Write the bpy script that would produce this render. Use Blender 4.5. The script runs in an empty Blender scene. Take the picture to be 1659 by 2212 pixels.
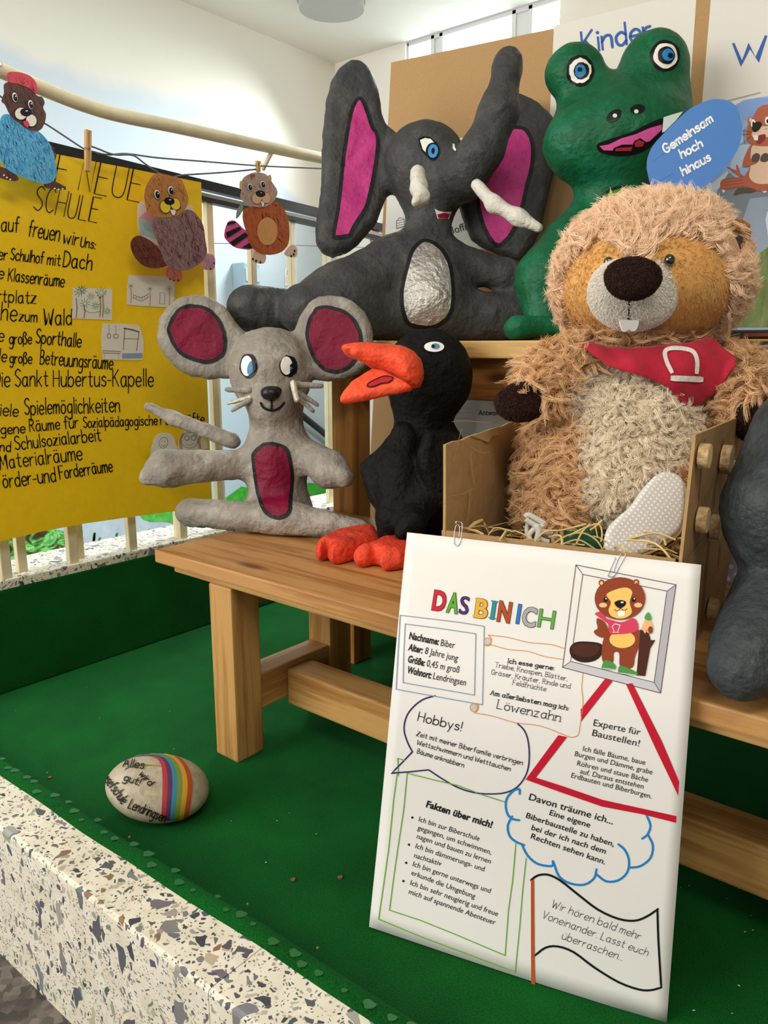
import bpy, bmesh, math, random
import numpy as np
from mathutils import Vector, Matrix
from mathutils.bvhtree import BVHTree
from mathutils.geometry import delaunay_2d_cdt, tessellate_polygon

SC = bpy.context.scene
COL = SC.collection
random.seed(5); RNG = np.random.default_rng(7)

# ------------------------------------------------------------------ camera, world, lights, exposure
W, H = 1659, 2212
FPX, HOR, HC = 1665.0, 750.0, 0.854
PITCH = math.atan((H/2-HOR)/FPX); YAW = math.radians(39.4)
_fh = np.array([-math.sin(YAW), math.cos(YAW), 0]); RT = np.array([math.cos(YAW), math.sin(YAW), 0]); _z = np.array([0, 0, 1.])
FW = _fh*math.cos(PITCH)-_z*math.sin(PITCH); UP = _fh*math.sin(PITCH)+_z*math.cos(PITCH)
CAM = np.array([0, 0, HC])
cd = bpy.data.cameras.new('camera'); cam = bpy.data.objects.new('camera', cd); COL.objects.link(cam)
cd.sensor_fit = 'VERTICAL'; cd.sensor_height = 36.0; cd.lens = 36.0*FPX/H
cd.clip_start = 0.02
cam.matrix_world = Matrix(((RT[0], UP[0], -FW[0], CAM[0]), (RT[1], UP[1], -FW[1], CAM[1]), (RT[2], UP[2], -FW[2], CAM[2]), (0, 0, 0, 1)))
SC.camera = cam
vs = SC.view_settings
SC.display_settings.display_device = 'sRGB'
vs.view_transform = 'Standard'; vs.look = 'None'; vs.exposure = 0.22; vs.gamma = 1.0; vs.use_curve_mapping = False
wd = bpy.data.worlds.new('daylight'); SC.world = wd; wd.use_nodes = True
wd.node_tree.nodes['Background'].inputs[0].default_value = (1.0, 0.97, 0.92, 1)
wd.node_tree.nodes['Background'].inputs[1].default_value = 0.42
def area(name, loc, target, sx, sy, power, color=(1, 1, 1), spread=180):
    l = bpy.data.lights.new(name, 'AREA'); l.shape = 'RECTANGLE'; l.size = sx; l.size_y = sy; l.energy = power; l.color = color; l.spread = math.radians(spread)
    o = bpy.data.objects.new(name, l); COL.objects.link(o); o.location = loc
    d = Vector(target)-Vector(loc); o.rotation_euler = d.to_track_quat('-Z', 'Y').to_euler()
    return o
area('window_daylight', (-1.6, 3.55, 2.30), (-1.5, 1.0, 0.0), 3.3, 0.42, 86, (0.90, 0.97, 1.0), 110)
area('stairwell_wall_fill', (-2.35, 0.1, 2.35), (-3.4, 2.4, 0.7), 1.0, 0.8, 7, (0.97, 0.98, 1.0))  # added fill that lights the stairwell wall evenly
area('hall_daylight', (-2.3, -2.3, 1.75), (-0.7, 1.2, 0.5), 2.6, 1.7, 92, (1.0, 0.97, 0.91))
area('hall_side_fill', (0.3, -0.3, 2.46), (-1.5, 1.4, 0.8), 1.4, 0.4, 27, (1.0, 0.95, 0.86))  # added fill from upper right, brightens the yellow poster and right-facing sides

# ------------------------------------------------------------------ pixel rays (of the 1659 x 2212 frame) cut with real planes
def ray(x, y): return FW + RT*(x-W/2)/FPX - UP*(y-H/2)/FPX
def onz(x, y, z): d = ray(x, y); return CAM + d*((z-HC)/d[2])
def onx(x, y, v): d = ray(x, y); return CAM + d*(v/d[0])
def ony(x, y, v): d = ray(x, y); return CAM + d*(v/d[1])
def atd(x, y, D): return CAM + ray(x, y)*D
def Dz(x, y, z): return (z-HC)/ray(x, y)[2]
def onpl(x, y, p0, n): d = ray(x, y); return CAM + d*(np.dot(np.asarray(p0)-CAM, n)/np.dot(d, n))
def proj(P):
    q = np.asarray(P)-CAM; D = q@FW
    return np.stack([W/2+FPX*(q@RT)/D, H/2-FPX*(q@UP)/D, D], -1)
def K(ox, oy, s): return lambda pts: [(ox+x/s, oy+y/s) for x, y in pts]
def unit(v): v = np.asarray(v, float); return v/np.linalg.norm(v)

# ------------------------------------------------------------------ materials
MATS = {}
def lin(c):
    if isinstance(c, str): c = [int(c[i:i+2], 16)/255 for i in (0, 2, 4)]
    return tuple(((v/12.92) if v <= 0.04045 else ((v+0.055)/1.055)**2.4) for v in c)
def newmat(name):
    m = bpy.data.materials.new(name); m.use_nodes = True
    return m, m.node_tree, m.node_tree.nodes['Principled BSDF']
def nd(nt, t, **kw):
    n = nt.nodes.new(t)
    for k, v in kw.items():
        if k.startswith('i_'): n.inputs[int(k[2:]) if k[2:].isdigit() else k[2:]].default_value = v
        else: setattr(n, k, v)
    return n
def ramp(nt, fac, stops):
    r = nt.nodes.new('ShaderNodeValToRGB'); e = r.color_ramp.elements
    while len(e) < len(stops): e.new(0.5)
    for el, (p, c) in zip(e, stops): el.position = p; el.color = (*c, 1)
    nt.links.new(fac, r.inputs[0]); return r.outputs[0]
def plain(hexc, rough=0.6, var=0.0, scale=30, bump=0.0, bscale=60, metal=0.0, spec=0.4, sheen=0.0, stretch=None, c2=None, coat=0.0):
    key = ('plain', hexc, rough, var, scale, bump, bscale, metal, spec, sheen, stretch, c2, coat)
    if key in MATS: return MATS[key]
    m, nt, p = newmat('paint_'+hexc)
    c = lin(hexc)
    p.inputs['Roughness'].default_value = rough; p.inputs['Metallic'].default_value = metal
    p.inputs['Specular IOR Level'].default_value = spec; p.inputs['Sheen Weight'].default_value = sheen
    p.inputs['Coat Weight'].default_value = coat
    p.inputs['Base Color'].default_value = (*c, 1)
    if var or bump:
        tc = nd(nt, 'ShaderNodeTexCoord'); co = tc.outputs['Object']
        if stretch:
            mp = nd(nt, 'ShaderNodeMapping'); mp.inputs['Scale'].default_value = stretch; nt.links.new(co, mp.inputs[0]); co = mp.outputs[0]
        if var:
            n = nd(nt, 'ShaderNodeTexNoise'); n.inputs['Scale'].default_value = scale; n.inputs['Detail'].default_value = 5; n.inputs['Roughness'].default_value = 0.65
            nt.links.new(co, n.inputs['Vector'])
            b = lin(c2) if c2 else tuple(min(1, x*(1+var)+0.02*var) for x in c)
            a = c if c2 else tuple(x*(1-var) for x in c)
            nt.links.new(ramp(nt, n.outputs[0], [(0.3, a), (0.7, b)]), p.inputs['Base Color'])
        if bump:
            n2 = nd(nt, 'ShaderNodeTexNoise'); n2.inputs['Scale'].default_value = bscale; n2.inputs['Detail'].default_value = 6; n2.inputs['Roughness'].default_value = 0.6
            nt.links.new(co, n2.inputs['Vector'])
            bp = nd(nt, 'ShaderNodeBump'); bp.inputs['Strength'].default_value = bump; bp.inputs['Distance'].default_value = 0.01
            nt.links.new(n2.outputs[0], bp.inputs['Height']); nt.links.new(bp.outputs[0], p.inputs['Normal'])
    MATS[key] = m; return m

def mache(hexc, rough=0.55, var=0.12, c2=None, wr=0.55, spec=0.22, metal=0.0, c3=None):
    """painted paper strips: wrinkles, strip edges, uneven paint"""
    key = ('mache', hexc, rough, var, c2, wr, metal, c3)
    if key in MATS: return MATS[key]
    m, nt, p = newmat('painted_paper_'+hexc); c = lin(hexc)
    p.inputs['Roughness'].default_value = rough; p.inputs['Specular IOR Level'].default_value = spec; p.inputs['Metallic'].default_value = metal
    co = nd(nt, 'ShaderNodeTexCoord').outputs['Object']
    n = nd(nt, 'ShaderNodeTexNoise'); n.inputs['Scale'].default_value = 14; n.inputs['Detail'].default_value = 7; n.inputs['Roughness'].default_value = 0.7
    nt.links.new(co, n.inputs['Vector'])
    a = tuple(x*(1-var) for x in c); b = lin(c2) if c2 else tuple(min(1, x*(1+var)) for x in c)
    st = [(0.3, a), (0.68, b)]; p.inputs['Specular IOR Level'].default_value = spec
    if c3: st = [(0.28, a), (0.5, c), (0.62, b), (0.8, lin(c3))]
    nt.links.new(ramp(nt, n.outputs[0], st), p.inputs['Base Color'])
    w1 = nd(nt, 'ShaderNodeTexNoise', noise_type='RIDGED_MULTIFRACTAL'); w1.inputs['Scale'].default_value = 11; w1.inputs['Detail'].default_value = 5; w1.inputs['Distortion'].default_value = 0.9
    nt.links.new(co, w1.inputs['Vector'])
    v = nd(nt, 'ShaderNodeTexVoronoi'); v.inputs['Scale'].default_value = 22
    nt.links.new(co, v.inputs['Vector'])
    w2 = nd(nt, 'ShaderNodeTexNoise'); w2.inputs['Scale'].default_value = 90; w2.inputs['Detail'].default_value = 4
    nt.links.new(co, w2.inputs['Vector'])
    ad = nd(nt, 'ShaderNodeMath', operation='MULTIPLY_ADD'); ad.inputs[1].default_value = 0.35
    nt.links.new(v.outputs['Distance'], ad.inputs[0]); nt.links.new(w1.outputs[0], ad.inputs[2])
    ad2 = nd(nt, 'ShaderNodeMath', operation='MULTIPLY_ADD'); ad2.inputs[1].default_value = 0.45
    nt.links.new(w2.outputs[0], ad2.inputs[0]); nt.links.new(ad.outputs[0], ad2.inputs[2])
    bp = nd(nt, 'ShaderNodeBump'); bp.inputs['Strength'].default_value = min(1, wr*1.25); bp.inputs['Distance'].default_value = 0.011
    nt.links.new(ad2.outputs[0], bp.inputs['Height']); nt.links.new(bp.outputs[0], p.inputs['Normal'])
    MATS[key] = m; return m

def wood(axis='X', light='d0a468', dark='ab7a42', rough=0.45, scale=1.0):
    key = ('wood', axis, light, dark, scale)
    if key in MATS: return MATS[key]
    m, nt, p = newmat('pine_'+axis.lower())
    p.inputs['Roughness'].default_value = rough; p.inputs['Specular IOR Level'].default_value = 0.35
    co = nd(nt, 'ShaderNodeTexCoord').outputs['Object']
    mp = nd(nt, 'ShaderNodeMapping'); s = {'X': (0.06, 1, 1), 'Y': (1, 0.06, 1), 'Z': (1, 1, 0.06)}[axis]; mp.inputs['Scale'].default_value = [v*scale for v in s]
    nt.links.new(co, mp.inputs[0])
    n = nd(nt, 'ShaderNodeTexNoise'); n.inputs['Scale'].default_value = 26; n.inputs['Detail'].default_value = 4; n.inputs['Distortion'].default_value = 0.6
    nt.links.new(mp.outputs[0], n.inputs['Vector'])
    w = nd(nt, 'ShaderNodeTexNoise'); w.inputs['Scale'].default_value = 130; w.inputs['Detail'].default_value = 3; w.inputs['Distortion'].default_value = 0.4
    nt.links.new(mp.outputs[0], w.inputs['Vector'])
    mx = nd(nt, 'ShaderNodeMath', operation='MULTIPLY_ADD'); mx.inputs[1].default_value = 0.45; nt.links.new(w.outputs[0], mx.inputs[0]); nt.links.new(n.outputs[0], mx.inputs[2])
    L, D = lin(light), lin(dark); M = tuple((a+b)/2 for a, b in zip(L, D))
    col = ramp(nt, mx.outputs[0], [(0.5, tuple(x*0.92 for x in L)), (0.66, L), (0.78, M), (0.92, D)])
    # knots
    mp2 = nd(nt, 'ShaderNodeMapping'); s2 = {'X': (2.2, 7, 7), 'Y': (7, 2.2, 7), 'Z': (7, 7, 2.2)}[axis]; mp2.inputs['Scale'].default_value = s2
    nt.links.new(co, mp2.inputs[0])
    v = nd(nt, 'ShaderNodeTexVoronoi'); v.inputs['Scale'].default_value = 1.0; nt.links.new(mp2.outputs[0], v.inputs['Vector'])
    k = ramp(nt, v.outputs['Distance'], [(0.05, (1, 1, 1)), (0.13, (0, 0, 0))])
    mix = nd(nt, 'ShaderNodeMix', data_type='RGBA'); nt.links.new(k, mix.inputs[0]); nt.links.new(col, mix.inputs[6]); mix.inputs[7].default_value = (*tuple(x*0.45 for x in D), 1)
    nt.links.new(mix.outputs[2], p.inputs['Base Color'])
    bp = nd(nt, 'ShaderNodeBump'); bp.inputs['Strength'].default_value = 0.15; bp.inputs['Distance'].default_value = 0.003
    nt.links.new(mx.outputs[0], bp.inputs['Height']); nt.links.new(bp.outputs[0], p.inputs['Normal'])
    MATS[key] = m; return m

# ------------------------------------------------------------------ objects
ORG = {}
def thing(name, label, cat, loc=(0, 0, 0), group=None):
    o = bpy.data.objects.new(name, None); COL.objects.link(o); o.location = loc; o.empty_display_size = 0.02
    o['label'] = label; o['category'] = cat
    if group: o['group'] = group
    ORG[o.name] = np.array(loc, float); return o
def tag(o, label=None, cat=None, group=None, kind=None):
    for k, v in (('label', label), ('category', cat), ('group', group), ('kind', kind)):
        if v: o[k] = v
    return o
def obj(name, V, Fc, mats, parent=None, smooth=False, mi=None, loc=None):
    V = np.asarray(V, float).reshape(-1, 3)
    if parent is not None: org = ORG[parent.name]
    else: org = np.array(loc, float) if loc is not None else np.array([(V[:, 0].min()+V[:, 0].max())/2, (V[:, 1].min()+V[:, 1].max())/2, V[:, 2].min()])
    me = bpy.data.meshes.new(name); me.from_pydata((V-org).tolist(), [], [list(map(int, f)) for f in Fc])
    if not isinstance(mats, (list, tuple)): mats = [mats]
    for m in mats: me.materials.append(m)
    if mi is not None: me.polygons.foreach_set('material_index', np.asarray(mi, dtype=np.int32))
    if smooth: me.polygons.foreach_set('use_smooth', [True]*len(me.polygons))
    me.update()
    o = bpy.data.objects.new(name, me); COL.objects.link(o)
    if parent is not None: o.parent = parent
    else: o.location = org
    ORG[o.name] = org; return o
class MB:
    """collects shapes into one mesh"""
    def __init__(s): s.V = []; s.F = []; s.M = []
    def add(s, V, Fc, m=0):
        b = len(s.V); s.V += [tuple(map(float, v)) for v in V]; s.F += [[i+b for i in f] for f in Fc]; s.M += [m]*len(Fc); return s
    def box(s, lo, hi, m=0, bev=0.004, R=None, o=None):
        bm = bmesh.new(); bmesh.ops.create_cube(bm, size=1)
        lo = np.array(lo, float); hi = np.array(hi, float); c = (lo+hi)/2; d = np.abs(hi-lo)
        for v in bm.verts: v.co = Vector((v.co.x*d[0], v.co.y*d[1], v.co.z*d[2]))
        bev = min(bev, 0.3*d.min())
        if bev > 0: bmesh.ops.bevel(bm, geom=bm.edges[:], offset=bev, segments=2, affect='EDGES', profile=0.6)
        bm.verts.index_update(); V = np.array([v.co[:] for v in bm.verts])+c; Fc = [[v.index for v in f.verts] for f in bm.faces]; bm.free()
        if R is not None: V = (V-np.array(o))@np.array(R).T+np.array(o)
        return s.add(V, Fc, m)
    def tube(s, pts, r, n=10, m=0, closed=False, cap=True):
        P = np.array(pts, float); N = len(P); rr = np.full(N, r, float) if np.isscalar(r) else np.array(r, float)
        T = np.gradient(P, axis=0) if not closed else np.roll(P, -1, 0)-np.roll(P, 1, 0)
        T /= np.linalg.norm(T, axis=1)[:, None]+1e-12
        a = np.array([0, 0, 1.]) if abs(T[0][2]) < 0.9 else np.array([1., 0, 0])
        u = unit(np.cross(T[0], a)); V = []
        for i in range(N):
            u = unit(u-T[i]*np.dot(u, T[i])); w = np.cross(T[i], u)
            for k in range(n):
                t = 2*math.pi*k/n; V.append(P[i]+rr[i]*(math.cos(t)*u+math.sin(t)*w))
        Fc = []
        for i in range(N if closed else N-1):
            j = (i+1) % N
            for k in range(n): Fc.append([i*n+k, i*n+(k+1) % n, j*n+(k+1) % n, j*n+k])
        if cap and not closed: Fc.append(list(range(n))[::-1]); Fc.append([(N-1)*n+k for k in range(n)])
        return s.add(V, Fc, m)
    def disc(s, c, nrm, r, t, n=28, m=0, m_edge=None, wob=0.0):
        """a short cylinder of thickness t standing on c along nrm"""
        nrm = unit(nrm); a = np.array([0, 0, 1.]) if abs(nrm[2]) < 0.9 else np.array([1., 0, 0]); u = unit(np.cross(nrm, a)); w = np.cross(nrm, u); c = np.array(c, float)
        V = []
        for h, q in ((0, 1), (t*0.9, 1), (t, 0.95)):
            for k in range(n):
                th = 2*math.pi*k/n; rr = r*q*(1+wob*math.sin(3*th+c[2]*99)+0.6*wob*math.sin(5*th+c[1]*77)); V.append(c+nrm*h+rr*(math.cos(th)*u+math.sin(th)*w))
        Fc = [[i*n+k, i*n+(k+1) % n, (i+1)*n+(k+1) % n, (i+1)*n+k] for i in range(2) for k in range(n)]
        b = len(s.F); s.add(V, Fc, m if m_edge is None else m_edge); s.add([V[2*n+k] for k in range(n)], [list(range(n))], m); s.add([V[k] for k in range(n)], [list(range(n))[::-1]], m); return s
    def build(s, name, mats, parent=None, smooth=False, loc=None): return obj(name, s.V, s.F, mats, parent, smooth, s.M, loc)
def cat(pts, n=8, closed=False):
    """smooth curve through points"""
    P = np.array(pts, float)
    if len(P) < 3: return [tuple(p) for p in P]
    Q = np.vstack([P[-1:], P, P[:2]]) if closed else np.vstack([2*P[0]-P[1], P, 2*P[-1]-P[-2]])
    out = []
    for i in range(1, len(Q)-2):
        a, b, c, d = Q[i-1], Q[i], Q[i+1], Q[i+2]
        for k in range(n):
            t = k/n; out.append(0.5*(2*b+(c-a)*t+(2*a-5*b+4*c-d)*t*t+(3*b-a-3*c+d)*t**3))
    if not closed: out.append(P[-1])
    return [tuple(p) for p in out]
def ell(cx, cy, rx, ry, rot=0, n=28):
    a = math.radians(rot); return [(cx+rx*math.cos(t)*math.cos(a)-ry*math.sin(t)*math.sin(a), cy+rx*math.cos(t)*math.sin(a)+ry*math.sin(t)*math.cos(a)) for t in np.linspace(0, 2*math.pi, n, endpoint=False)]
def area2(P): P = np.array(P); x, y = P[:, 0], P[:, 1]; return 0.5*np.sum(x*np.roll(y, -1)-np.roll(x, -1)*y)
def inset(P, d):
    P = np.array(P, float); s = 1 if area2(P) > 0 else -1
    T = np.roll(P, -1, 0)-np.roll(P, 1, 0); T /= np.linalg.norm(T, axis=1)[:, None]+1e-9
    return [tuple(p) for p in P+s*d*np.stack([-T[:, 1], T[:, 0]], 1)]
def wob(P, amp, f=5, seed=0):
    n = len(P); c = np.mean(P, axis=0); out = []
    for i, p in enumerate(P):
        t = 2*math.pi*i/n; k = 1+amp*(math.sin(f*t+seed)+0.7*math.sin((2*f+1)*t+2.1*seed)+0.5*math.sin((3*f+2)*t+seed)); out.append((c[0]+(p[0]-c[0])*k, c[1]+(p[1]-c[1])*k))
    return out
def resample(P, step, closed=True):
    P = np.array(P, float); Q = np.vstack([P, P[:1]]) if closed else P; out = []
    for a, b in zip(Q[:-1], Q[1:]):
        n = max(1, int(np.ceil(np.linalg.norm(b-a)/step)))
        out += [tuple(a+(b-a)*k/n) for k in range(n)]
    if not closed: out.append(tuple(Q[-1]))
    return out
def inpoly(px, py, P):
    P = np.array(P); r = np.zeros(np.shape(px), bool)
    for (x0, y0), (x1, y1) in zip(P, np.roll(P, -1, 0)):
        if y0 != y1: r ^= ((y0 > py) != (y1 > py)) & (px < (x1-x0)*(py-y0)/(y1-y0)+x0)
    return r
def tri2d(P, step):
    """triangles filling a 2-D outline, with inner points step apart"""
    B = resample(P, step); A = np.array(B)
    gx = np.arange(A[:, 0].min(), A[:, 0].max(), step); gy = np.arange(A[:, 1].min(), A[:, 1].max(), step)
    X, Y = np.meshgrid(gx, gy); X = X.ravel()+0.13*step; Y = Y.ravel()+0.17*step
    I = inpoly(X, Y, P)
    if I.any():
        G = np.stack([X[I], Y[I]], 1); d = np.min(np.linalg.norm(G[:, None]-A[None], axis=2), axis=1); G = G[d > 0.55*step]
    else: G = np.zeros((0, 2))
    vs_ = [Vector(p) for p in np.vstack([A, G])] if len(G) else [Vector(p) for p in A]
    n = len(A); r = delaunay_2d_cdt(vs_, [(i, (i+1) % n) for i in range(n)], [], 1, 1e-6)
    return np.array([v[:] for v in r[0]]), [list(f) for f in r[2]]
def prism(P3, nrm, t):
    """a flat outline of 3-D points, given the thickness t along nrm"""
    P3 = np.array(P3, float); n = len(P3); nrm = np.array(nrm, float)
    V = np.vstack([P3, P3+nrm*t])
    tr = tessellate_polygon([[Vector(p) for p in P3]])
    Fc = [list(a) for a in tr]+[[b+n for b in a][::-1] for a in tr]+[[i, (i+1) % n, (i+1) % n+n, i+n] for i in range(n)]
    return V, Fc

# ------------------------------------------------------------------ ink: flat drawing on a surface (surf maps frame pixels + a lift to a point)
class Ink:
    def __init__(s, surf): s.surf = surf; s.V = []; s.F = []; s.M = []; s.cols = []; s.n = 0
    def _c(s, c):
        if c not in s.cols: s.cols.append(c)
        return s.cols.index(c)
    def tri(s, P2, Fc, c, lay):
        b = len(s.V); s.V += [tuple(s.surf(x, y, lay*0.00025)) for x, y in P2]; k = s._c(c)
        for f in Fc: s.F.append([i+b for i in f]); s.M.append(k)
    def fill(s, P, c, lay=1):
        t = tessellate_polygon([[Vector((x, y, 0)) for x, y in P]]); s.tri(P, t, c, lay); return s
    def line(s, P, w, c, lay=2, closed=False, taper=False):
        P = np.array(P, float)
        keep = [0]+[i for i in range(1, len(P)) if np.linalg.norm(P[i]-P[i-1]) > 1e-3]; P = P[keep]
        if len(P) == 1: return s.fill(ell(P[0][0], P[0][1], w/2, w/2, n=8), c, lay)
        if not closed:
            P = P.copy(); P[0] -= unit(P[1]-P[0])*w*0.35; P[-1] += unit(P[-1]-P[-2])*w*0.35
        d = (np.roll(P, -1, 0)-np.roll(P, 1, 0)) if closed else np.gradient(P, axis=0)
        d /= np.linalg.norm(d, axis=1)[:, None]+1e-9; nn = np.stack([-d[:, 1], d[:, 0]], 1)
        n = len(P); ww = np.full(n, w/2)
        for i in (range(n) if closed else range(1, n-1)):
            a = unit(P[i]-P[i-1]); b_ = unit(P[(i+1) % n]-P[i]); ca = max(0.45, math.sqrt(max(0, (1+a@b_)/2))); ww[i] = w/2/ca
        if not closed: ww[0] *= 0.8; ww[-1] *= 0.8
        A = P+nn*ww[:, None]; B = P-nn*ww[:, None]
        Fc = [[i, (i+1) % n, n+(i+1) % n, n+i] for i in range(n if closed else n-1)]
        s.tri(np.vstack([A, B]), Fc, c, lay); return s
    def build(s, name, parent, rough=0.6):
        if not s.V: return None
        return obj(name, s.V, s.F, [plain(c, rough, spec=0.2) for c in s.cols], parent, mi=s.M)

GL = {
'a':"~4.6,5 3,6 1,5 .3,2.8 1.2,.5 2.8,0 4.2,1.2 4.6,3.6;4.7,6 4.7,1.4 5.4,0",'b':"0,10 0,0;~0,4 2,6 4.3,5.2 5,3 4.2,.8 2,0 0,1.5",
'c':"~4.6,5 2.8,6 .8,4.8 .3,2.8 1,.8 3,0 4.8,1",'d':"5,10 5,0;~5,4.5 3,6 .8,4.8 .3,2.8 1.2,.6 3,0 5,1.8",
'e':"~.4,3 4.8,3.2 4.6,5 2.8,6 .8,4.8 .3,2.6 1.2,.6 3,0 4.8,1",'f':"~4,9.5 2.8,10 1.8,9 1.6,6 1.6,0;0,5.8 3.6,5.8",
'g':"~5,5 3,6 .8,4.8 .3,3 1.2,.8 3,.4 5,2;~5,6 5,-1 4.4,-3 2.5,-4 .5,-3",'h':"0,10 0,0;~0,3.5 1.5,5.6 3.2,6 4.4,4.8 4.6,0",
'i':".5,6 .5,0;.5,8 .5,8.5",'j':"~2,6 2,-2 1.2,-3.8 -.5,-3.6;2,8 2,8.4",'k':"0,10 0,0;4,6 .2,2.6;1.4,3.6 4.4,0",'l':".6,10 .6,0",
'm':"0,6 0,0;~0,4 1.5,6 2.8,5.4 3,0;~3,4 4.6,6 6,5.2 6.2,0",'n':"0,6 0,0;~0,3.5 1.5,5.6 3.2,6 4.4,4.8 4.6,0",
'o':"~2.6,6 .8,5 .2,3 .9,.8 2.6,0 4.4,.9 5,3 4.3,5.2 2.6,6",'p':"0,6 0,-4;~0,4.5 2,6 4.5,5 5,3 4,.6 2,0 0,1.5",
'r':"0,6 0,0;~0,3.2 1.4,5.4 3.4,5.8",'s':"~4,5 2.2,6 .6,4.9 1.2,3.6 3.4,2.8 4,1.4 2.4,0 .2,.8",'t':"1.8,9 1.8,1 2.8,0 4,.5;0,6 3.8,6",
'u':"~0,6 .2,1.5 1.8,0 3.6,.6 4.6,2.5;4.6,6 4.6,0",'v':"0,6 2.2,0 4.4,6",'w':"0,6 1.6,0 3,4.5 4.6,0 6.2,6",'x':"0,6 4.4,0;4.4,6 0,0",'y':"0,6 2.4,.5;4.6,6 1.2,-4",
'z':"0,6 4.2,6 0,0 4.4,0",'ß':"~0,-2 0,7 1,9.6 2.8,9.8 3.8,8 2.2,6 4,4.2 4.4,1.8 2.8,0 1.2,.4",
'A':"0,0 3,10 6,0;1.2,3.6 4.8,3.6",'B':"0,0 0,10;~0,10 3,9.8 4,8 3,5.6 0,5.2;~0,5.2 3.6,4.8 5,2.8 3.6,.4 0,0",'D':"0,0 0,10;~0,10 3,9.4 5.4,7 5.4,3.2 3,.4 0,0",
'E':"5,10 0,10 0,0 5,0;0,5.3 4,5.3",'F':"5,10 0,10 0,0;0,5.3 4,5.3",'G':"~5.6,8 3.4,10 1,8.4 .2,5 1,1.6 3.2,0 5.4,1.4 5.6,4.4;3.2,4.4 5.8,4.4",
'H':"0,0 0,10;5.4,0 5.4,10;0,5.2 5.4,5.2",'I':".4,0 .4,10",'J':"~3.4,10 3.4,2 2.4,.2 .8,0 0,1.4;1.6,10 5,10",'K':"0,0 0,10;5,10 .2,4.6;1.6,5.8 5.4,0",'L':"0,10 0,0 4.6,0",
'M':"0,0 .6,10 3.4,3 6.2,10 6.8,0",'N':"0,0 0,10 5.2,0 5.2,10",'R':"0,0 0,10;~0,10 3.4,9.6 4.4,7.8 3.4,5.6 0,5;2,5 5,0",'S':"~5,8.8 3,10 1,9 .6,7 2.4,5.4 4.6,4 5,1.8 3,0 .2,1.2",
'T':"0,10 6,10;3,10 3,0",'U':"~0,10 .1,3 1,.6 2.8,0 4.6,.6 5.4,3 5.4,10",'W':"0,10 2,0 4,7.4 6,0 8.2,10",'Z':"0,10 5.4,10 0,0 5.6,0",'C':"~5,8.4 3.2,10 1,8.4 .2,5 1,1.6 3.2,0 5.2,1.4",
'.':".4,0 .4,.4",',':".6,.6 0,-1.6",'!':".5,10 .5,3;.5,0 .5,.5",':':".4,.2 .4,.7;.4,4.6 .4,5.1",'-':"0,3.4 3,3.4",' ':"",'V':"0,10 2.8,0 5.6,10"}
for a_, b_, y_ in (('ä', 'a', 8), ('ö', 'o', 8), ('ü', 'u', 8), ('Ö', 'O', 12)):
    if b_ in GL: GL[a_] = GL[b_]+";1.4,%g 1.4,%g;3.6,%g 3.6,%g" % (y_, y_+.5, y_, y_+.5)
GW = {}
def glyph(ch):
    if ch not in GW:
        st = []; mx = 0
        for part in GL.get(ch, '').split(';'):
            if not part: continue
            sm = part[0] == '~'; pts = [tuple(map(float, q.split(','))) for q in part.lstrip('~').split()]
            mx = max(mx, max(q[0] for q in pts)); st.append(cat(pts, 4) if sm else pts)
        GW[ch] = (st, (mx+1.7) if st else 3.2)
    return GW[ch]
def stext(ink, txt, p0, p1, cap, w, c='151515', slant=0.0, serif=False, lay=2, jig=0.0, path=None, up=None):
    """single-stroke lettering; the baseline runs from p0 to p1, capitals are cap pixels high"""
    p0 = np.array(p0, float); p1 = np.array(p1, float); e = unit(p1-p0); n = np.array([e[1], -e[0]]) if up is None else unit(up)
    tot = sum(glyph(ch)[1] for ch in txt)-1.7; L = np.linalg.norm(p1-p0); u = 0.0; rr = random.Random(len(txt)*7+int(p0[0]))
    for ch in txt:
        st, wd_ = glyph(ch); j = rr.uniform(-jig, jig); js = 1+rr.uniform(-jig, jig)*0.08
        for pts in st:
            q = [p0+e*((u+x*js+slant*y)/tot*L)+n*((y*js+j*0.5)*cap/10) for x, y in pts]
            if len(q) == 2 and np.linalg.norm(q[0]-q[1]) < w*0.8: m = (q[0]+q[1])/2; ink.fill(ell(m[0], m[1], w*0.62, w*0.62, n=8), c, lay); continue
            ink.line(q, w, c, lay)
            if serif and len(pts) >= 2:
                for a, b in ((pts[0], pts[1]), (pts[-1], pts[-2])):
                    if abs(a[0]-b[0]) < 0.5*abs(a[1]-b[1]) and min(abs(a[1]), abs(a[1]-6), abs(a[1]-10)) < 0.4:
                        ink.line([p0+e*((u+a[0]+dx)/tot*L)+n*(a[1]*cap/10) for dx in (-1.1, 1.1)], w*0.75, c, lay)
        u += wd_
_FT = {}
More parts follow.
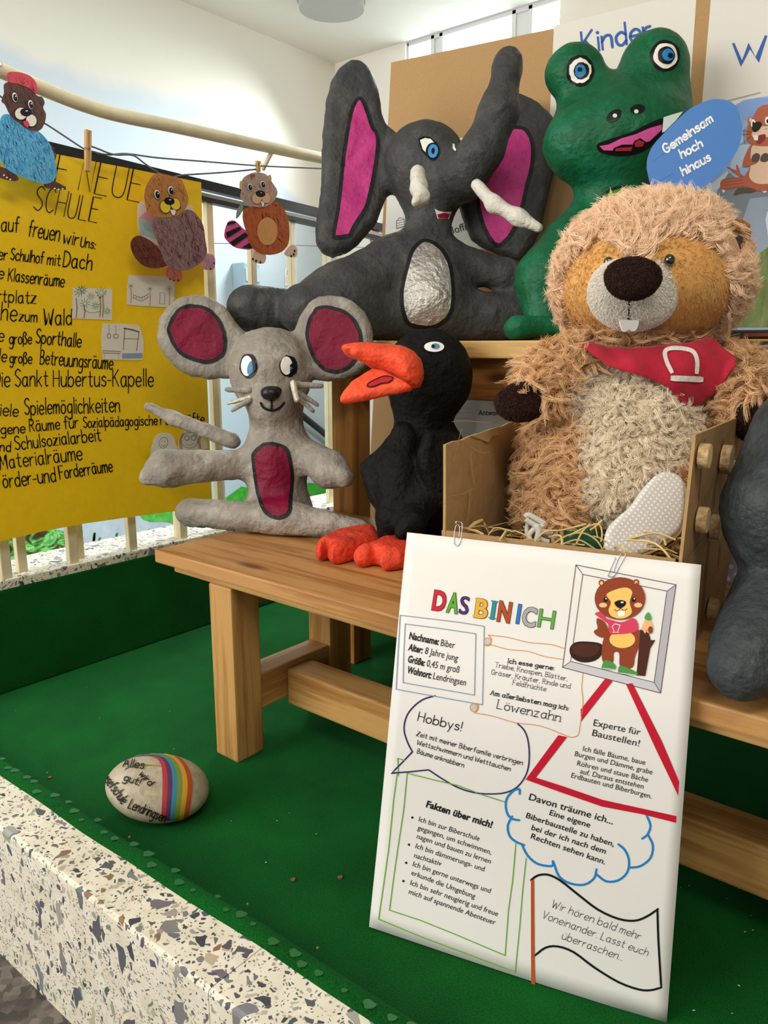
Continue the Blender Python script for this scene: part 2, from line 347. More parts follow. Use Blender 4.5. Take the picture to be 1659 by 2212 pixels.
def btext(ink, txt, p0, p1, cap, c='151515', bold=0.0, lay=2, shear=0.0, outline=None):
    """lettering in the built-in sans face, fitted between p0 and p1 on its baseline"""
    key = (txt, bold)
    if key not in _FT:
        cu = bpy.data.curves.new('lettering', 'FONT'); cu.body = txt; cu.size = 1.0; cu.offset = bold; cu.resolution_u = 3
        ob = bpy.data.objects.new('lettering', cu); COL.objects.link(ob)
        dg = bpy.context.evaluated_depsgraph_get(); ev = ob.evaluated_get(dg); me = ev.to_mesh()
        V = np.array([v.co[:2] for v in me.vertices]); Fc = [list(p.vertices) for p in me.polygons]; ev.to_mesh_clear()
        bpy.data.objects.remove(ob); bpy.data.curves.remove(cu); _FT[key] = (V, Fc)
    V, Fc = _FT[key]; p0 = np.array(p0, float); p1 = np.array(p1, float); e = unit(p1-p0); n = np.array([e[1], -e[0]]); L = np.linalg.norm(p1-p0)
    x0, x1 = V[:, 0].min(), V[:, 0].max(); U = (V[:, 0]-x0)/(x1-x0)*L; Vv = V[:, 1]*cap/0.73
    if outline:
        for dx, dy in ((-1, -1), (1, 1), (1, -1), (-1, 1)):
            ink.tri(p0+e*(U[:, None]+dx*outline)+n*(Vv[:, None]+dy*outline), Fc, '151515', lay-0.4)
    ink.tri(p0+e*U[:, None]+n*(Vv[:, None]), Fc, c, lay)
# ------------------------------------------------------------------ the setting
def terrazzo():
    m, nt, p = newmat('terrazzo'); p.inputs['Roughness'].default_value = 0.35
    co = nd(nt, 'ShaderNodeTexCoord').outputs['Object']
    dn = nd(nt, 'ShaderNodeTexNoise'); dn.inputs['Scale'].default_value = 18; nt.links.new(co, dn.inputs['Vector'])
    mxv = nd(nt, 'ShaderNodeMix', data_type='RGBA', blend_type='LINEAR_LIGHT'); mxv.inputs[0].default_value = 0.018
    nt.links.new(co, mxv.inputs[6]); nt.links.new(dn.outputs['Color'], mxv.inputs[7])
    base = None; bn = nd(nt, 'ShaderNodeTexNoise'); bn.inputs['Scale'].default_value = 25; bn.inputs['Detail'].default_value = 6; nt.links.new(co, bn.inputs['Vector'])
    cur = ramp(nt, bn.outputs[0], [(0.3, lin('ddd4bd')), (0.7, lin('f0e9d8'))])
    for sc, dens, th, rot, st in ((170, 0.5, 0.14, 0.9, (1, 1, 1.5)), (75, 0.52, 0.13, 0.4, (1, 1.3, 0.75)), (32, 0.30, 0.12, 1.2, (1.1, 1.2, 0.6))):
        mp = nd(nt, 'ShaderNodeMapping'); mp.inputs['Rotation'].default_value = (rot*0.5, rot*0.3, rot); mp.inputs['Scale'].default_value = st
        nt.links.new(mxv.outputs[2], mp.inputs[0])
        e = nd(nt, 'ShaderNodeTexVoronoi', feature='DISTANCE_TO_EDGE'); e.inputs['Scale'].default_value = sc
        f = nd(nt, 'ShaderNodeTexVoronoi', feature='F1'); f.inputs['Scale'].default_value = sc
        nt.links.new(mp.outputs[0], e.inputs['Vector']); nt.links.new(mp.outputs[0], f.inputs['Vector'])
        sp = nd(nt, 'ShaderNodeSeparateColor'); nt.links.new(f.outputs['Color'], sp.inputs[0])
        has = nd(nt, 'ShaderNodeMath', operation='LESS_THAN'); has.inputs[1].default_value = dens; nt.links.new(sp.outputs[0], has.inputs[0])
        thn = nd(nt, 'ShaderNodeMath', operation='MULTIPLY_ADD'); thn.inputs[1].default_value = th*1.6; thn.inputs[2].default_value = th*0.8; nt.links.new(sp.outputs[2], thn.inputs[0])
        ins = nd(nt, 'ShaderNodeMath', operation='GREATER_THAN'); nt.links.new(e.outputs['Distance'], ins.inputs[0]); nt.links.new(thn.outputs[0], ins.inputs[1])
        a = nd(nt, 'ShaderNodeMath', operation='MULTIPLY'); nt.links.new(has.outputs[0], a.inputs[0]); nt.links.new(ins.outputs[0], a.inputs[1])
        rp = nd(nt, 'ShaderNodeValToRGB'); rp.color_ramp.interpolation = 'CONSTANT'
        cols = [(0, '565a62'), (0.22, '7f8184'), (0.4, 'a19e96'), (0.55, 'bdb29b'), (0.7, '6d6f74'), (0.84, '44474e'), (0.95, '8a6f55')]
        while len(rp.color_ramp.elements) < len(cols): rp.color_ramp.elements.new(0.5)
        for el, (q, c) in zip(rp.color_ramp.elements, cols): el.position = q; el.color = (*lin(c), 1)
        nt.links.new(sp.outputs[1], rp.inputs[0])
        vn = nd(nt, 'ShaderNodeMix', data_type='RGBA', blend_type='OVERLAY'); vn.inputs[0].default_value = 0.35; nt.links.new(rp.outputs[0], vn.inputs[6]); nt.links.new(bn.outputs['Color'], vn.inputs[7])
        mx = nd(nt, 'ShaderNodeMix', data_type='RGBA'); nt.links.new(a.outputs[0], mx.inputs[0]); nt.links.new(cur, mx.inputs[6]); nt.links.new(vn.outputs[2], mx.inputs[7]); cur = mx.outputs[2]
    nt.links.new(cur, p.inputs['Base Color'])
    bp = nd(nt, 'ShaderNodeBump'); bp.inputs['Strength'].default_value = 0.08; bp.inputs['Distance'].default_value = 0.002; nt.links.new(bn.outputs[0], bp.inputs['Height']); nt.links.new(bp.outputs[0], p.inputs['Normal'])
    return m
def felt(hexa, hexb):
    m, nt, p = newmat('green_carpet'); p.inputs['Roughness'].default_value = 0.95; p.inputs['Specular IOR Level'].default_value = 0.1
    p.inputs['Sheen Weight'].default_value = 0.12; p.inputs['Sheen Roughness'].default_value = 0.5; p.inputs['Sheen Tint'].default_value = (0.15, 0.75, 0.35, 1)
    co = nd(nt, 'ShaderNodeTexCoord').outputs['Object']
    a = nd(nt, 'ShaderNodeTexNoise'); a.inputs['Scale'].default_value = 420; a.inputs['Detail'].default_value = 3; nt.links.new(co, a.inputs['Vector'])
    b = nd(nt, 'ShaderNodeTexNoise'); b.inputs['Scale'].default_value = 7; b.inputs['Detail'].default_value = 5; nt.links.new(co, b.inputs['Vector'])
    ad = nd(nt, 'ShaderNodeMath', operation='MULTIPLY_ADD'); ad.inputs[1].default_value = 0.6; nt.links.new(b.outputs[0], ad.inputs[0]); nt.links.new(a.outputs[0], ad.inputs[2])
    nt.links.new(ramp(nt, ad.outputs[0], [(0.55, lin(hexa)), (1.05, lin(hexb))]), p.inputs['Base Color'])
    bp = nd(nt, 'ShaderNodeBump'); bp.inputs['Strength'].default_value = 0.5; bp.inputs['Distance'].default_value = 0.004; nt.links.new(a.outputs[0], bp.inputs['Height']); nt.links.new(bp.outputs[0], p.inputs['Normal'])
    return m
TERR = terrazzo(); FELT = felt('04350a', '0b5a1c')
WHITE = plain('e9e6dd', 0.8, bump=0.08, bscale=40)
def struct(name, V, Fc, m, **kw): o = obj(name, V, Fc, m, **kw); o['kind'] = 'structure'; return o
def quad(name, P, m): return struct(name, P, [[0, 1, 2, 3]], m)

# carpet floor of the pen, with the edge lapped over the front kerb
kin = lambda x: 0.612+0.033*(x+0.53)       # inner line of the kerb
kd = lambda x: 0.517+0.02*(x+0.63)        # outer line
N = 60; xs = np.linspace(-2.0, 1.3, N)
prof = [(0.055, 0.0), (0.045, 0.012), (0.036, 0.028), (0.025, 0.038), (0.008, 0.037), (0.0, 0.031)]
V = []; Fc = []
for i, x in enumerate(xs):
    wv = 0.004*math.sin(7*x)+0.002*math.sin(23*x)
    V.append((x, 2.95, 0)); V.append((x, 1.0, 0)); V.append((x, kin(x)+0.12, 0))
    V += [(x, kin(x)+a+wv*(0 if k == 0 else 0.6), b) for k, (a, b) in enumerate(prof)]
n = 3+len(prof)
for i in range(N-1):
    for k in range(n-1): Fc.append([i*n+k, i*n+k+1, (i+1)*n+k+1, (i+1)*n+k])
struct('floor', V, Fc, FELT, smooth=True)
mb = MB()
for a, b in ((-2.3, -0.722), (-0.7205, 1.3)):
    zt, zb = 0.031, -0.26
    pr = [lambda x: (kin(x)+0.004, zb), lambda x: (kin(x)+0.004, zt), lambda x: (kd(x)+0.006, zt), lambda x: (kd(x)+0.0015, zt-0.0018), lambda x: (kd(x), zt-0.006), lambda x: (kd(x), zb)]
    mb.add([(x, *q(x)) for x in (a, b) for q in pr], [[k, k+1, k+7, k+6] for k in range(5)]+[[0, 5, 4, 3, 2, 1], [6, 7, 8, 9, 10, 11]])
o = mb.build('trim_1', TERR); o['kind'] = 'structure'
# dried glue spots on the lapped carpet edge
mb = MB(); rg = random.Random(3)
for i in range(34):
    x = -1.6+i*0.034+rg.uniform(-.01, .01); t = rg.uniform(0.1, 0.9); y = kin(x)+0.006+0.026*t; z = 0.0385-0.004*max(0, t-0.6)
    mb.disc((x, y, z), (0, 0.2, 1), rg.uniform(0.004, 0.009), 0.0005, 16, wob=0.12)
tag(mb.build('glue_spots', plain('2f6f3c', 0.6)), 'pale dried glue spots along the carpet edge by the front kerb', 'glue', kind='stuff')
m, nt, p = newmat('dark_stone'); p.inputs['Roughness'].default_value = 0.4
co = nd(nt, 'ShaderNodeTexCoord').outputs['Object']; v = nd(nt, 'ShaderNodeTexVoronoi'); v.inputs['Scale'].default_value = 70; nt.links.new(co, v.inputs['Vector'])
nn = nd(nt, 'ShaderNodeTexNoise'); nn.inputs['Scale'].default_value = 14; nn.inputs['Detail'].default_value = 8; nt.links.new(co, nn.inputs['Vector'])
sp = nd(nt, 'ShaderNodeSeparateColor'); nt.links.new(v.outputs['Color'], sp.inputs[0]); ad = nd(nt, 'ShaderNodeMath', operation='MULTIPLY_ADD'); ad.inputs[1].default_value = 0.4; nt.links.new(sp.outputs[0], ad.inputs[0]); nt.links.new(nn.outputs[0], ad.inputs[2])
nt.links.new(ramp(nt, ad.outputs[0], [(0.4, lin('2c2723')), (0.7, lin('4a423c')), (0.95, lin('6f665d'))]), p.inputs['Base Color'])
quad('floor_2', [(-3.5, -1.6, -0.26), (1.4, -1.6, -0.26), (1.4, 0.62, -0.26), (-3.5, 0.62, -0.26)], m)
# low wall on the left: green cladding inside, terrazzo coping
mb = MB(); mb.box((-2.06, 0.62, -0.26), (-1.905, 3.2, 0.262), 0, 0); mb.box((-1.905, 0.62, 0.0), (-1.884, 3.2, 0.268), 1, 0.006)
o = mb.build('wall_low', [plain('cfc8b8', 0.7), FELT]); o['kind'] = 'structure'
mb = MB(); mb.box((-2.08, 0.60, 0.262), (-1.886, 3.2, 0.29), 0, 0.004); o = mb.build('trim_2', TERR); o['kind'] = 'structure'

# room shell
XL, YB, ZC = -3.48, 3.77, 2.53
m, nt, p = newmat('wall_paint_sky'); p.inputs['Roughness'].default_value = 0.85
ge = nd(nt, 'ShaderNodeTexCoord'); co = ge.outputs['Object']
sx = nd(nt, 'ShaderNodeSeparateXYZ'); nt.links.new(co, sx.inputs[0])
nn = nd(nt, 'ShaderNodeTexNoise'); nn.inputs['Scale'].default_value = 2.2; nn.inputs['Detail'].default_value = 6; nt.links.new(co, nn.inputs['Vector'])
# painted sky: everything below a sloping cloudy edge is pale blue, whitening towards the corner
yr = nd(nt, 'ShaderNodeMapRange'); yr.inputs[1].default_value = 2.75; yr.inputs[2].default_value = 4.75; nt.links.new(sx.outputs[1], yr.inputs[0])
e1 = nd(nt, 'ShaderNodeMath', operation='ADD'); nt.links.new(yr.outputs[0], e1.inputs[0]); nt.links.new(sx.outputs[2], e1.inputs[1])
e2 = nd(nt, 'ShaderNodeMath', operation='MULTIPLY_ADD'); e2.inputs[1].default_value = 0.25; nt.links.new(nn.outputs[0], e2.inputs[0]); nt.links.new(e1.outputs[0], e2.inputs[2])
fac = ramp(nt, e2.outputs[0], [(0.0, lin('b3d0e4')), (0.4, lin('c2d9e8')), (0.606, lin('ccd7e0')), (0.618, lin('e8e5dc'))])
mr = nd(nt, 'ShaderNodeMapRange'); mr.inputs[1].default_value = -1.0; mr.inputs[2].default_value = 4.2
nt.links.new(e2.outputs[0], mr.inputs[0]); r_ = [n for n in nt.nodes if n.type == 'VALTORGB'][-1]; nt.links.new(mr.outputs[0], r_.inputs[0])
nt.links.new(fac, p.inputs['Base Color'])
struct('wall_left', [(XL, -1.6, -1.3), (XL, YB, -1.3), (XL, YB, ZC), (XL, -1.6, ZC)], [[0, 1, 2, 3]], m, loc=(0, 0, 0))
quad('ceiling', [(XL, -1.6, ZC), (XL, YB, ZC), (1.8, YB, ZC), (1.8, -1.6, ZC)], WHITE)
quad('wall_light_block', [(1.8, -1.6, -0.3), (1.8, -1.6, ZC), (1.8, YB, ZC), (1.8, YB, -0.3)], plain('a8a296', 0.85))  # unseen wall, added to block light from the right
# back wall with a strip of windows under the ceiling
zw = ZC-0.5
def wallrect(mb, x0, x1, z0, z1): mb.box((x0, YB, z0), (x1, YB+0.12, z1), 0, 0)
mb = MB(); wx0 = ony(875, 98, YB)[0]; wx1 = ony(1190, 12, YB)[0]+0.05
wallrect(mb, XL-0.1, wx0, -1.3, ZC); wallrect(mb, wx0, 1.8, -1.3, zw); wallrect(mb, wx1, 1.8, zw, ZC)
o = mb.build('wall_back', plain('ebe8e0', 0.85)); o['kind'] = 'structure'
mb = MB(); fr = plain('d8dadb', 0.5)
for px in (875, 930, 948, 1105, 1140):
    x = ony(px, 60, YB)[0]; mb.box((x-0.012, YB+0.02, zw), (x+0.012, YB+0.07, ZC), 0, 0.002)
for za, zb in ((zw, zw+0.03), (ZC-0.02, ZC)): mb.box((wx0, YB+0.02, za), (wx1, YB+0.07, zb), 0, 0.002)
for a, b in ((930, 948), (1105, 1140)):
    mb.box((ony(a, 60, YB)[0], YB+0.03, zw), (ony(b, 60, YB)[0], YB+0.06, ZC), 0, 0.002)
wf = mb.build('window_1', fr); wf['kind'] = 'structure'
gm, nt, p = newmat('bright_pane'); p.inputs['Base Color'].default_value = (0.8, 0.95, 1, 1); p.inputs['Emission Color'].default_value = (0.86, 0.98, 1.0, 1); p.inputs['Emission Strength'].default_value = 3.0; p.inputs['Roughness'].default_value = 0.1
mb = MB(); mb.box((wx0, YB+0.075, zw), (wx1, YB+0.085, ZC), 0, 0); o = mb.build('window_2', gm); o['kind'] = 'structure'
# stairwell floor below and a back part of the hall floor
quad('floor_3', [(XL, -1.6, -1.3), (-2.05, -1.6, -1.3), (-2.05, YB, -1.3), (XL, YB, -1.3)], plain('8d8880', 0.6))
quad('floor_4', [(-2.06, 2.95, -0.001), (1.8, 2.95, -0.001), (1.8, YB, -0.001), (-2.06, YB, -0.001)], plain('7d7568', 0.6, 0.2, 20))
# round ceiling lamp
cl = onz(716, -4, ZC); t = thing('ceiling_lamp', 'round flat white ceiling lamp at the top edge of the picture', 'lamp', (cl[0], cl[1], ZC))
mb = MB(); mb.disc((cl[0], cl[1], ZC-0.05), (0, 0, 1), 0.16, 0.05, 40); mb.build('lamp_shade', plain('b4b4b1', 0.4), t, False)
mb = MB(); mb.tube([(cl[0]+0.165*math.cos(a), cl[1]+0.165*math.sin(a), ZC-0.008) for a in np.linspace(0, 6.283, 40, endpoint=False)], 0.008, 8, closed=True); mb.build('rim', plain('b9b9b6', 0.3), t, True)

# painted landscape low on the stairwell wall
def onwall(x, y, lift=0.0): return onx(x, y, XL+0.003+lift)
mur = thing('wall_mural', 'painted landscape of bushes and plants on the stairwell wall behind the railing', 'mural', tuple(onwall(180, 1260)))
m, nt, p = newmat('painted_bushes'); p.inputs['Roughness'].default_value = 0.8
co = nd(nt, 'ShaderNodeTexCoord').outputs['Object']; n1 = nd(nt, 'ShaderNodeTexNoise'); n1.inputs['Scale'].default_value = 16; n1.inputs['Detail'].default_value = 3; n1.inputs['Distortion'].default_value = 1.5; nt.links.new(co, n1.inputs['Vector'])
rp = ramp(nt, n1.outputs[0], [(0.30, lin('1d2a18')), (0.42, lin('5c3a1c')), (0.48, lin('3f9a3a')), (0.58, lin('8fdc7a')), (0.66, lin('49b04b')), (0.76, lin('c7d8c8'))]); [n for n in nt.nodes if n.type == 'VALTORGB'][0].color_ramp.interpolation = 'EASE'
nt.links.new(rp, p.inputs['Base Color']); BUSH = m
gr = plain('2fa32c', 0.8, 0.5, 18, c2='72d465')
def paint(name, P, m, lift=0.0): T, Fc = tri2d(P, 25); obj(name, [onwall(x, y, lift) for x, y in T], Fc, m, mur)
paint('bushes', wob([(-40, 1300), (-40, 1175), (20, 1160), (70, 1150), (110, 1140), (150, 1150), (160, 1180), (175, 1230), (230, 1262), (240, 1300)], 0.02, 4), BUSH)
paint('rocks', [(165, 1225), (175, 1150), (210, 1128), (290, 1108), (350, 1110), (410, 1140), (470, 1180), (430, 1230), (300, 1260), (200, 1270)], plain('c3d5e0', 0.8, 0.12, 12))
paint('leafy_branch', wob(cat([(300, 1112), (330, 1100), (400, 1090), (460, 1100), (470, 1150), (420, 1165), (395, 1140), (360, 1128), (320, 1126)], 4, True), 0.03, 6), gr, 0.001)
paint('grass', wob([(440, 1120), (480, 1080), (520, 1050), (560, 1058), (600, 1044), (650, 1042), (720, 1048), (780, 1060), (780, 1130), (440, 1150)], 0.012, 9), plain('1f9a1c', 0.8, 0.4, 30, c2='55c84a'), 0.001)
ik = Ink(onwall); rg = random.Random(8)
for cx, cy, s in ((213, 1195, 1.0), (255, 1190, 1.0), (330, 1172, 0.7), (365, 1165, 0.6)):
    for k in range(7):
        a = -90+rg.uniform(-50, 50); L = s*rg.uniform(22, 44); ik.line(cat([(cx, cy), (cx+L*0.5*math.cos(math.radians(a)), cy+L*0.55*math.sin(math.radians(a))), (cx+L*0.8*math.cos(math.radians(a+12)), cy+L*math.sin(math.radians(a+12)))], 3), 5*s, rg.choice(['3c8a4a', '2e7b55', '57b85a']), 6)
for k in range(26): x = rg.uniform(165, 260); y = rg.uniform(1190, 1232); ik.fill(ell(x, y, rg.uniform(5, 12), rg.uniform(4, 9)), rg.choice(['4fae4a', '93da7e', '6b3a26', '2d5a2a', '79c968']), 5)
for k in range(16): x = rg.uniform(20, 150); y = rg.uniform(1160, 1240); ik.line(cat([(x, y), (x+8, y+6), (x+20, y+2)], 4), 6, rg.choice(['6b2f1c', '9be58a', '3f9440', '8a5a28']), 7)
ik.fill(ell(432, 1148, 16, 9), 'd9578a', 7)
ik.build('plants', mur)
# sloping black handrail of the stairs, grey wall box, small notice
a = onx(600, 855, XL+0.06); b = onx(740, 968, XL+0.06)
t = thing('stair_handrail', 'black handrail running down the white stairwell wall behind the mouse', 'handrail', tuple(b))
mb = MB(); mb.tube([a, (a+b)/2, b], 0.02, 10); mb.build('rail', plain('15171a', 0.35), t, True)
mb = MB(); mb.tube([a+[0, 0, -.06], b+[0, 0, -.06]], 0.012, 8); mb.build('lower_rail', plain('8e8f90', 0.35), t, True)
mb = MB()
for q in (0.3, 0.8): c = a+(b-a)*q; mb.tube([c, c+[0, 0, -.06], c+[-0.058, 0, -.06]], 0.006, 6)
mb.build('bracket', plain('44464a', 0.4), t, True)
t = thing('wall_box', 'pale blue metal box on the stairwell wall behind the railing', 'box', tuple(onx(545, 620, XL)))
A = onx(526, 566, XL+0.1); B = onx(563, 618, XL+0.1); mb = MB(); mb.box((XL, A[1], B[2]-0.1), (XL+0.1, B[1], A[2]), 0, 0.006); mb.build('body', plain('9db6c2', 0.4), t)
mb = MB(); mb.box((XL+0.1, A[1]+0.01, B[2]+0.02), (XL+0.104, B[1]-0.01, A[2]-0.03), 0, 0.002); mb.build('cover', plain('b4c9d3', 0.4), t)
t = thing('wall_notice', 'small white sheet with a dark square on the wall right of the blue box', 'notice', tuple(onx(625, 615, XL)))
ik = Ink(lambda x, y, l=0: onx(x, y, XL+0.004+l)); obj('sheet', *prism([onx(x, y, XL+0.001) for x, y in ((615, 580), (633, 580), (633, 617), (615, 617))], (1, 0, 0), 0.002), plain('eef0f0', 0.7), t)
ik.fill([(620, 583), (631, 583), (631, 594), (620, 594)], '3c4046'); [ik.line([(617, y), (630, y)], 1.2, 'b3aab8') for y in (600, 605, 610)]; ik.build('print', t)

# ------------------------------------------------------------------ the railing on the low wall
XF = -1.83
BE = plain('d9cdab', 0.4, 0.08, 20, bump=0.04); BLK = plain('17181a', 0.35, bump=0.02)
t = thing('railing', 'beige metal railing with black top rail on the low terrazzo wall', 'railing', (-1.95, 1.4, 0.29))
hp = cat([np.array([XF, y_, onx(-60, 132, XF)[2]]) for y_ in (-0.9, -0.2, 0.4)]+[onx(x, y, XF) for x, y in ((-60, 132), (0, 152), (84, 188), (180, 226), (262, 250), (380, 274), (548, 311), (692, 341), (850, 372))], 5)
mb = MB(); mb.tube(hp, 0.0165, 16); mb.build('handrail', BE, t, True)
a = onx(588, 326, XF); mb = MB(); mb.tube([a, a+np.array([-0.02, -0.02, -0.05]), onx(566, 352, -1.9)], 0.007, 8); mb.build('bracket', BE, t, True)
r0, r1 = onx(60, 310, -1.93), onx(700, 463, -1.93); ztop = lambda y: r0[2]+(r1[2]-r0[2])*(y-r0[1])/(r1[1]-r0[1])
d = unit(r1-r0); A, B = r0-d*1.4, r1+d*0.6
mb = MB()
def beam(mb, A, B, hx, hz, m=0):
    mb.add([p+np.array([sx*hx, 0, sz*hz]) for p in (A, B) for sx, sz in ((-1, -1), (1, -1), (1, 1), (-1, 1))], [[0, 1, 2, 3], [7, 6, 5, 4]]+[[i, 4+i, 4+(i+1) % 4, (i+1) % 4] for i in range(4)], m)
beam(mb, A, B, 0.014, 0.013); mb.build('top_rail', BLK, t)
mb = MB(); beam(mb, A+[0, 0, -0.027], B+[0, 0, -0.027], 0.01, 0.005); beam(mb, A+[0, 0, -0.04], B+[0, 0, -0.04], 0.013, 0.006, 1); mb.build('under_rail', [plain('8c8b86', 0.4), BLK], t)
for y in (0.725, 0.885, 1.043, 1.205, 1.369, 1.535, 1.70, 1.872, 2.04):
    mb = MB(); mb.box((-1.945, y-0.012, 0.285), (-1.925, y+0.012, ztop(y)-0.03), 0, 0.003); mb.build('baluster', BE, t)
for y in (0.655, 0.83, 1.008, 1.187, 1.36, 1.505):
    mb = MB(); mb.box((-1.915, y-0.013, 0.285), (-1.895, y+0.013, 1.12), 0, 0.003); mb.build('baluster', BE, t)
mb = MB(); mb.box((-1.918, 0.4, 1.10), (-1.893, 1.52, 1.125), 0, 0.003); mb.build('middle_rail', BE, t)

# ------------------------------------------------------------------ bench and table
SZ = 0.427
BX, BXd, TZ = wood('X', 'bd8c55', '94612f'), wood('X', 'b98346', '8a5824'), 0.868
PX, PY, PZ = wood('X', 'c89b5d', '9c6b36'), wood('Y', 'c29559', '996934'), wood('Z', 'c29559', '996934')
t = thing('bench', 'low pine bench with thick legs carrying the mouse, raven and box', 'bench', (-0.5, 1.18, 0))
mb = MB(); mb.box((-1.407, 0.93, SZ-0.029), (0.42, 1.474, SZ), 0, 0.004); mb.build('seat', BX, t)
mb = MB(); mb.box((-1.36, 0.945, SZ-0.045), (0.37, 1.42, SZ-0.0285), 0, 0.003); mb.build('seat_batten', PX, t)
for x in (-1.240, 0.16):
    for y in (0.942, 1.227):
        mb = MB(); mb.box((x, y, 0), (x+0.070, y+0.073, SZ-0.045), 0, 0.004); mb.build('leg', PZ, t)
    mb = MB(); mb.box((x+0.004, 1.014, 0.095), (x+0.066, 1.228, 0.175), 0, 0.004); mb.build('stretcher', PY, t)
    mb = MB(); mb.box((x-0.002, 0.96, SZ-0.115), (x+0.02, 1.30, SZ-0.045), 0, 0.003); mb.build('seat_rail', PY, t)
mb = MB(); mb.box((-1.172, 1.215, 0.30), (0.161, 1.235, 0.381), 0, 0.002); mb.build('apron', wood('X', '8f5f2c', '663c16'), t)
mb = MB(); mb.box((-1.172, 1.09, 0.080), (0.161, 1.165, 0.162), 0, 0.005); mb.build('beam', PX, t)
t = thing('table', 'taller brown wooden table behind the bench carrying elephant and frog', 'table', (-0.5, 1.7, 0))
mb = MB(); mb.box((-1.53, 1.472, TZ-0.038), (0.5, 1.97, TZ), 0, 0.004); mb.build('table_top', wood('X', 'cfa766', '9c6a30'), t)
DZ = wood('Z', 'a87438', '7a4a1c')  # leg wood darker than the top: shade below the table in the colour
for x in (-1.395, 0.36):
    for y in (1.482, 1.87):
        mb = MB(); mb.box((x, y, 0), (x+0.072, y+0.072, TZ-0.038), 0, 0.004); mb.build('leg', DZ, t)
mb = MB(); mb.box((-1.324, 1.505, 0.735), (0.36, 1.53, TZ-0.04), 0, 0.002); mb.build('apron', wood('X', '8f5f2c', '663c16'), t)  # apron wood colour darkened for the shade under the table top

# ------------------------------------------------------------------ boards and their sheets behind the table
LEAN = math.radians(5.0); BN = np.array([0, -math.cos(LEAN), math.sin(LEAN)]); BP = np.array([0, 2.03, 0.87])
def onboard(x, y, lift=0.0): return onpl(x, y, BP, BN)+BN*(0.0+lift)
KR = plain('b08a5c', 0.75, 0.10, 300, bump=0.05, bscale=250)
tl, trr = onboard(845, 135), onboard(1500, -2)
bl = BP.copy(); up_ = np.array([0, math.sin(LEAN), math.cos(LEAN)])
def bpt(p, z): return np.array([p[0], 0, 0])+np.array([0, BP[1], BP[2]])+up_*((z-BP[2])/up_[2])
xR = 1.1; zl = tl[2]
corners = [tl, trr, trr+(trr-tl)*1.2, bpt(trr+(trr-tl)*1.2, 0.02), bpt(onboard(815, 700), 0.02)]
t = thing('display_board', 'tall board covered in brown kraft paper leaning behind the table', 'board', tuple((corners[3]+corners[4])/2))
obj('panel', *prism([c-BN*0.02 for c in corners], BN, 0.02), KR, t)
def sheet(name, P, m, parent, surf, th=0.0008, step=40): 
    return obj(name, *prism([surf(x, y, 0.0002) for x, y in P], BN, th), m, parent)
BLUE = '3c5fa8'
s1 = thing('paper_sheet', 'white sheet headed in blue brush letters behind the frog', 'sheet', tuple(onboard(1340, 360)), 'white sheets on the brown board')
sheet('page', [(1197, 56), (1506, -22), (1484, 290), (1183, 362)], plain('dedacf', 0.75), s1, onboard)
ik = Ink(lambda x, y, l=0: onboard(x, y, 0.0014+l)); c4 = K(1050, 0, 2.724)
stext(ik, 'Kinder-', *c4([(572, 318), (1032, 216)]), 46, 6.2, BLUE, 0.12)
stext(ik, 'nu', *c4([(688, 512), (800, 490)]), 46, 6.2, BLUE, 0.12); ik.build('lettering', s1)
s2 = thing('paper_sheet', 'white sheet with three dark printed words behind the elephant tusk', 'sheet', tuple(onboard(1000, 550)), 'white sheets on the brown board')
sheet('page', [(840, 335), (1002, 297), (1190, 260), (1178, 442), (1143, 548), (832, 520)], plain('e4e2dc', 0.75), s2, onboard)
ik = Ink(lambda x, y, l=0: onboard(x, y, 0.0014+l)); btext(ik, 'Hoffnung', (970, 508), (1045, 486), 17, '3a3a3e'); 
for k in range(4): ik.line([(857, 478+5*k), (874, 474+5*k)], 1.2, '77777c')
ik.line([(857, 478), (864, 470), (874, 474), (874, 490), (857, 494)], 1.2, '77777c', closed=True); ik.build('lettering', s2)
s3 = thing('paper_sheet', 'white sheet seen under the table top between raven and plush paw', 'sheet', tuple(onboard(1040, 960)), 'white sheets on the brown board')
sheet('page', [(968, 838), (1130, 848), (1126, 1010), (985, 1002), (962, 935)], plain('dcdcda', 0.75), s3, onboard)
ik = Ink(lambda x, y, l=0: onboard(x, y, 0.0014+l)); btext(ik, 'Hoffnung', (1031, 859), (1082, 859), 13, '3a3a3e'); btext(ik, 'Antwort', (1034, 897), (1082, 897), 12, '26262a', 0.01)
for y in (870, 878, 890): ik.line([(985, y+14), (1016, y+13)], 1, 'b5b5b8')
ik.build('lettering', s3)
# the picture sheet on the right
s4 = thing('picture_poster', 'white poster with blue letters over a mountain picture at the right edge', 'poster', tuple(onboard(1620, 706)))
sheet('page', [(1539, -40), (1900, -130), (1900, 706), (1500, 712), (1500, 420), (1517, 220)], plain('ddd9d0', 0.75), s4, onboard)
ik = Ink(lambda x, y, l=0: onboard(x, y, 0.0014+l)); e7 = K(1480, 0, 4.425)
stext(ik, 'Wü', *e7([(465, 628), (1010, 500)]), 45, 6.4, BLUE, 0.12)
ik.line(e7([(390, 968), (560, 925), (720, 885)]), 1.2, '8a8a84'); ik.line(e7([(400, 978), (720, 893)]), 0.8, 'a8a79f'); ik.build('lettering', s4)
ik = Ink(lambda x, y, l=0: onboard(x, y, 0.0014+l))
ik.fill([(1500, 700), (1500, 430), (1528, 400), (1560, 300), (1587, 228), (1610, 216), (1659, 208), (1800, 215), (1800, 706)], '9db4dc', 1)
ik.fill(e7([(470, 1020), (560, 960), (700, 935), (900, 940), (1100, 1000), (1100, 1400), (560, 1380), (540, 1100)]), '86a4dc', 2)
ik.fill(e7([(540, 1100), (600, 1180), (640, 1420), (540, 1600), (420, 1640), (500, 1350)]), 'b9cbe6', 2)
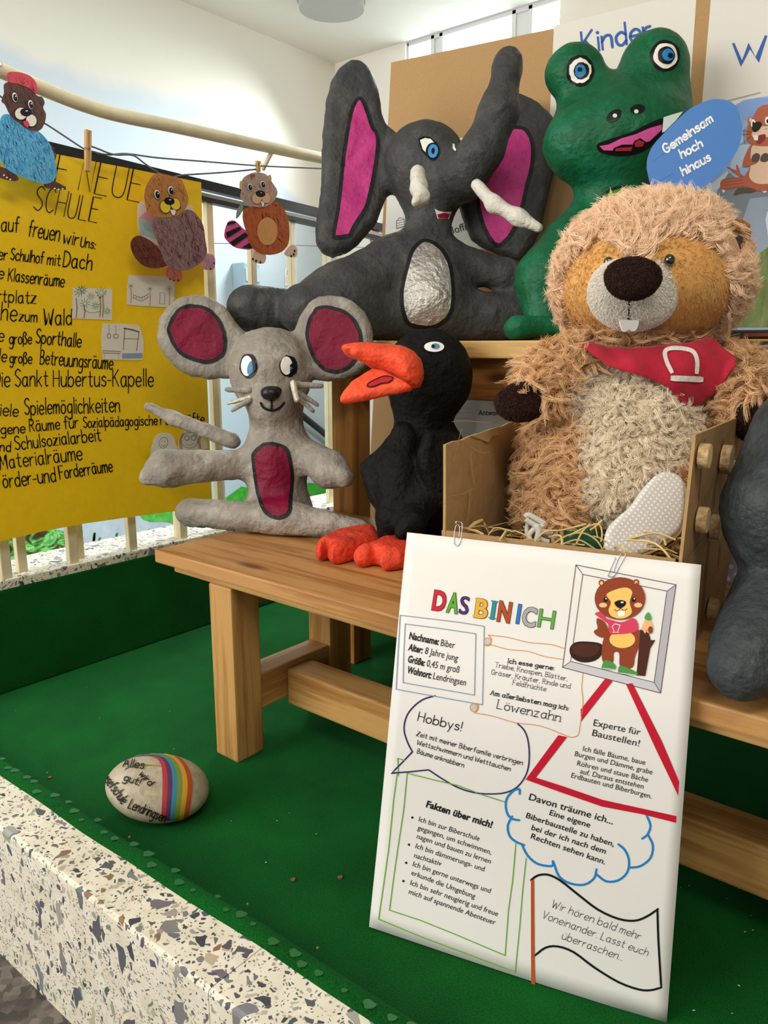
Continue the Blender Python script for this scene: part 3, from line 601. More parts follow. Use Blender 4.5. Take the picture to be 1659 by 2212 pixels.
ik.fill(e7([(90, 1960), (200, 1800), (300, 1850), (410, 1640), (560, 1760), (800, 1750), (1100, 1700), (1100, 3160), (90, 3160)]), '7d858f', 3)
ik.fill(e7([(90, 1960), (190, 1810), (400, 1640), (420, 1650), (330, 1800), (230, 1860)]), 'c8d6ea', 4)
for cx, cy, rx in ((235, 1790, 30), (370, 1800, 16), (485, 1760, 14), (760, 1800, 30)): ik.fill(ell(1480+cx/4.425, cy/4.425, rx/4.425, 45/4.425), 'dfe8f2', 5)
ik.fill(e7([(520, 2212), (620, 1900), (800, 1880), (1100, 1900), (1100, 3160), (500, 3160)]), '98a6ba', 4)
ik.fill(e7([(770, 2100), (790, 2020), (1100, 1990), (1100, 2400), (800, 2300)]), 'd3dcea', 5)
ik.build('mountain_print', s4)
MEAD = plain('5e6b38', 0.8, 0.35, 60, c2='7f8f5a', stretch=(1, 1, 0.35))
T, Fc = tri2d([(1500, 708), (1520, 660), (1565, 620), (1610, 570), (1659, 535), (1800, 500), (1800, 707)], 14); obj('meadow_print', [onboard(x, y, 0.0032) for x, y in T], Fc, MEAD, s4)
ik = Ink(lambda x, y, l=0: onboard(x, y, 0.0026+l)); RB, RBd, CR_ = 'b5654a', '4a3128', 'e9c9ac'
E7 = lambda p: cat(e7(p), 5, True)
ik.fill(E7([(360, 1720), (540, 1700), (570, 1690), (600, 1770), (540, 1790), (360, 1815)]), RB, 4); [ik.line(e7([(365, 1720+k*30), (560, 1695+k*28)]), 1, '8a4632', 5) for k in range(4)]
ik.fill(e7([(405, 1600), (420, 1598), (500, 1640), (490, 1580), (505, 1580), (530, 1660), (570, 1690), (555, 1710), (480, 1660)]), RB, 4)
ik.fill(E7([(470, 1870), (500, 1810), (580, 1795), (690, 1815), (640, 1845), (550, 1850)]), '5c4f46', 5)
ik.fill(E7([(640, 1390), (760, 1400), (900, 1380), (960, 1600), (900, 1780), (720, 1830), (590, 1790), (565, 1700), (620, 1600)]), RB, 5)
ik.fill(E7([(640, 1410), (720, 1395), (860, 1390), (900, 1600), (860, 1740), (700, 1760), (620, 1700), (630, 1590)]), CR_, 6)
ik.fill(E7([(640, 1390), (600, 1440), (555, 1560), (575, 1600), (680, 1570), (700, 1540), (640, 1540), (630, 1480)]), RB, 7)
for cx in (680, 765): ik.fill(E7([(cx-42, 1540), (cx-30, 1490), (cx+10, 1468), (cx+40, 1490), (cx+30, 1540), (cx-5, 1555)]), '5c4f46', 8)
ik.fill(E7([(650, 1130), (700, 1040), (780, 1005), (880, 1020), (940, 1120), (930, 1300), (860, 1390), (700, 1400), (620, 1370), (590, 1320), (600, 1220)]), RB, 7)
ik.fill(ell(*e7([(628, 1152)])[0], 5, 7), RB, 7); ik.fill(ell(*e7([(630, 1152)])[0], 3, 5), CR_, 8)
for cx, cy in ((655, 1185), (790, 1160)): x, y = e7([(cx, cy)])[0]; ik.fill(ell(x, y, 5.2, 9), 'f3f0ea', 8); ik.fill(ell(x+0.6, y+1, 2.4, 4.5), '1c1512', 9)
ik.fill(E7([(640, 1290), (680, 1240), (760, 1210), (850, 1230), (860, 1290), (770, 1320), (680, 1330)]), CR_, 8)
ik.fill(E7([(645, 1220), (670, 1180), (720, 1170), (738, 1200), (710, 1250), (670, 1270), (648, 1250)]), '2a211f', 10)
ik.fill(E7([(690, 1310), (770, 1290), (768, 1340), (720, 1380), (690, 1370)]), '8c3338', 9); ik.fill(e7([(655, 1300), (705, 1300), (700, 1350), (665, 1345)]), 'f6f4ee', 10)
for a, b in (((640, 1270), (545, 1250)), ((635, 1285), (540, 1290)), ((640, 1305), (530, 1390)), ((760, 1220), (790, 1195)), ((765, 1240), (792, 1235))): ik.line(e7([a, b]), 0.9, '4a2c22', 9)
ik.build('animal_print', s4)

# dotted paper hanging from the table edge on the right, things lying on the table there
m, nt, p = newmat('dotted_paper'); p.inputs['Roughness'].default_value = 0.6
co = nd(nt, 'ShaderNodeTexCoord').outputs['Object']; mp = nd(nt, 'ShaderNodeMapping'); mp.inputs['Rotation'].default_value = (0, math.radians(38), 0); mp.inputs['Scale'].default_value = (58, 0, 58); nt.links.new(co, mp.inputs[0])
fr = nd(nt, 'ShaderNodeVectorMath', operation='FRACTION'); nt.links.new(mp.outputs[0], fr.inputs[0])
ds = nd(nt, 'ShaderNodeVectorMath', operation='DISTANCE'); ds.inputs[1].default_value = (0.5, 0, 0.5); nt.links.new(fr.outputs[0], ds.inputs[0])
nt.links.new(ramp(nt, ds.outputs['Value'], [(0.235, lin('c3c5cb')), (0.26, lin('8d8f9b'))]), p.inputs['Base Color']); DOTS = m
gx = np.linspace(-0.62, 0.55, 40); gz = np.linspace(SZ+0.001, TZ-0.004, 8)
V = [(x, 1.4665+0.002*math.sin(x*9)-0.0, z) for z in gz for x in gx]; Fc = [[j*40+i, j*40+i+1, (j+1)*40+i+1, (j+1)*40+i] for j in range(7) for i in range(39)]
V2 = [(x, y+0.0012, z) for x, y, z in V]; nV = len(V)
bd = [[i, i+1, i+1+nV, i+nV] for i in range(39)]+[[7*40+i+1, 7*40+i, 7*40+i+nV, 7*40+i+1+nV] for i in range(39)]
t = obj('dotted_paper', V+V2, Fc+[[i+nV for i in f[::-1]] for f in Fc]+bd, DOTS, smooth=True); tag(t, 'grey paper with white dots hanging in front of the table edge', 'paper')
a, b = ony(1556, 737, 1.5), ony(1659, 737, 1.5)
t = thing('tray', 'dark flat tray with a red-brown strip lying on the table at the right edge', 'tray', (a[0]+0.25, 1.6, TZ))
mb = MB(); mb.box((a[0]-0.02, 1.50, TZ), (0.4, 1.75, TZ+0.016), 0, 0.003); mb.build('base', plain('38302c', 0.6, 0.2, 40), t)
mb = MB(); mb.box((a[0]+0.04, 1.496, TZ+0.004), (0.38, 1.504, TZ+0.010), 0, 0.001); mb.build('strip', plain('8a4632', 0.5), t)
t = thing('paper_scrap', 'crumpled white paper scrap between bandana and dotted paper', 'paper', tuple(ony(1552, 737, 1.43)))
obj('scrap', *prism([ony(x, y, 1.4625) for x, y in ((1535, 728), (1560, 722), (1568, 739), (1540, 741))], (0, -1, 0), 0.001), plain('c9cabf', 0.7), t)
# ------------------------------------------------------------------ rounded bodies: blended solids turned into one skin
_P = np.random.default_rng(11).permutation(256).astype(np.int64); _P = np.concatenate([_P, _P, _P])
def pnoise(X):
    X = np.asarray(X); i = np.floor(X).astype(np.int64); f = X-i; i &= 255; u = f*f*f*(f*(f*6-15)+10); r = 0
    for dx in (0, 1):
        for dy in (0, 1):
            for dz in (0, 1):
                h = _P[_P[_P[i[..., 0]+dx]+i[..., 1]+dy]+i[..., 2]+dz] & 15
                gx = np.where(h < 8, 1.0, -1.0)*((h & 1)*0.8+0.2); gy = np.where(h & 2, 1.0, -1.0)*(((h >> 2) & 1)*0.8+0.2); gz = np.where(h & 4, 1.0, -1.0)*(((h >> 3) & 1)*0.8+0.2)
                w = (u[..., 0] if dx else 1-u[..., 0])*(u[..., 1] if dy else 1-u[..., 1])*(u[..., 2] if dz else 1-u[..., 2])
                r = r+w*(gx*(f[..., 0]-dx)+gy*(f[..., 1]-dy)+gz*(f[..., 2]-dz))
    return r
def sd_cone(a, b, ra, rb):
    a = np.array(a, float); b = np.array(b, float); ba = b-a; L2 = ba@ba
    def f(P):
        t = np.clip(((P-a)@ba)/L2, 0, 1); return np.linalg.norm(P-a-t[..., None]*ba, axis=-1)-(ra+(rb-ra)*t)
    r = max(ra, rb); return f, np.minimum(a, b)-r, np.maximum(a, b)+r
def sd_ell(c, R, rad):
    """ellipsoid; rows of R are its axes"""
    c = np.array(c, float); R = np.array(R, float); rad = np.array(rad, float)
    def f(P):
        q = (P-c)@R.T; k0 = np.linalg.norm(q/rad, axis=-1); k1 = np.linalg.norm(q/rad**2, axis=-1)+1e-9; return k0*(k0-1)/k1
    e = np.sqrt(((R*rad[:, None])**2).sum(0)); return f, c-e, c+e
def _sdpoly(P2, x, y):
    P2 = np.array(P2); d = np.full(x.shape, 1e9); A = P2; B = np.roll(P2, -1, 0)
    for a, b in zip(A, B):
        e = b-a; t = np.clip(((x-a[0])*e[0]+(y-a[1])*e[1])/(e@e+1e-12), 0, 1); d = np.minimum(d, (x-a[0]-e[0]*t)**2+(y-a[1]-e[1]*t)**2)
    return np.where(inpoly(x, y, P2), -1, 1)*np.sqrt(d)
def sd_puff(px, p0, nrm, T, w):
    """outline given in frame pixels, lying in the plane (p0, nrm); half thickness T, edges rounded over w"""
    nrm = unit(nrm); p0 = np.array(p0, float); a = np.array([0, 0, 1.]) if abs(nrm[2]) < 0.9 else np.array([0, 1., 0]); u = unit(np.cross(a, nrm)); v = np.cross(nrm, u)
    P3 = np.array([onpl(x, y, p0, nrm) for x, y in px]); P2 = np.stack([(P3-p0)@u, (P3-p0)@v], 1)
    def f(P):
        q = P-p0; x = q@u; y = q@v; z = q@nrm; out = np.full(z.shape, 1.0)
        lo = P2.min(0)-0.06; hi = P2.max(0)+0.06; near = (np.abs(z) < T+0.06) & (x > lo[0]) & (x < hi[0]) & (y > lo[1]) & (y < hi[1])
        s = _sdpoly(P2, x[near], y[near]); k = np.clip(-s/w, 0, 1); h = T*np.sqrt(np.clip(1-(1-k)**2, 0, 1)); dz = np.abs(z[near])-h
        out[near] = np.where(s > 0, np.hypot(s, np.maximum(dz, 0)), np.where(dz > 0, dz*0.8, -np.minimum(-dz, -s)))
        return out
    e = T+0.005; return f, P3.min(0)-e, P3.max(0)+e
def cone(a, b, D=None):
    """limb between two pixel points: a=(x, y, depth, radius in pixels)"""
    (x0, y0, d0, r0), (x1, y1, d1, r1) = a, b; return sd_cone(atd(x0, y0, d0), atd(x1, y1, d1), r0*d0/FPX, r1*d1/FPX)
def ball(x, y, D, rx, ry, rd, roll=0):
    a = math.radians(roll); X = RT*math.cos(a)-UP*math.sin(a); Y = RT*math.sin(a)+UP*math.cos(a); k = D/FPX
    return sd_ell(atd(x, y, D), [X, Y, FW], [rx*k, ry*k, rd*k])
def skin(prims, res, k=0.02, rough=0.0, fine=0.0, floor=None, seed=0.0):
    """prims: (solid, blend) -> vertices and quads of the blended surface"""
    prims = [(q if isinstance(q[0], tuple) else (q, k)) for q in prims]
    lo = np.min([q[0][1] for q in prims], 0)-3*res; hi = np.max([q[0][2] for q in prims], 0)+3*res
    n = np.ceil((hi-lo)/res).astype(int)+1; ax = [lo[i]+res*np.arange(n[i]) for i in range(3)]
    D = np.full(n, 1.0)
    for (f, a, b), kk in prims:
        m = abs(kk)+4*res; s = [slice(max(0, int((a[i]-m-lo[i])/res)), min(n[i], int((b[i]+m-lo[i])/res)+2)) for i in range(3)]
        G = np.stack(np.meshgrid(ax[0][s[0]], ax[1][s[1]], ax[2][s[2]], indexing='ij'), -1)
        d = f(G); o = D[tuple(s)]
        if kk > 0: h = np.clip(0.5+0.5*(o-d)/kk, 0, 1); D[tuple(s)] = o*(1-h)+d*h-kk*h*(1-h)
        elif kk == 0: D[tuple(s)] = np.minimum(o, d)
        else: D[tuple(s)] = np.maximum(o, -d)
    if floor is not None: D = np.maximum(D, (floor-ax[2])[None, None, :])
    # surface nets
    S = D < 0; nx, ny, nz = n; V = np.zeros((nx-1, ny-1, nz-1, 3)); C = np.zeros((nx-1, ny-1, nz-1))
    for axis in range(3):
        sl0 = [slice(None)]*3; sl1 = [slice(None)]*3; sl0[axis] = slice(0, -1); sl1[axis] = slice(1, None)
        a, b = D[tuple(sl0)], D[tuple(sl1)]; cr = (a < 0) != (b < 0); t = np.where(cr, a/(a-b+1e-20), 0)
        o1, o2 = [x for x in range(3) if x != axis]
        for i in (0, 1):
            for j in (0, 1):
                sl = [slice(None)]*3; sl[o1] = slice(i, n[o1]-1+i); sl[o2] = slice(j, n[o2]-1+j); sl = tuple(sl)
                c = cr[sl]; C += c; V[..., axis] += np.where(c, t[sl], 0); V[..., o1] += c*i; V[..., o2] += c*j
    act = C > 0; idx = np.full(act.shape, -1); idx[act] = np.arange(act.sum())
    I = np.argwhere(act); P = lo+res*(I+V[act]/C[act][:, None]); F4 = []
    for axis in range(3):
        sl0 = [slice(1, -1)]*3; sl1 = [slice(1, -1)]*3; sl0[axis] = slice(0, -1); sl1[axis] = slice(1, None)
        a, b = S[tuple(sl0)], S[tuple(sl1)]; e = np.argwhere(a != b); ins = a[tuple(e.T)]
        o1, o2 = [x for x in range(3) if x != axis]; base = e.copy(); base[:, o1] += 1; base[:, o2] += 1
        def g(i, j): q = base.copy(); q[:, o1] -= 1-i; q[:, o2] -= 1-j; return idx[tuple(q.T)]
        q = np.stack([g(0, 0), g(1, 0), g(1, 1), g(0, 1)], 1)
        flip = ins if axis != 1 else ~ins; q[~flip] = q[~flip][:, ::-1]; F4.append(q)
    F4 = np.vstack(F4); F4 = F4[(F4 >= 0).all(1)]
    for _ in range(2):                                    # light smoothing
        A = np.zeros_like(P); W_ = np.zeros(len(P))
        for i in range(4):
            for j in ((i+1) % 4, (i+3) % 4): np.add.at(A, F4[:, i], P[F4[:, j]]); np.add.at(W_, F4[:, i], 1)
        P = 0.5*P+0.5*A/np.maximum(W_, 1)[:, None]
    if rough or fine:
        Nn = normals(P, F4)
        q = P+seed
        r = pnoise(q*9)+0.5*pnoise(q*19+5); w = 1-2*np.abs(pnoise(q*np.array([24, 24, 17])+9)); w2 = 1-2*np.abs(pnoise(q*52+3))
        P = P+Nn*(rough*r+fine*(0.55*w+0.3*w2-0.4))[:, None]
        if floor is not None: P[:, 2] = np.maximum(P[:, 2], floor)
    return P, F4
def normals(P, F4):
    n = np.cross(P[F4[:, 2]]-P[F4[:, 0]], P[F4[:, 3]]-P[F4[:, 1]]); N_ = np.zeros_like(P)
    for i in range(4): np.add.at(N_, F4[:, i], n)
    return N_/(np.linalg.norm(N_, axis=1)[:, None]+1e-12)
class Skin:
    """a finished surface that paint, cloth and fur can be laid on"""
    def __init__(s, P, Fc): s.P = P; s.F = Fc; s.N = normals(P, Fc); s.t = BVHTree.FromPolygons(P.tolist(), Fc.tolist())
    def hit(s, x, y):
        d = unit(ray(x, y)); h = s.t.ray_cast(Vector(CAM), Vector(d))
        if h[0] is None or h[1].dot(Vector(d)) > 0.05: return None
        return np.array(h[0]), np.array(h[1])
    def put(s, pts, lift, ref=None):
        """points on the surface seen through the given frame pixels; outside the outline the nearest edge point"""
        out = [None]*len(pts); dep = []
        for i, (x, y) in enumerate(pts):
            h = s.hit(x, y)
            if h is not None:
                f = h[2] if len(h) > 2 else None
                q = np.array(h[0]); n = h[1]; out[i] = q+n*lift; dep.append((q-CAM)@FW)
        dm = np.median(dep) if dep else 1.5
        for i, (x, y) in enumerate(pts):
            if out[i] is None:
                h = s.t.find_nearest(Vector(atd(x, y, dm))); out[i] = np.array(h[0])+np.array(h[1])*lift
        return np.array(out)
    def smoothed(s):
        return s
def paint_on(sk, name, P, mat, parent, lift=0.0012, step=5.0, thick=0.0):
    T, Fc = tri2d(P, step); V = sk.put(T, lift)
    Fc = [f if np.dot(np.cross(V[f[1]]-V[f[0]], V[f[2]]-V[f[0]]), FW) < 0 else f[::-1] for f in Fc]
    return obj(name, V, Fc, mat, parent, smooth=True)
def ink_on(sk, base=0.0014):
    return Ink(lambda x, y, l=0: sk.put([(x, y)], base+l*3)[0])
class SInk(Ink):
    """ink that follows a curved skin: outlines are cut fine enough to hug it"""
    def __init__(s, sk, base=0.0012, step=4.0): Ink.__init__(s, None); s.sk = sk; s.base = base; s.step = step
    def tri(s, P2, Fc, c, lay):
        b = len(s.V); V = s.sk.put([tuple(p) for p in P2], s.base+lay*0.0005); s.V += [tuple(v) for v in V]; k = s._c(c)
        for f in Fc:
            f = list(f)
            if np.dot(np.cross(V[f[1]]-V[f[0]], V[f[2]]-V[f[0]]), FW) > 0: f = f[::-1]
            s.F.append([i+b for i in f]); s.M.append(k)
    def fill(s, P, c, lay=1): T, Fc = tri2d(P, s.step); s.tri(T, Fc, c, lay); return s
    def line(s, P, w, c, lay=2, closed=False, taper=False): return Ink.line(s, resample(P, s.step, closed), w, c, lay, closed)
# ------------------------------------------------------------------ papier-mache mouse
BLACKP = mache('1a1a1b', 0.5, 0.2, wr=0.4); 
def body(prims, res, mat, name, parent, k=0.02, rough=0.0022, fine=0.0016, floor=None, seed=0.0):
    P, Fc = skin(prims, res, k, rough, fine, floor, seed); o = obj(name, P, Fc, mat, parent, smooth=True); return Skin(P, Fc), o
def C_(cv, *pts): return [(*cv([(x, y)])[0],) for x, y in pts]
def limb(cv, s, a, b): (x0, y0, d0, r0), (x1, y1, d1, r1) = a, b; p, q = cv([(x0, y0), (x1, y1)]); return cone((*p, d0, r0/s), (*q, d1, r1/s))
def blob(cv, s, x, y, D, rx, ry, rd, roll=0): p, = cv([(x, y)]); return ball(*p, D, rx/s, ry/s, rd/s, roll)
s = 2.155; d1 = K(280, 620, s); L = lambda a, b: limb(d1, s, a, b); B = lambda *a: blob(d1, s, *a)
t = thing('mouse_figure', 'grey papier-mache mouse with big dark red ears sitting on the bench end', 'figure', tuple(onz(590, 1150, SZ)))
Dm = 1.85; GREY = mache('918a80', 0.6, 0.16, c2='a8a198', wr=0.75, c3='7d776d')
lz = lambda cx, cy, h: Dz(*d1([(cx, cy)])[0], SZ+h)
pr = [(B(655, 365, Dm, 195, 175, 170), 0.02), (L((660, 470, Dm-.02, 150), (660, 530, Dm-.04, 118)), 0.05), (L((685, 600, Dm+.01, 120), (690, 780, Dm+.01, 135)), 0.03),
      (L((680, 780, Dm+.01, 132), (690, 1000, Dm+.02, 138)), 0.03), (B(690, 1050, Dm+.02, 165, 95, 150), 0.03)]
nE = unit(-FW+0.12*RT); nE2 = unit(-FW-0.1*RT)
cE = atd(*d1([(300, 220)])[0], Dm+.03); cE2 = atd(*d1([(960, 240)])[0], Dm-.01)
pr += [(sd_puff(d1([(130, 210), (140, 150), (175, 95), (230, 55), (290, 38), (345, 40), (400, 60), (450, 100), (490, 150), (530, 200), (600, 260), (600, 360), (520, 420), (470, 430), (415, 422), (370, 430), (300, 420), (240, 395), (185, 350), (150, 300), (130, 250)]), cE, nE, 0.026, 0.02), 0.012),
       (sd_puff(d1([(765, 205), (790, 150), (830, 80), (880, 45), (925, 36), (985, 42), (1040, 65), (1090, 110), (1125, 165), (1138, 220), (1130, 300), (1110, 370), (1060, 410), (1000, 432), (920, 440), (840, 428), (760, 400), (720, 300)]), cE2, nE2, 0.026, 0.02), 0.012)]
pr += [(L((575, 825, Dm, 62), (170, 842, Dm-.05, 84)), 0.03), (L((170, 850, Dm-.05, 82), (85, 885, Dm-.06, 40)), 0.02),
       (L((790, 760, Dm, 72), (930, 850, Dm-.08, 84)), 0.03), (L((930, 850, Dm-.08, 84), (1005, 890, Dm-.12, 42)), 0.015)]
h = 0.036; la = lz(290, 1052, h); lb = lz(620, 1080, h+.003)
pr += [(L((280, 1048, la, 66), (640, 1075, lb, 74)), 0.02), (L((740, 1075, lz(740, 1080, .04), 82), (1085, 1128, lz(1085, 1128, .024)-.0, 42)), 0.03)]
pr += [(L((480, 718, Dm+.06, 36), (200, 610, Dm+.07, 33)), 0.01), (L((200, 610, Dm+.07, 33), (90, 558, Dm+.07, 22)), 0.01)]
sk, _ = body(pr, 0.0052, GREY, 'body', t, rough=0.003, fine=0.0042, floor=SZ+0.001)
RED = mache('74092c', 0.5, 0.2, wr=0.5); NOSE = plain('151415', 0.35)
eo1 = wob(cat(d1([(175, 215), (185, 160), (215, 110), (265, 82), (320, 82), (370, 100), (415, 140), (440, 190), (455, 250), (445, 310), (410, 345), (365, 358), (310, 350), (250, 325), (205, 280)]), 3, True), 0.008, 7)
eo2 = wob(cat(d1([(820, 240), (825, 170), (850, 115), (880, 90), (940, 88), (1000, 108), (1050, 150), (1080, 205), (1085, 270), (1060, 345), (1010, 390), (950, 402), (900, 390), (860, 345), (835, 295)]), 3, True), 0.008, 6)
bo = wob(cat(d1([(567, 800), (580, 760), (620, 728), (665, 722), (715, 735), (745, 765), (760, 830), (765, 900), (758, 980), (752, 1050), (720, 1078), (680, 1082), (640, 1065), (612, 1030), (595, 980), (580, 900)]), 3, True), 0.005, 8)
for nm, o_ in (('ear_lining', eo1), ('ear_lining', eo2), ('belly_patch', bo)):
    e = paint_on(sk, nm, o_, BLACKP, t, 0.0012); 
    f = paint_on(sk, 'red_paint', wob(inset(o_, 8), 0.006, 9), RED, e if False else t, 0.0024)
    f.parent = e; ORG[f.name] = ORG[e.name]
def eye(sk, parent, outline, white, iris, pupil, iris_c='3f7fae', extra=None, base=0.0012):
    ik = SInk(sk, base, 3.0); ik.fill(outline, '141415', 1); ik.fill(white, 'f1efe8', 3)
    if extra: extra(ik)
    if iris: ik.fill(iris, iris_c, 5)
    if pupil: ik.fill(pupil, '101214', 7)
    return ik.build('eye', parent, 0.35)
D1e = lambda *a: d1(ell(*a))
eye(sk, t, wob(D1e(555, 368, 41, 57), .03, 5), D1e(549, 368, 27, 46), D1e(566, 378, 14, 32, 12), d1([(572, 345), (590, 355), (590, 385), (575, 405), (578, 375)]))
eye(sk, t, wob(D1e(738, 369, 42, 50), .03, 6), D1e(728, 367, 27, 42), D1e(755, 380, 12, 26), d1([(740, 368), (762, 352), (775, 372), (772, 400), (748, 408), (742, 392), (756, 376)]))
pn = K(280, 620, s)
nb = blob(d1, s, 657, 495, Dm-.105, 46, 34, 40); P, Fc = skin([(nb, 0.01)], 0.003, 0.01, 0.001, 0.001); obj('nose', P, Fc, NOSE, t, smooth=True)
ik = SInk(sk, 0.0014); ik.fill(cat(d1([(610, 490), (630, 466), (680, 463), (705, 478), (700, 505), (680, 525), (655, 532), (630, 515)]), 3, True), '141414', 1)
ik.line(cat(d1([(660, 525), (662, 550), (660, 572)]), 4), 4.5, '141414', 2); ik.line(cat(d1([(612, 538), (625, 560), (660, 574), (695, 562), (718, 538)]), 4), 4.5, '141414', 2); ik.build('mouth', t)
FOIL = plain('c9c4b2', 0.35, 0.25, 40, bump=0.6, bscale=90, metal=0.6)
for a, b, r, m in (((560, 480), (452, 478), 15, 0), ((565, 512), (458, 542), 13, 1), ((560, 525), (478, 575), 13, 0), ((770, 455), (893, 460), 16, 0), ((780, 490), (874, 548), 14, 0), ((790, 520), (855, 578), 13, 0)):
    P, Fc = skin([(limb(d1, s, (*a, Dm-.085, r*1.15), (*b, Dm-.075, r*0.75)), 0.01)], 0.0035, 0.01, 0.001, 0.0012, seed=a[0]); obj('whisker', P, Fc, FOIL if m else GREY, t, smooth=True)
P, Fc = skin([(limb(d1, s, (762, 448, Dm-.098, 17), (778, 525, Dm-.1, 15)), 0.01)], 0.0033, 0.01, 0.001, 0.0015); obj('foil_knot', P, Fc, FOIL, t, smooth=True)

# ------------------------------------------------------------------ papier-mache raven
s = 3.687; e1 = K(680, 640, s); L = lambda a, b: limb(e1, s, a, b); B = lambda *a: blob(e1, s, *a)
t = thing('raven_figure', 'black papier-mache bird with open orange beak standing between mouse and box', 'figure', tuple(onz(780, 1205, SZ)))
Dr = 1.66; RB_ = mache('0b0b0b', 0.62, 0.25, c2='161513', wr=0.8, spec=0.14)
pf = -FW
pr = [(B(905, 640, Dr, 350, 378, 330), 0.02), (L((850, 950, Dr+.01, 215), (850, 1120, Dr+.02, 230)), 0.03), (B(860, 1420, Dr+.05, 300, 420, 270), 0.03), (B(1010, 1400, Dr+.03, 230, 380, 240), 0.03),
      (sd_puff(e1([(650, 1000), (600, 1105), (500, 1220), (370, 1330), (362, 1390), (400, 1530), (440, 1640), (500, 1700), (520, 1716), (600, 1600), (760, 1400), (820, 1120), (760, 1010)]), atd(*e1([(560, 1350)])[0], Dr-.02), unit(pf-0.35*RT), 0.018, 0.016), 0.01),
      (sd_puff(e1([(880, 1060), (1160, 1080), (1220, 1500), (1200, 1790), (1080, 1750), (980, 1640), (890, 1520), (835, 1390), (820, 1250)]), atd(*e1([(1000, 1400)])[0], Dr-.07), unit(pf+0.3*RT), 0.016, 0.016), 0.01),
      (L((690, 1380, Dr-.03, 165), (600, 1800, Dr-.05, 105)), 0.03), (L((600, 1790, Dr-.05, 112), (560, 1890, Dr-.05, 60)), 0.02), (L((900, 1500, Dr, 180), (790, 1790, Dr-.09, 90)), 0.03), (L((780, 1790, Dr-.09, 90), (690, 1880, Dr-.1, 60)), 0.02), (L((950, 1500, Dr+.06, 200), (960, 1880, Dr+.09, 120)), 0.03)]
sk, _ = body(pr, 0.0052, RB_, 'body', t, rough=0.0024, fine=0.0030, floor=SZ+0.001, seed=3.0)
OR = mache('f0492c', 0.5, 0.12, c2='f6603c', wr=0.7)
hb = atd(*e1([(560, 500)])[0], Dr-.12)
P, Fc = skin([(sd_puff(e1([(215, 430), (230, 395), (290, 378), (430, 375), (560, 390), (700, 405), (790, 440), (840, 490), (865, 590), (860, 660), (835, 730), (760, 735), (700, 705), (640, 650), (560, 605), (480, 590), (400, 535), (320, 505), (250, 480)]), hb, unit(-FW-0.25*RT), 0.055, 0.05), 0.01), (L((330, 440, Dr-.16, 48), (640, 530, Dr-.12, 110)), 0.02)], 0.0045, 0.02, 0.002, 0.003, seed=1.0)
skb = Skin(P, Fc); obj('upper_beak', P, Fc, OR, t, smooth=True)
P, Fc = skin([(sd_puff(e1([(198, 825), (230, 770), (300, 690), (400, 630), (460, 595), (560, 610), (700, 680), (790, 735), (650, 762), (520, 787), (400, 815), (260, 838), (200, 840)]), hb+FW*.0, unit(-FW*0.75+UP*0.75-0.15*RT), 0.012, 0.012), 0.01)], 0.004, 0.01, 0.001, 0.0018)
skl = Skin(P, Fc); lb_ = obj('lower_beak', P, Fc, OR, t, smooth=True)
ik = SInk(skl, 0.001, 3); tp = cat(e1([(418, 715), (440, 690), (500, 660), (560, 640), (625, 655), (590, 690), (530, 700), (480, 720), (435, 728)]), 3, True)
ik.fill(tp, 'b3262c', 1); ik.line(tp, 2.2, '2a1214', 2, closed=True); o = ik.build('tongue', t)
eye(sk, t, e1(ell(950, 408, 79, 41)), e1(ell(950, 408, 78, 40)), e1(ell(958, 406, 33, 22)), e1(ell(940, 408, 14, 12)), '5b8aa8')
FEET = mache('d8412c', 0.55, 0.25, c2='ee5435', wr=0.8, c3='9a4a3a')
def foot(P, zc, T, seed):
    zc = SZ+zc; c = onz(*P[0], zc); q = skin([(sd_puff(P, c, (0, 0, 1), T, 0.022), 0.01)], 0.0036, 0.01, 0.0016, 0.002, floor=SZ+0.001, seed=seed); obj('foot', *q, FEET, t, smooth=True)
foot(e1([(0, 2035), (30, 1985), (130, 1930), (300, 1895), (440, 1880), (480, 1870), (505, 1920), (515, 1970), (450, 2000), (330, 2035), (210, 2065), (130, 2070), (95, 2050), (110, 2030), (40, 2050)]), 0.022, 0.024, 2.0)
foot(e1([(790, 1890), (640, 1880), (580, 1900), (530, 1975), (440, 2025), (330, 2055), (300, 2078), (340, 2092), (420, 2092), (470, 2075), (520, 2085), (525, 2120), (600, 2118), (690, 2110), (790, 2080)]), 0.022, 0.024, 4.0)

# ------------------------------------------------------------------ papier-mache elephant
s = 2.765; c3 = K(650, 60, s); L = lambda a, b: limb(c3, s, a, b); B = lambda *a: blob(c3, s, *a)
De = 2.06; G2 = mache('424242', 0.55, 0.2, c2='525150', wr=0.7, c3='343435')
t = thing('elephant_figure', 'dark grey papier-mache elephant with pink ears and raised trunk on the table', 'figure', tuple(onz(905, 738, TZ)[:2])+(TZ,) if False else (-1.2, 1.68, TZ))
def PXc(a, b): (x0, y0, d0, r0), (x1, y1, d1, r1) = a, b; return cone(a, b)
Dl = 1.95
pr = [(B(740, 820, De, 240, 245, 230), 0.03), (L((860, 900, De-.03, 160), (965, 890, De-.10, 128)), 0.05), (L((965, 890, De-.10, 125), (1085, 730, De-.15, 108)), 0.04), (L((1085, 730, De-.15, 108), (1180, 500, De-.16, 100)), 0.04),
      (L((1180, 500, De-.16, 100), (1235, 240, De-.14, 84)), 0.04), (L((1235, 240, De-.14, 84), (1245, 195, De-.14, 74)), 0.02),
      (L((765, 1050, De, 150), (765, 1200, De, 132)), 0.05), (B(765, 1530, De, 225, 285, 230), 0.05), (B(770, 1660, De-.02, 245, 205, 220), 0.05), (L((640, 1330, De, 90), (560, 1390, De-.02, 130)), 0.06)]
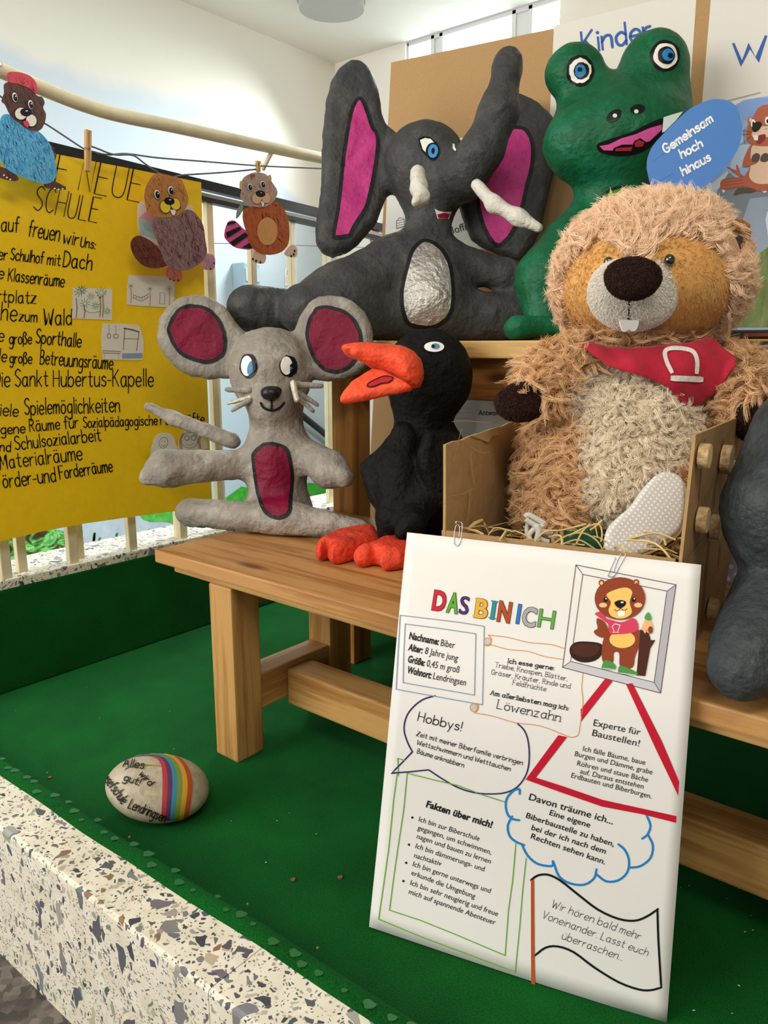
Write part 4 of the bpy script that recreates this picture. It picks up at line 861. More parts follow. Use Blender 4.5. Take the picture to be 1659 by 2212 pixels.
pr += [(sd_puff(c3([(90, 1290), (85, 1210), (100, 1100), (120, 930), (120, 820), (130, 650), (150, 420), (180, 320), (230, 250), (300, 205), (350, 205), (400, 240), (440, 310), (465, 400), (480, 520), (510, 590), (600, 660), (640, 800), (600, 940), (515, 1010), (480, 1090), (450, 1170), (400, 1230), (340, 1300), (270, 1350), (190, 1375), (130, 1345)]), atd(*c3([(300, 800)])[0], De+.02), unit(-FW+0.15*RT), 0.032, 0.025), 0.02)]
prE = [(sd_puff(c3([(1100, 470), (1290, 400), (1340, 415), (1410, 450), (1480, 510), (1515, 560), (1512, 700), (1510, 880), (1480, 1000), (1440, 1180), (1400, 1280), (1350, 1370), (1310, 1408), (1270, 1400), (1180, 1355), (1080, 1310), (1010, 1265), (970, 1160), (940, 1070), (930, 900), (1000, 700)]), atd(*c3([(1200, 900)])[0], De+.05), unit(-FW-0.1*RT), 0.03, 0.025), 0.02)]
pr += [(PXc((845, 590, De, 72), (735, 655, Dl+.02, 80)), 0.04), (PXc((735, 655, Dl+.02, 80), (655, 668, Dl-.04, 54)), 0.03), (PXc((640, 672, Dl+.03, 44), (540, 667, Dl-.0, 50)), 0.008),
       (L((930, 1400, De, 105), (1240, 1480, De-.02, 92)), 0.04), (L((1240, 1480, De-.02, 92), (1500, 1530, De-.03, 80)), 0.02), (L((850, 1720, De-.02, 150), (1350, 1735, De-.02, 132)), 0.03), (L((700, 1740, De-.02, 130), (420, 1740, Dl+.02, 120)), 0.04)]
sk, _ = body(pr, 0.0066, G2, 'body', t, rough=0.0030, fine=0.0026, floor=TZ+0.001, seed=7.0)
skE, earo = body(prE, 0.0066, G2, 'ear', t, rough=0.0026, fine=0.0026, seed=9.0)
PINK = mache('b82a78', 0.5, 0.15, c2='d0458e', wr=0.5)
o1 = wob(cat(c3([(350, 412), (380, 435), (410, 510), (435, 590), (465, 635), (470, 720), (450, 860), (425, 990), (395, 1090), (330, 1190), (290, 1255), (200, 1265), (185, 1230), (195, 1170), (215, 1050), (230, 900), (245, 760), (270, 600), (290, 500), (320, 430)]), 3, True), .003, 9)
o2 = cat(c3([(1120, 640), (1190, 600), (1245, 590), (1300, 585), (1345, 600), (1380, 650), (1397, 730), (1390, 830), (1365, 930), (1335, 1060), (1300, 1170), (1250, 1260), (1190, 1310), (1130, 1280), (1085, 1200), (1060, 1120), (1040, 1000), (1045, 860), (1070, 740)]), 3, True)
for o_, d, sq in ((o1, 8.5, sk), (o2, 8.5, skE)):
    e = paint_on(sq, 'ear_lining', o_, BLACKP, t, 0.0016, 6); f = paint_on(sq, 'pink_paint', wob(inset(o_, d), .003, 11), PINK, t, 0.0034, 6); f.parent = e
o_ = wob(cat(c3([(720, 1265), (780, 1270), (840, 1310), (880, 1370), (905, 1440), (918, 1550), (918, 1650), (895, 1720), (850, 1770), (780, 1798), (690, 1795), (630, 1770), (598, 1700), (590, 1600), (605, 1500), (630, 1400), (660, 1320)]), 3, True), .003, 8)
SILV = mache('b4b0aa', 0.38, 0.12, wr=1.0, metal=0.75)
e = paint_on(sk, 'belly_patch', o_, BLACKP, t, 0.0016, 6); f = paint_on(sk, 'silver_foil', inset(o_, 9), SILV, t, 0.0036, 6); f.parent = e
eye(sk, t, wob(c3([(700, 665), (730, 650), (770, 655), (810, 690), (828, 730), (820, 775), (795, 793), (765, 785), (745, 765), (720, 735)]), 0.01, 5), c3([(712, 675), (740, 662), (775, 668), (797, 692), (775, 700), (756, 722), (752, 752), (728, 728)]), c3(ell(790, 741, 30, 40)), c3(ell(790, 741, 10, 17)), '3f8fd0', lambda ik: ik.fill(c3(ell(788, 742, 42, 52)), '141415', 4))
ik = SInk(sk, 0.0014, 3); ik.fill(c3([(904, 695), (915, 700), (932, 732), (925, 740), (908, 722)]), 'f1efe8', 2); ik.build('eye', t, 0.35)
TUSK = mache('d9d5ca', 0.55, 0.08, wr=0.9)
P, Fc = skin([(L((697, 868, De-.20, 44), (705, 955, De-.23, 52)), 0.01), (L((705, 955, De-.23, 52), (722, 1005, De-.25, 46)), 0.01), (L((722, 1005, De-.25, 44), (684, 1042, De-.27, 28)), 0.01)], 0.004, 0.012, 0.002, 0.003, seed=2); obj('tusk', P, Fc, TUSK, t, smooth=True)
P, Fc = skin([(L((1050, 940, De-.20, 34), (1150, 1052, De-.24, 40)), 0.02), (L((1150, 1052, De-.24, 40), (1300, 1132, De-.26, 40)), 0.02), (L((1300, 1132, De-.26, 40), (1420, 1196, De-.27, 26)), 0.02)], 0.004, 0.02, 0.0015, 0.002, seed=5); obj('tusk', P, Fc, TUSK, t, smooth=True)
ik = SInk(sk, 0.0014, 3); ik.fill(c3([(798, 1080), (820, 1092), (850, 1100), (900, 1095), (888, 1120), (880, 1142), (815, 1142), (806, 1110)]), 'e8e4dc', 1); ik.fill(c3([(812, 1116), (850, 1104), (886, 1110), (874, 1140), (820, 1140)]), 'a3143c', 3); ik.build('mouth', t)

# ------------------------------------------------------------------ papier-mache frog
s = 2.724; c4 = K(1050, 0, s); c5 = K(1050, 400, s); L = lambda a, b: limb(c4, s, a, b); B = lambda *a: blob(c4, s, *a); L5 = lambda a, b: limb(c5, s, a, b); B5 = lambda *a: blob(c5, s, *a)
Df = 1.80; GRN = mache('0f5a36', 0.42, 0.18, c2='17694a', wr=0.55, c3='0c4c2c')
t = thing('frog_figure', 'green papier-mache frog with bulging eyes and pink mouth behind the plush animal', 'figure', (-0.76, 1.62, TZ))
pr = [(B(520, 430, Df-.02, 172, 165, 150, 10), 0.02), (B(990, 370, Df-.02, 180, 172, 150), 0.02), (L((990, 420, Df-.02, 170), (1010, 560, Df, 170)), 0.04), (L((560, 480, Df-.01, 120), (620, 600, Df, 150)), 0.02),
      (B(800, 650, Df, 360, 190, 220, -8), 0.04), (B(700, 850, Df-.03, 360, 250, 260), 0.06), (B(900, 800, Df-.03, 330, 230, 250), 0.06),
      (L((770, 1080, Df+.02, 175), (780, 1240, Df+.03, 185)), 0.06), (L5((760, 180, Df+.03, 200), (600, 420, Df+.04, 300)), 0.06), (B5(640, 560, Df+.03, 330, 330, 280), 0.05), (B5(400, 540, Df-.02, 222, 200, 190, 20), 0.05), (L5((330, 620, Df-.01, 130), (340, 790, Df-.03, 110)), 0.04),
      (L5((480, 835, Df-.09, 62), (185, 838, Df-.12, 66)), 0.02), (L5((180, 845, Df-.12, 60), (160, 845, Df-.12, 50)), 0.02), (L5((520, 850, Df-.1, 60), (480, 860, Df-.13, 56)), 0.01)]
sk, _ = body(pr, 0.006, GRN, 'body', t, rough=0.0026, fine=0.0020, floor=TZ+0.001, seed=12.0)
def rings(c, specs):
    ik = SInk(sk, 0.0012, 3)
    for i, (x, y, rx, ry, col, wb) in enumerate(specs): ik.fill(wob(c4(ell(x, y, rx, ry)), wb, 5, i*2+c), col, 1+2*i)
    ik.build('eye', t, 0.35)
rings(1, [(553, 418, 82, 93, '121413', .02), (553, 420, 64, 74, 'ece9df', .03), (560, 420, 44, 50, '121413', .02), (553, 422, 31, 38, '2f82b5', .02), (549, 411, 13, 12, '111820', .03)])
rings(4, [(1052, 330, 87, 92, '121413', .02), (1053, 332, 69, 74, 'ece9df', .03), (1057, 330, 49, 51, '121413', .02), (1066, 328, 33, 35, '2f82c5', .02), (1078, 332, 15, 15, '111820', .03)])
for x, y, rx, ry, a, wx, wy in ((752, 683, 50, 30, -38, 757, 684), (890, 644, 44, 27, -8, 882, 660)):
    ik = SInk(sk, 0.0012, 3); ik.fill(c4(ell(x, y, rx, ry, a)), '101613', 1); ik.fill(c4(ell(wx, wy, 13, 12)), 'd8d8d2', 3); ik.build('nostril', t, 0.35)
ik = SInk(sk, 0.0012, 4); ik.fill(wob(cat(c4([(650, 855), (690, 830), (770, 805), (870, 770), (950, 730), (1045, 698), (1052, 780), (1000, 830), (930, 885), (850, 912), (760, 915), (700, 905), (665, 890)]), 3, True), .004, 7), '121312', 1)
ik.fill(c4([(668, 858), (720, 850), (800, 812), (880, 790), (960, 755), (1030, 735), (1030, 765), (960, 830), (940, 835), (905, 812), (870, 830), (860, 850), (800, 850), (750, 870), (745, 885), (690, 882)]), 'd65a9e', 3)
ik.fill(c4([(870, 842), (895, 822), (930, 836), (920, 860), (880, 865)]), 'a82838', 3); ik.fill(c4([(762, 872), (860, 862), (852, 886), (760, 888)]), 'a82838', 3); ik.build('mouth', t, 0.35)
o_ = cat(c5([(630, 230), (640, 120), (680, 60), (730, 20), (790, 3), (850, 10), (905, 45), (945, 85), (960, 300), (800, 400), (660, 330)]), 3, True)
e = paint_on(sk, 'belly_patch', o_, BLACKP, t, 0.0014, 5); f = paint_on(sk, 'light_green_paint', inset(o_, 6.5), mache('3f8a1e', 0.45, 0.12, wr=0.4), t, 0.003, 5); f.parent = e

# ------------------------------------------------------------------ grey leg of the figure cut by the right edge
Db = Dz(1590, 1490, SZ+.03); t = thing('grey_figure', 'dark grey papier-mache leg and boot standing on the bench at the right edge', 'figure', tuple(onz(1600, 1490, SZ)))
G3 = mache('343a3c', 0.5, 0.2, c2='444949', wr=0.9, c3='57564e')
q = lambda a, b: cone(a, b)
pr = [(q((1602, 1447, Db, 66), (1640, 1400, Db+.02, 84)), 0.02), (q((1640, 1400, Db+.02, 86), (1672, 1345, Db+.05, 92)), 0.03), (q((1672, 1345, Db+.05, 92), (1688, 1280, Db+.07, 86)), 0.03), (q((1688, 1280, Db+.07, 84), (1696, 1225, Db+.08, 76)), 0.02),
      (q((1694, 1165, Db+.07, 104), (1694, 1100, Db+.07, 118)), 0.008), (q((1694, 1100, Db+.07, 118), (1738, 960, Db+.09, 104)), 0.03), (q((1738, 960, Db+.09, 104), (1860, 820, Db+.14, 140)), 0.04), (q((1720, 1350, Db+.1, 60), (1860, 1300, Db+.3, 80)), 0.03)]
sk, _ = body(pr, 0.0042, G3, 'body', t, rough=0.003, fine=0.0032, floor=SZ+0.001, seed=20.0)
# ------------------------------------------------------------------ cardboard box
FL, FR, BR_ = np.array([-.612, .874, SZ]), np.array([-.312, .960, SZ]), onz(1558, 1297, SZ); BL_ = BR_+(FL-FR)*1.08
CARD = plain('b08c5e', 0.75, 0.10, 26, bump=0.25, bscale=30); CARD2 = plain('9c7a50', 0.75, 0.12, 40, bump=0.2, bscale=40)
t = thing('cardboard_box', 'open brown cardboard box with round wood slices, the plush animal inside', 'box', tuple((FL+FR+BR_+BL_)/4))
def panel(name, a, b, z0, za, zb, parent, th=0.004, da=0.0, db=0.0, n=14, wavy=0.0, side=1):
    """upright board from a to b, top heights za, zb; da, db move the top corners sideways"""
    a = np.array(a, float); b = np.array(b, float); e = unit(b-a); nn = np.array([-e[1], e[0], 0])*side; V = []; m_ = 8
    for o in (0, 1):
        for j in range(m_+1):
            for i in range(n+1):
                s_ = i/n; q = j/m_; zt = za+(zb-za)*s_; p = a+(b-a)*s_; p = p+nn*((da+(db-da)*s_)*q+wavy*math.sin(5*s_+2*q)*math.sin(3.1*q)+o*th); p[2] = z0+(zt-z0)*q+(wavy*0.6*math.sin(31*s_)*q if wavy else 0); V.append(p)
    M_ = (n+1)*(m_+1); Fc = []
    for j in range(m_):
        for i in range(n): k = j*(n+1)+i; Fc.append([k, k+1, k+n+2, k+n+1]); Fc.append([M_+k, M_+k+n+1, M_+k+n+2, M_+k+1])
    for i in range(n): Fc.append([i+1, i, M_+i, M_+i+1]); k = m_*(n+1)+i; Fc.append([k, k+1, M_+k+1, M_+k])
    for j in range(m_): k = j*(n+1); Fc.append([k, k+n+1, M_+k+n+1, M_+k]); k += n; Fc.append([k+n+1, k, M_+k, M_+k+n+1])
    return obj(name, V, Fc, CARD, parent, smooth=False)
mb = MB(); mb.add([FL, FR, BR_, BL_]+[p+np.array([0, 0, .004]) for p in (FL, FR, BR_, BL_)], [[3, 2, 1, 0], [4, 5, 6, 7]]+[[i, (i+1) % 4, (i+1) % 4+4, i+4] for i in range(4)]); mb.build('base', CARD, t)
panel('front_panel', FL, FR, SZ, 0.600, 0.592, t, side=1)
panel('side_panel', FL, BL_, SZ, 0.722, 0.735, t, wavy=0.002, side=-1)
sp_ = panel('side_panel', FR, BR_, SZ, 0.750, 0.752, t, side=-1, da=0.008, db=0.016)
panel('back_panel', BL_, BR_, SZ, 0.735, 0.752, t, side=-1)
# torn strip on the left top edge, crease lines
ik = Ink(lambda x, y, l=0: onpl(x, y, FL+np.array([0.006, 0, 0]), np.array([0.99, 0.13, 0]))+np.array([0.0006+l, 0, 0])); e3 = K(960, 680, 4.423)
for P in ([(70, 1020), (200, 1012), (330, 1022), (440, 1030), (540, 1008)], [(235, 1250), (290, 1290), (360, 1320), (420, 1310)], [(65, 1725), (160, 1710), (280, 1660)], [(245, 1320), (260, 1500), (285, 1620)], [(240, 1680), (230, 1850), (215, 1960)], [(80, 1400), (150, 1120), (160, 1090)]): ik.line(e3(P), 1.6, 'c4a478')
ik.build('crease', t); 
mb = MB(); q = [FL+(BL_-FL)*s_+np.array([0.004, 0, z]) for s_, z in ((0.22, .726-SZ), (0.5, .73-SZ), (0.52, .716-SZ), (0.44, .718-SZ), (0.40, .709-SZ), (0.33, .716-SZ))]; mb.add(*prism(q, (1, 0, 0), 0.002)); mb.build('torn_strip', plain('b79a6d', 0.8), t)
rn = unit(np.cross(BR_-FR, [0, 0, 1])); rn = rn if rn[0] > 0 else -rn
def onside(x, y, l=0.0):
    c = onpl(x, y, FR, rn)
    for _ in range(3): c = onpl(x, y, FR+rn*(l+0.0045+(0.008+0.008*np.clip((c[1]-FR[1])/(BR_[1]-FR[1]), 0, 1))*max(0, (c[2]-SZ)/0.324)), rn)
    return c
ik = Ink(lambda x, y, l=0: onside(x, y, 0.001+l)); e5 = K(1400, 900, 3.456)
for P, c in (([(565, 170), (540, 330), (505, 520), (490, 690)], '5a4028'), ([(440, 150), (415, 300), (385, 640)], 'a08660'), ([(460, 930), (440, 1150), (425, 1330), (400, 1580)], '6a4c2e'), ([(435, 895), (380, 960), (300, 1060), (265, 1050)], 'b49a70'), ([(350, 150), (380, 165), (420, 150), (445, 170)], 'b49a70'), ([(545, 950), (530, 1150)], '8a6a44')): ik.line(e5(P), 1.6, c)
ik.build('crease', t)
BARK = plain('94703f', 0.8, 0.5, 120, c2='dcc293'); CUT = plain('e3c994', 0.6, 0.10, 60)
for x, y, r in ((408, 285, 93), (578, 315, 108), (648, 405, 86), (610, 620, 78), (398, 765, 98), (498, 815, 94), (478, 1425, 80)):
    px, py = e5([(x-24, y+4)])[0]; c = onpl(px, py, FR+rn*0.002, rn); zz = (c[2]-SZ)/0.31; c = onside(px, py, 0.002)
    D = (c-CAM)@FW; mb = MB(); mb.disc(c, rn, r/3.456*D/FPX, 0.0125, 30, 0, 1, wob=0.02); mb.build('wood_slice', [CUT, BARK], t)
# straw
STRAW = plain('c9a765', 0.6, 0.3, 50, c2='e6cf92'); mb = MB(); rg = random.Random(4)
def inbox(u, v): return FL+(FR-FL)*u+(BL_-FL)*v
for k in range(300):
    u, v = rg.uniform(0.08, 0.92), rg.uniform(0.06, 0.5); c = inbox(u, v)+np.array([0, 0, rg.uniform(0.06, 0.166)]); a = rg.uniform(0, 6.28); L_ = rg.uniform(0.02, 0.045); d = np.array([math.cos(a), math.sin(a), rg.uniform(-.25, .35)])*L_; bn = np.array([rg.uniform(-.01, .01), rg.uniform(-.01, .01), rg.uniform(0, .014)])
    mb.tube(cat([c-d, c+bn, c+d], 4), rg.uniform(0.0007, 0.0019), 5)
c6 = K(950, 850, 2.34)
for P in ([(560, 770), (640, 720), (720, 705), (790, 740), (830, 800)], [(470, 760), (530, 700), (620, 690), (740, 660)], [(650, 720), (730, 680), (800, 660), (820, 700), (815, 750)], [(600, 770), (700, 740), (790, 790)], [(690, 760), (720, 700), (760, 660)], [(760, 690), (790, 670), (820, 640)]): mb.tube(cat([atd(x, y, 1.09) for x, y in c6(P)], 5), 0.0013, 6)
o = mb.build('straw', STRAW); tag(o, 'dry straw lying inside the cardboard box around the shoes', 'straw', kind='stuff')
mb = MB(); a, b = atd(*c6([(135, 690)])[0], 1.155), atd(*c6([(215, 640)])[0], 1.17); mb.tube([a, (a+b)/2+np.array([0, 0, .002]), b], [0.002, 0.0035, 0.0028], 6)
tag(mb.build('straw_stalk', STRAW, smooth=True), 'single straw stalk sticking up at the left front corner of the box', 'straw')

# ------------------------------------------------------------------ plush animal
t = thing('plush_animal', 'fluffy brown plush beaver with red neckerchief sitting in the box', 'plush toy', tuple(inbox(0.55, 0.4)))
Dp = 1.25; c5 = K(1050, 400, 2.724)
TAN = plain('cc9148', 0.85, 0.22, 16, bump=0.3, bscale=220, sheen=0.25, c2='dfb06a'); CREAM = plain('e9dfd0', 0.9, 0.08, 30, bump=0.3, bscale=260, sheen=0.25); DKB = plain('35201a', 0.85, 0.25, 60, bump=0.4, bscale=260, sheen=0.3)
FURC = plain('d8ae84', 0.9, 0.12, 40, bump=0.4, bscale=120, sheen=0.1)
def hairmat(h1, h2, name):
    m, nt, p = newmat(name); p.inputs['Roughness'].default_value = 0.75; p.inputs['Specular IOR Level'].default_value = 0.2
    p.inputs['Subsurface Weight'].default_value = 0.0
    hi = nd(nt, 'ShaderNodeHairInfo'); nt.links.new(ramp(nt, hi.outputs['Random'], [(0.0, lin(h1)), (1.0, lin(h2))]), p.inputs['Base Color']); return m
def fur(name, sk, parent, n, length, mat, keep=None, clump=12, spread=0.004, curl=0.003, radius=0.0004, comb=(0, 0, -0.4), away=None, segs=6, seed=1, mess=0.5, tip=0.8, frizz=0.0):
    r = np.random.default_rng(seed); P, Fc = sk.P, sk.F
    ar = np.linalg.norm(np.cross(P[Fc[:, 2]]-P[Fc[:, 0]], P[Fc[:, 3]]-P[Fc[:, 1]]), axis=1)
    cen = P[Fc].mean(1); nn = sk.N[Fc].mean(1); face = np.einsum('ij,ij->i', nn, unit_rows(CAM-cen)); ar = ar*np.where(face > -0.25, 1.0, 0.3)
    f = r.choice(len(Fc), n, p=ar/ar.sum()); w = r.dirichlet([1, 1, 1, 1], n)
    R0 = np.einsum('ij,ijk->ik', w, P[Fc[f]]); N0 = nn[f]/np.linalg.norm(nn[f], axis=1)[:, None]
    if keep is not None: m = keep(R0, N0); R0, N0 = R0[m], N0[m]
    n = len(R0); cb = np.array(comb)[None]+mess*r.normal(size=(n, 3))
    if away is not None: cb = cb+0.9*unit_rows(R0-np.array(away)[None])
    cb -= N0*np.einsum('ij,ij->i', cb, N0)[:, None]
    ph = r.uniform(0, 6.28, n); Ln = length*r.uniform(0.65, 1.25, n); T1 = np.cross(N0, r.normal(size=(n, 3))); T1 /= np.linalg.norm(T1, axis=1)[:, None]+1e-9; T2 = np.cross(N0, T1)
    tt = np.linspace(0, 1, segs)
    cl = R0[:, None]+(N0[:, None]*tt[None, :, None]*0.8+cb[:, None]*(tt**2)[None, :, None]*0.7)*Ln[:, None, None]
    turn = r.uniform(3, 7, n)
    cl += curl*tt[None, :, None]*(np.cos(ph[:, None]+turn[:, None]*tt)[..., None]*T1[:, None]+np.sin(ph[:, None]+turn[:, None]*tt)[..., None]*T2[:, None])
    off = r.normal(size=(n, clump, 3))*spread; off -= N0[:, None]*np.einsum('ijk,ik->ij', off, N0)[..., None]
    S = cl[:, None]+off[:, :, None]*(1-tip*tt[None, None, :, None])
    ls = r.uniform(0.75, 1.08, (n, clump, 1, 1)); S = R0[:, None, None]+off[:, :, None]*(1-ls)+(S-R0[:, None, None])*ls
    if frizz: S += frizz*tt[None, None, :, None]*r.normal(size=(n, clump, 1, 3))+0.4*frizz*r.normal(size=S.shape)*tt[None, None, :, None]
    S = S.reshape(-1, segs, 3)-ORG[parent.name]; ns = len(S)
    c = bpy.data.hair_curves.new(name); c.add_curves([segs]*ns)
    c.attributes['position'].data.foreach_set('vector', S.astype(np.float32).ravel())
    ra = c.attributes.get('radius') or c.attributes.new('radius', 'FLOAT', 'POINT'); ra.data.foreach_set('value', np.tile(radius*(1-0.75*tt**1.5), ns).astype(np.float32))
    c.materials.append(mat); o = bpy.data.objects.new(name, c); COL.objects.link(o); o.parent = parent; o['kind'] = 'stuff'; ORG[o.name] = ORG[parent.name]; return o
def unit_rows(v): return v/(np.linalg.norm(v, axis=1)[:, None]+1e-12)
def pmask(polys, inside=True, front=0.0):
    def k(R, N_):
        q = proj(R); m = np.zeros(len(R), bool)
        for P in polys: m |= inpoly(q[:, 0], q[:, 1], P)
        m &= np.einsum('ij,ij->i', N_, unit_rows(CAM-R)) > front
        return m if inside else ~m
    return k
Dh = Dp-.02
P, Fc = skin([(ball(1405, 588, Dh, 183, 140, 165), 0.02), (ball(1400, 640, Dh-.02, 170, 95, 150), 0.04)], 0.005, 0.02, 0.001); hd = Skin(P, Fc); ho = obj('head', P, Fc, FURC, t, smooth=True)
face = cat(c5([(775, 335), (700, 325), (600, 385), (525, 460), (480, 560), (468, 650), (490, 760), (545, 850), (640, 902), (800, 925), (900, 930), (1050, 920), (1200, 885), (1320, 825), (1390, 745), (1418, 640), (1412, 540), (1372, 440), (1300, 370), (1200, 318), (1100, 308), (1020, 318), (985, 380), (960, 440), (890, 470), (830, 440), (795, 380)]), 3, True)
fo = paint_on(hd, 'face_patch', face, TAN, t, 0.003, 7); 
D5 = lambda *a: c5(ell(*a))
P, Fc = skin([(blob(c5, 2.724, 870, 660, Dh-.105, 245, 188, 150), 0.02), (blob(c5, 2.724, 990, 535, Dh-.10, 120, 112, 115), 0.03), (blob(c5, 2.724, 760, 590, Dh-.11, 110, 115, 120), 0.03)], 0.004, 0.02, 0.0008); mz = Skin(P, Fc); mo = obj('muzzle', P, Fc, CREAM, t, smooth=True)
P, Fc = skin([(blob(c5, 2.724, 865, 530, Dh-.185, 150, 85, 95, 4), 0.01), (blob(c5, 2.724, 862, 580, Dh-.19, 105, 72, 80), 0.03)], 0.003, 0.02, 0.0005); ns_ = Skin(P, Fc); no = obj('nose', P, Fc, DKB, t, smooth=True)
ik = SInk(mz, 0.002, 3); ik.line(cat(c5([(842, 655), (838, 720), (837, 800)]), 4), 1.8, '2a211c', 1)
for y in range(665, 800, 16): ik.line(c5([(834, y), (844, y+5)]), 2.6, '1c1512', 2)
ik.build('mouth_seam', t)
P_ = cat(c5([(785, 795), (840, 800), (890, 798), (890, 830), (875, 858), (855, 862), (838, 852), (815, 866), (798, 856), (788, 830)]), 3, True)
z_ = mz.hit(*c5([(838, 790)])[0]); dt = (z_[0]-CAM)@FW if z_ else Dh-.2
obj('teeth', *prism([atd(x, y, dt-.004) for x, y in P_], -FW, 0.004), plain('f2efe9', 0.5), t)
EYE = plain('080606', 0.06, spec=0.8, coat=1.0)
for x, y, rx, ry in ((720, 452, 30, 32), (1080, 440, 32, 35)):
    h_ = hd.hit(*c5([(x, y)])[0]); d_ = (h_[0]-CAM)@FW; P, Fc = skin([(blob(c5, 2.724, x, y, d_-.010, rx, ry, 30), 0.01)], 0.0018, 0.01); obj('eye', P, Fc, EYE, t, smooth=True)
P, Fc = skin([(sd_puff(cat(c5([(1375, 260), (1430, 220), (1490, 216), (1528, 250), (1533, 300), (1515, 360), (1480, 410), (1440, 420), (1390, 350)]), 3, True), atd(*c5([(1460, 310)])[0], Dh-.05), unit(-FW+0.3*RT), 0.012, 0.012), 0.01)], 0.003, 0.01); er = Skin(P, Fc); eo_ = obj('ear', P, Fc, TAN, t, smooth=True)
f = paint_on(er, 'ear_lining', cat(c5([(1440, 275), (1470, 268), (1500, 285), (1505, 320), (1490, 375), (1465, 405), (1445, 360)]), 3, True), DKB, t, 0.002, 3); f.parent = eo_
P, Fc = skin([(sd_puff(c5([(480, 300), (520, 240), (570, 230), (600, 280), (560, 360)]), atd(*c5([(540, 290)])[0], Dh+.07), unit(-FW-0.5*RT), 0.012, 0.012), 0.01)], 0.003, 0.01); obj('ear', P, Fc, TAN, t, smooth=True)
# body, arms and legs in one skin
pr = [(ball(1335, 950, Dp, 165, 190, 160), 0.03), (ball(1315, 1055, Dp-.005, 168, 105, 155), 0.04), (ball(1370, 790, Dp, 150, 80, 120), 0.04),
      (cone((1285, 800, Dp-.02, 62), (1205, 825, Dp-.06, 60)), 0.03), (cone((1205, 825, Dp-.06, 58), (1160, 850, Dp-.08, 46)), 0.02),
      (cone((1500, 795, Dp-.02, 62), (1580, 830, Dp-.05, 62)), 0.03), (cone((1580, 830, Dp-.05, 60), (1618, 870, Dp-.08, 48)), 0.02),
      (cone((1205, 960, Dp-.02, 58), (1200, 1080, Dp-.05, 66)), 0.03), (cone((1200, 1080, Dp-.05, 60), (1185, 1140, Dp-.08, 44)), 0.02), (cone((1440, 1060, Dp-.02, 70), (1430, 1120, Dp-.09, 60)), 0.03)]
P, Fc = skin(pr, 0.005, 0.03, 0.002, 0.0); bd = Skin(P, Fc); PB, FB = P, Fc
bel = cat([(1300, 770), (1262, 800), (1232, 835), (1225, 880), (1250, 920), (1260, 1000), (1254, 1060), (1246, 1090), (1290, 1122), (1335, 1132), (1400, 1100), (1445, 1060), (1470, 1010), (1490, 950), (1510, 915), (1550, 895), (1535, 860), (1500, 800), (1450, 770)], 3, True)
obj('body', PB, FB, [FURC, plain('ecdcc0', 0.9, 0.08, 40)], t, smooth=True, mi=pmask([bel], True, -0.1)(PB[FB].mean(1), bd.N[FB].mean(1)).astype(int))
for nm, x, y, D, rx, ry, ro in (('paw', 1130, 868, Dp-.09, 57, 38, -6), ('paw', 1640, 905, Dp-.1, 50, 52, 30)):
    P, Fc = skin([(ball(x, y, D, rx, ry, 42, ro), 0.01)], 0.003, 0.01, 0.001); pk = Skin(P, Fc); po = obj(nm, P, Fc, DKB, t, smooth=True)
    fur('short_pile', pk, t, 6000, 0.005, hairmat('2e1b14', '4d3226', 'dark_pile'), clump=3, spread=0.0012, curl=0.0006, radius=0.0003, segs=4, seed=4, mess=0.6).parent = po
c6 = K(950, 850, 2.34)
sole = cat(c6([(830, 765), (838, 695), (880, 640), (960, 570), (1015, 490), (1075, 425), (1120, 397), (1180, 400), (1222, 430), (1238, 485), (1235, 600), (1212, 690), (1130, 755), (1010, 820), (900, 825), (845, 805)]), 3, True)
s_box = inset(sole, 6)
ker = c5([(556, 930), (590, 915), (700, 945), (860, 955), (1000, 945), (1200, 925), (1310, 893), (1342, 900), (1400, 960), (1470, 1012), (1470, 1060), (1440, 1092), (1390, 1165), (1340, 1230), (1265, 1290), (1205, 1306), (1160, 1282), (1080, 1200), (980, 1142), (850, 1102), (720, 1062), (640, 1002), (585, 965)])
EARM = ell(1582, 512, 38, 50)
RGT = [(1492, 920), (1660, 930), (1660, 1250), (1455, 1250), (1475, 1030)]
NOT = lambda R, N_: pmask([bel, inset(ker, -4), ell(1122, 870, 54, 36, -6), ell(1645, 908, 46, 48), s_box, RGT], False, -0.1)(R, N_)
HB = hairmat('d9a46c', 'f5d3a8', 'brown_fur'); HL = hairmat('efc296', 'ffe8cc', 'pale_fur'); HCF = hairmat('f0dec0', 'fff4e2', 'cream_fur')
k0 = pmask([face], False, 0.05); k1 = pmask([inset(face, -2)], True, 0.0)
fur('long_fur', hd, t, 6000, 0.0235, HL, keep=pmask([inset(face, -3), EARM], False, 0.0), clump=16, spread=0.0038, curl=0.0095, radius=0.00045, comb=(0, 0, 0.0), away=atd(1395, 610, Dh-.14), seed=11, mess=0.7, tip=0.88, frizz=0.0014)
nosef = cat(c5([(770, 335), (850, 250), (960, 250), (1025, 325), (985, 385), (960, 445), (890, 470), (830, 445), (795, 380)]), 3, True)
fur('short_pile', hd, t, 16000, 0.0065, hairmat('c2863e', 'e6b66c', 'tan_pile'), keep=pmask([face], True, 0.0), clump=4, spread=0.0012, curl=0.001, radius=0.00032, segs=4, comb=(0, 0, -0.6), seed=5, mess=0.45, tip=0.5).parent = fo
fur('short_pile', mz, t, 12000, 0.0042, hairmat('eee5d8', 'fbf6ee', 'cream_pile'), clump=4, spread=0.0012, curl=0.0006, radius=0.0003, segs=4, seed=6, mess=0.5, tip=0.5).parent = mo
fur('short_pile', ns_, t, 4500, 0.0036, hairmat('2b1a14', '4a2f26', 'nose_pile'), clump=3, spread=0.001, curl=0.0005, radius=0.00028, segs=4, seed=7, mess=0.5, tip=0.5).parent = no
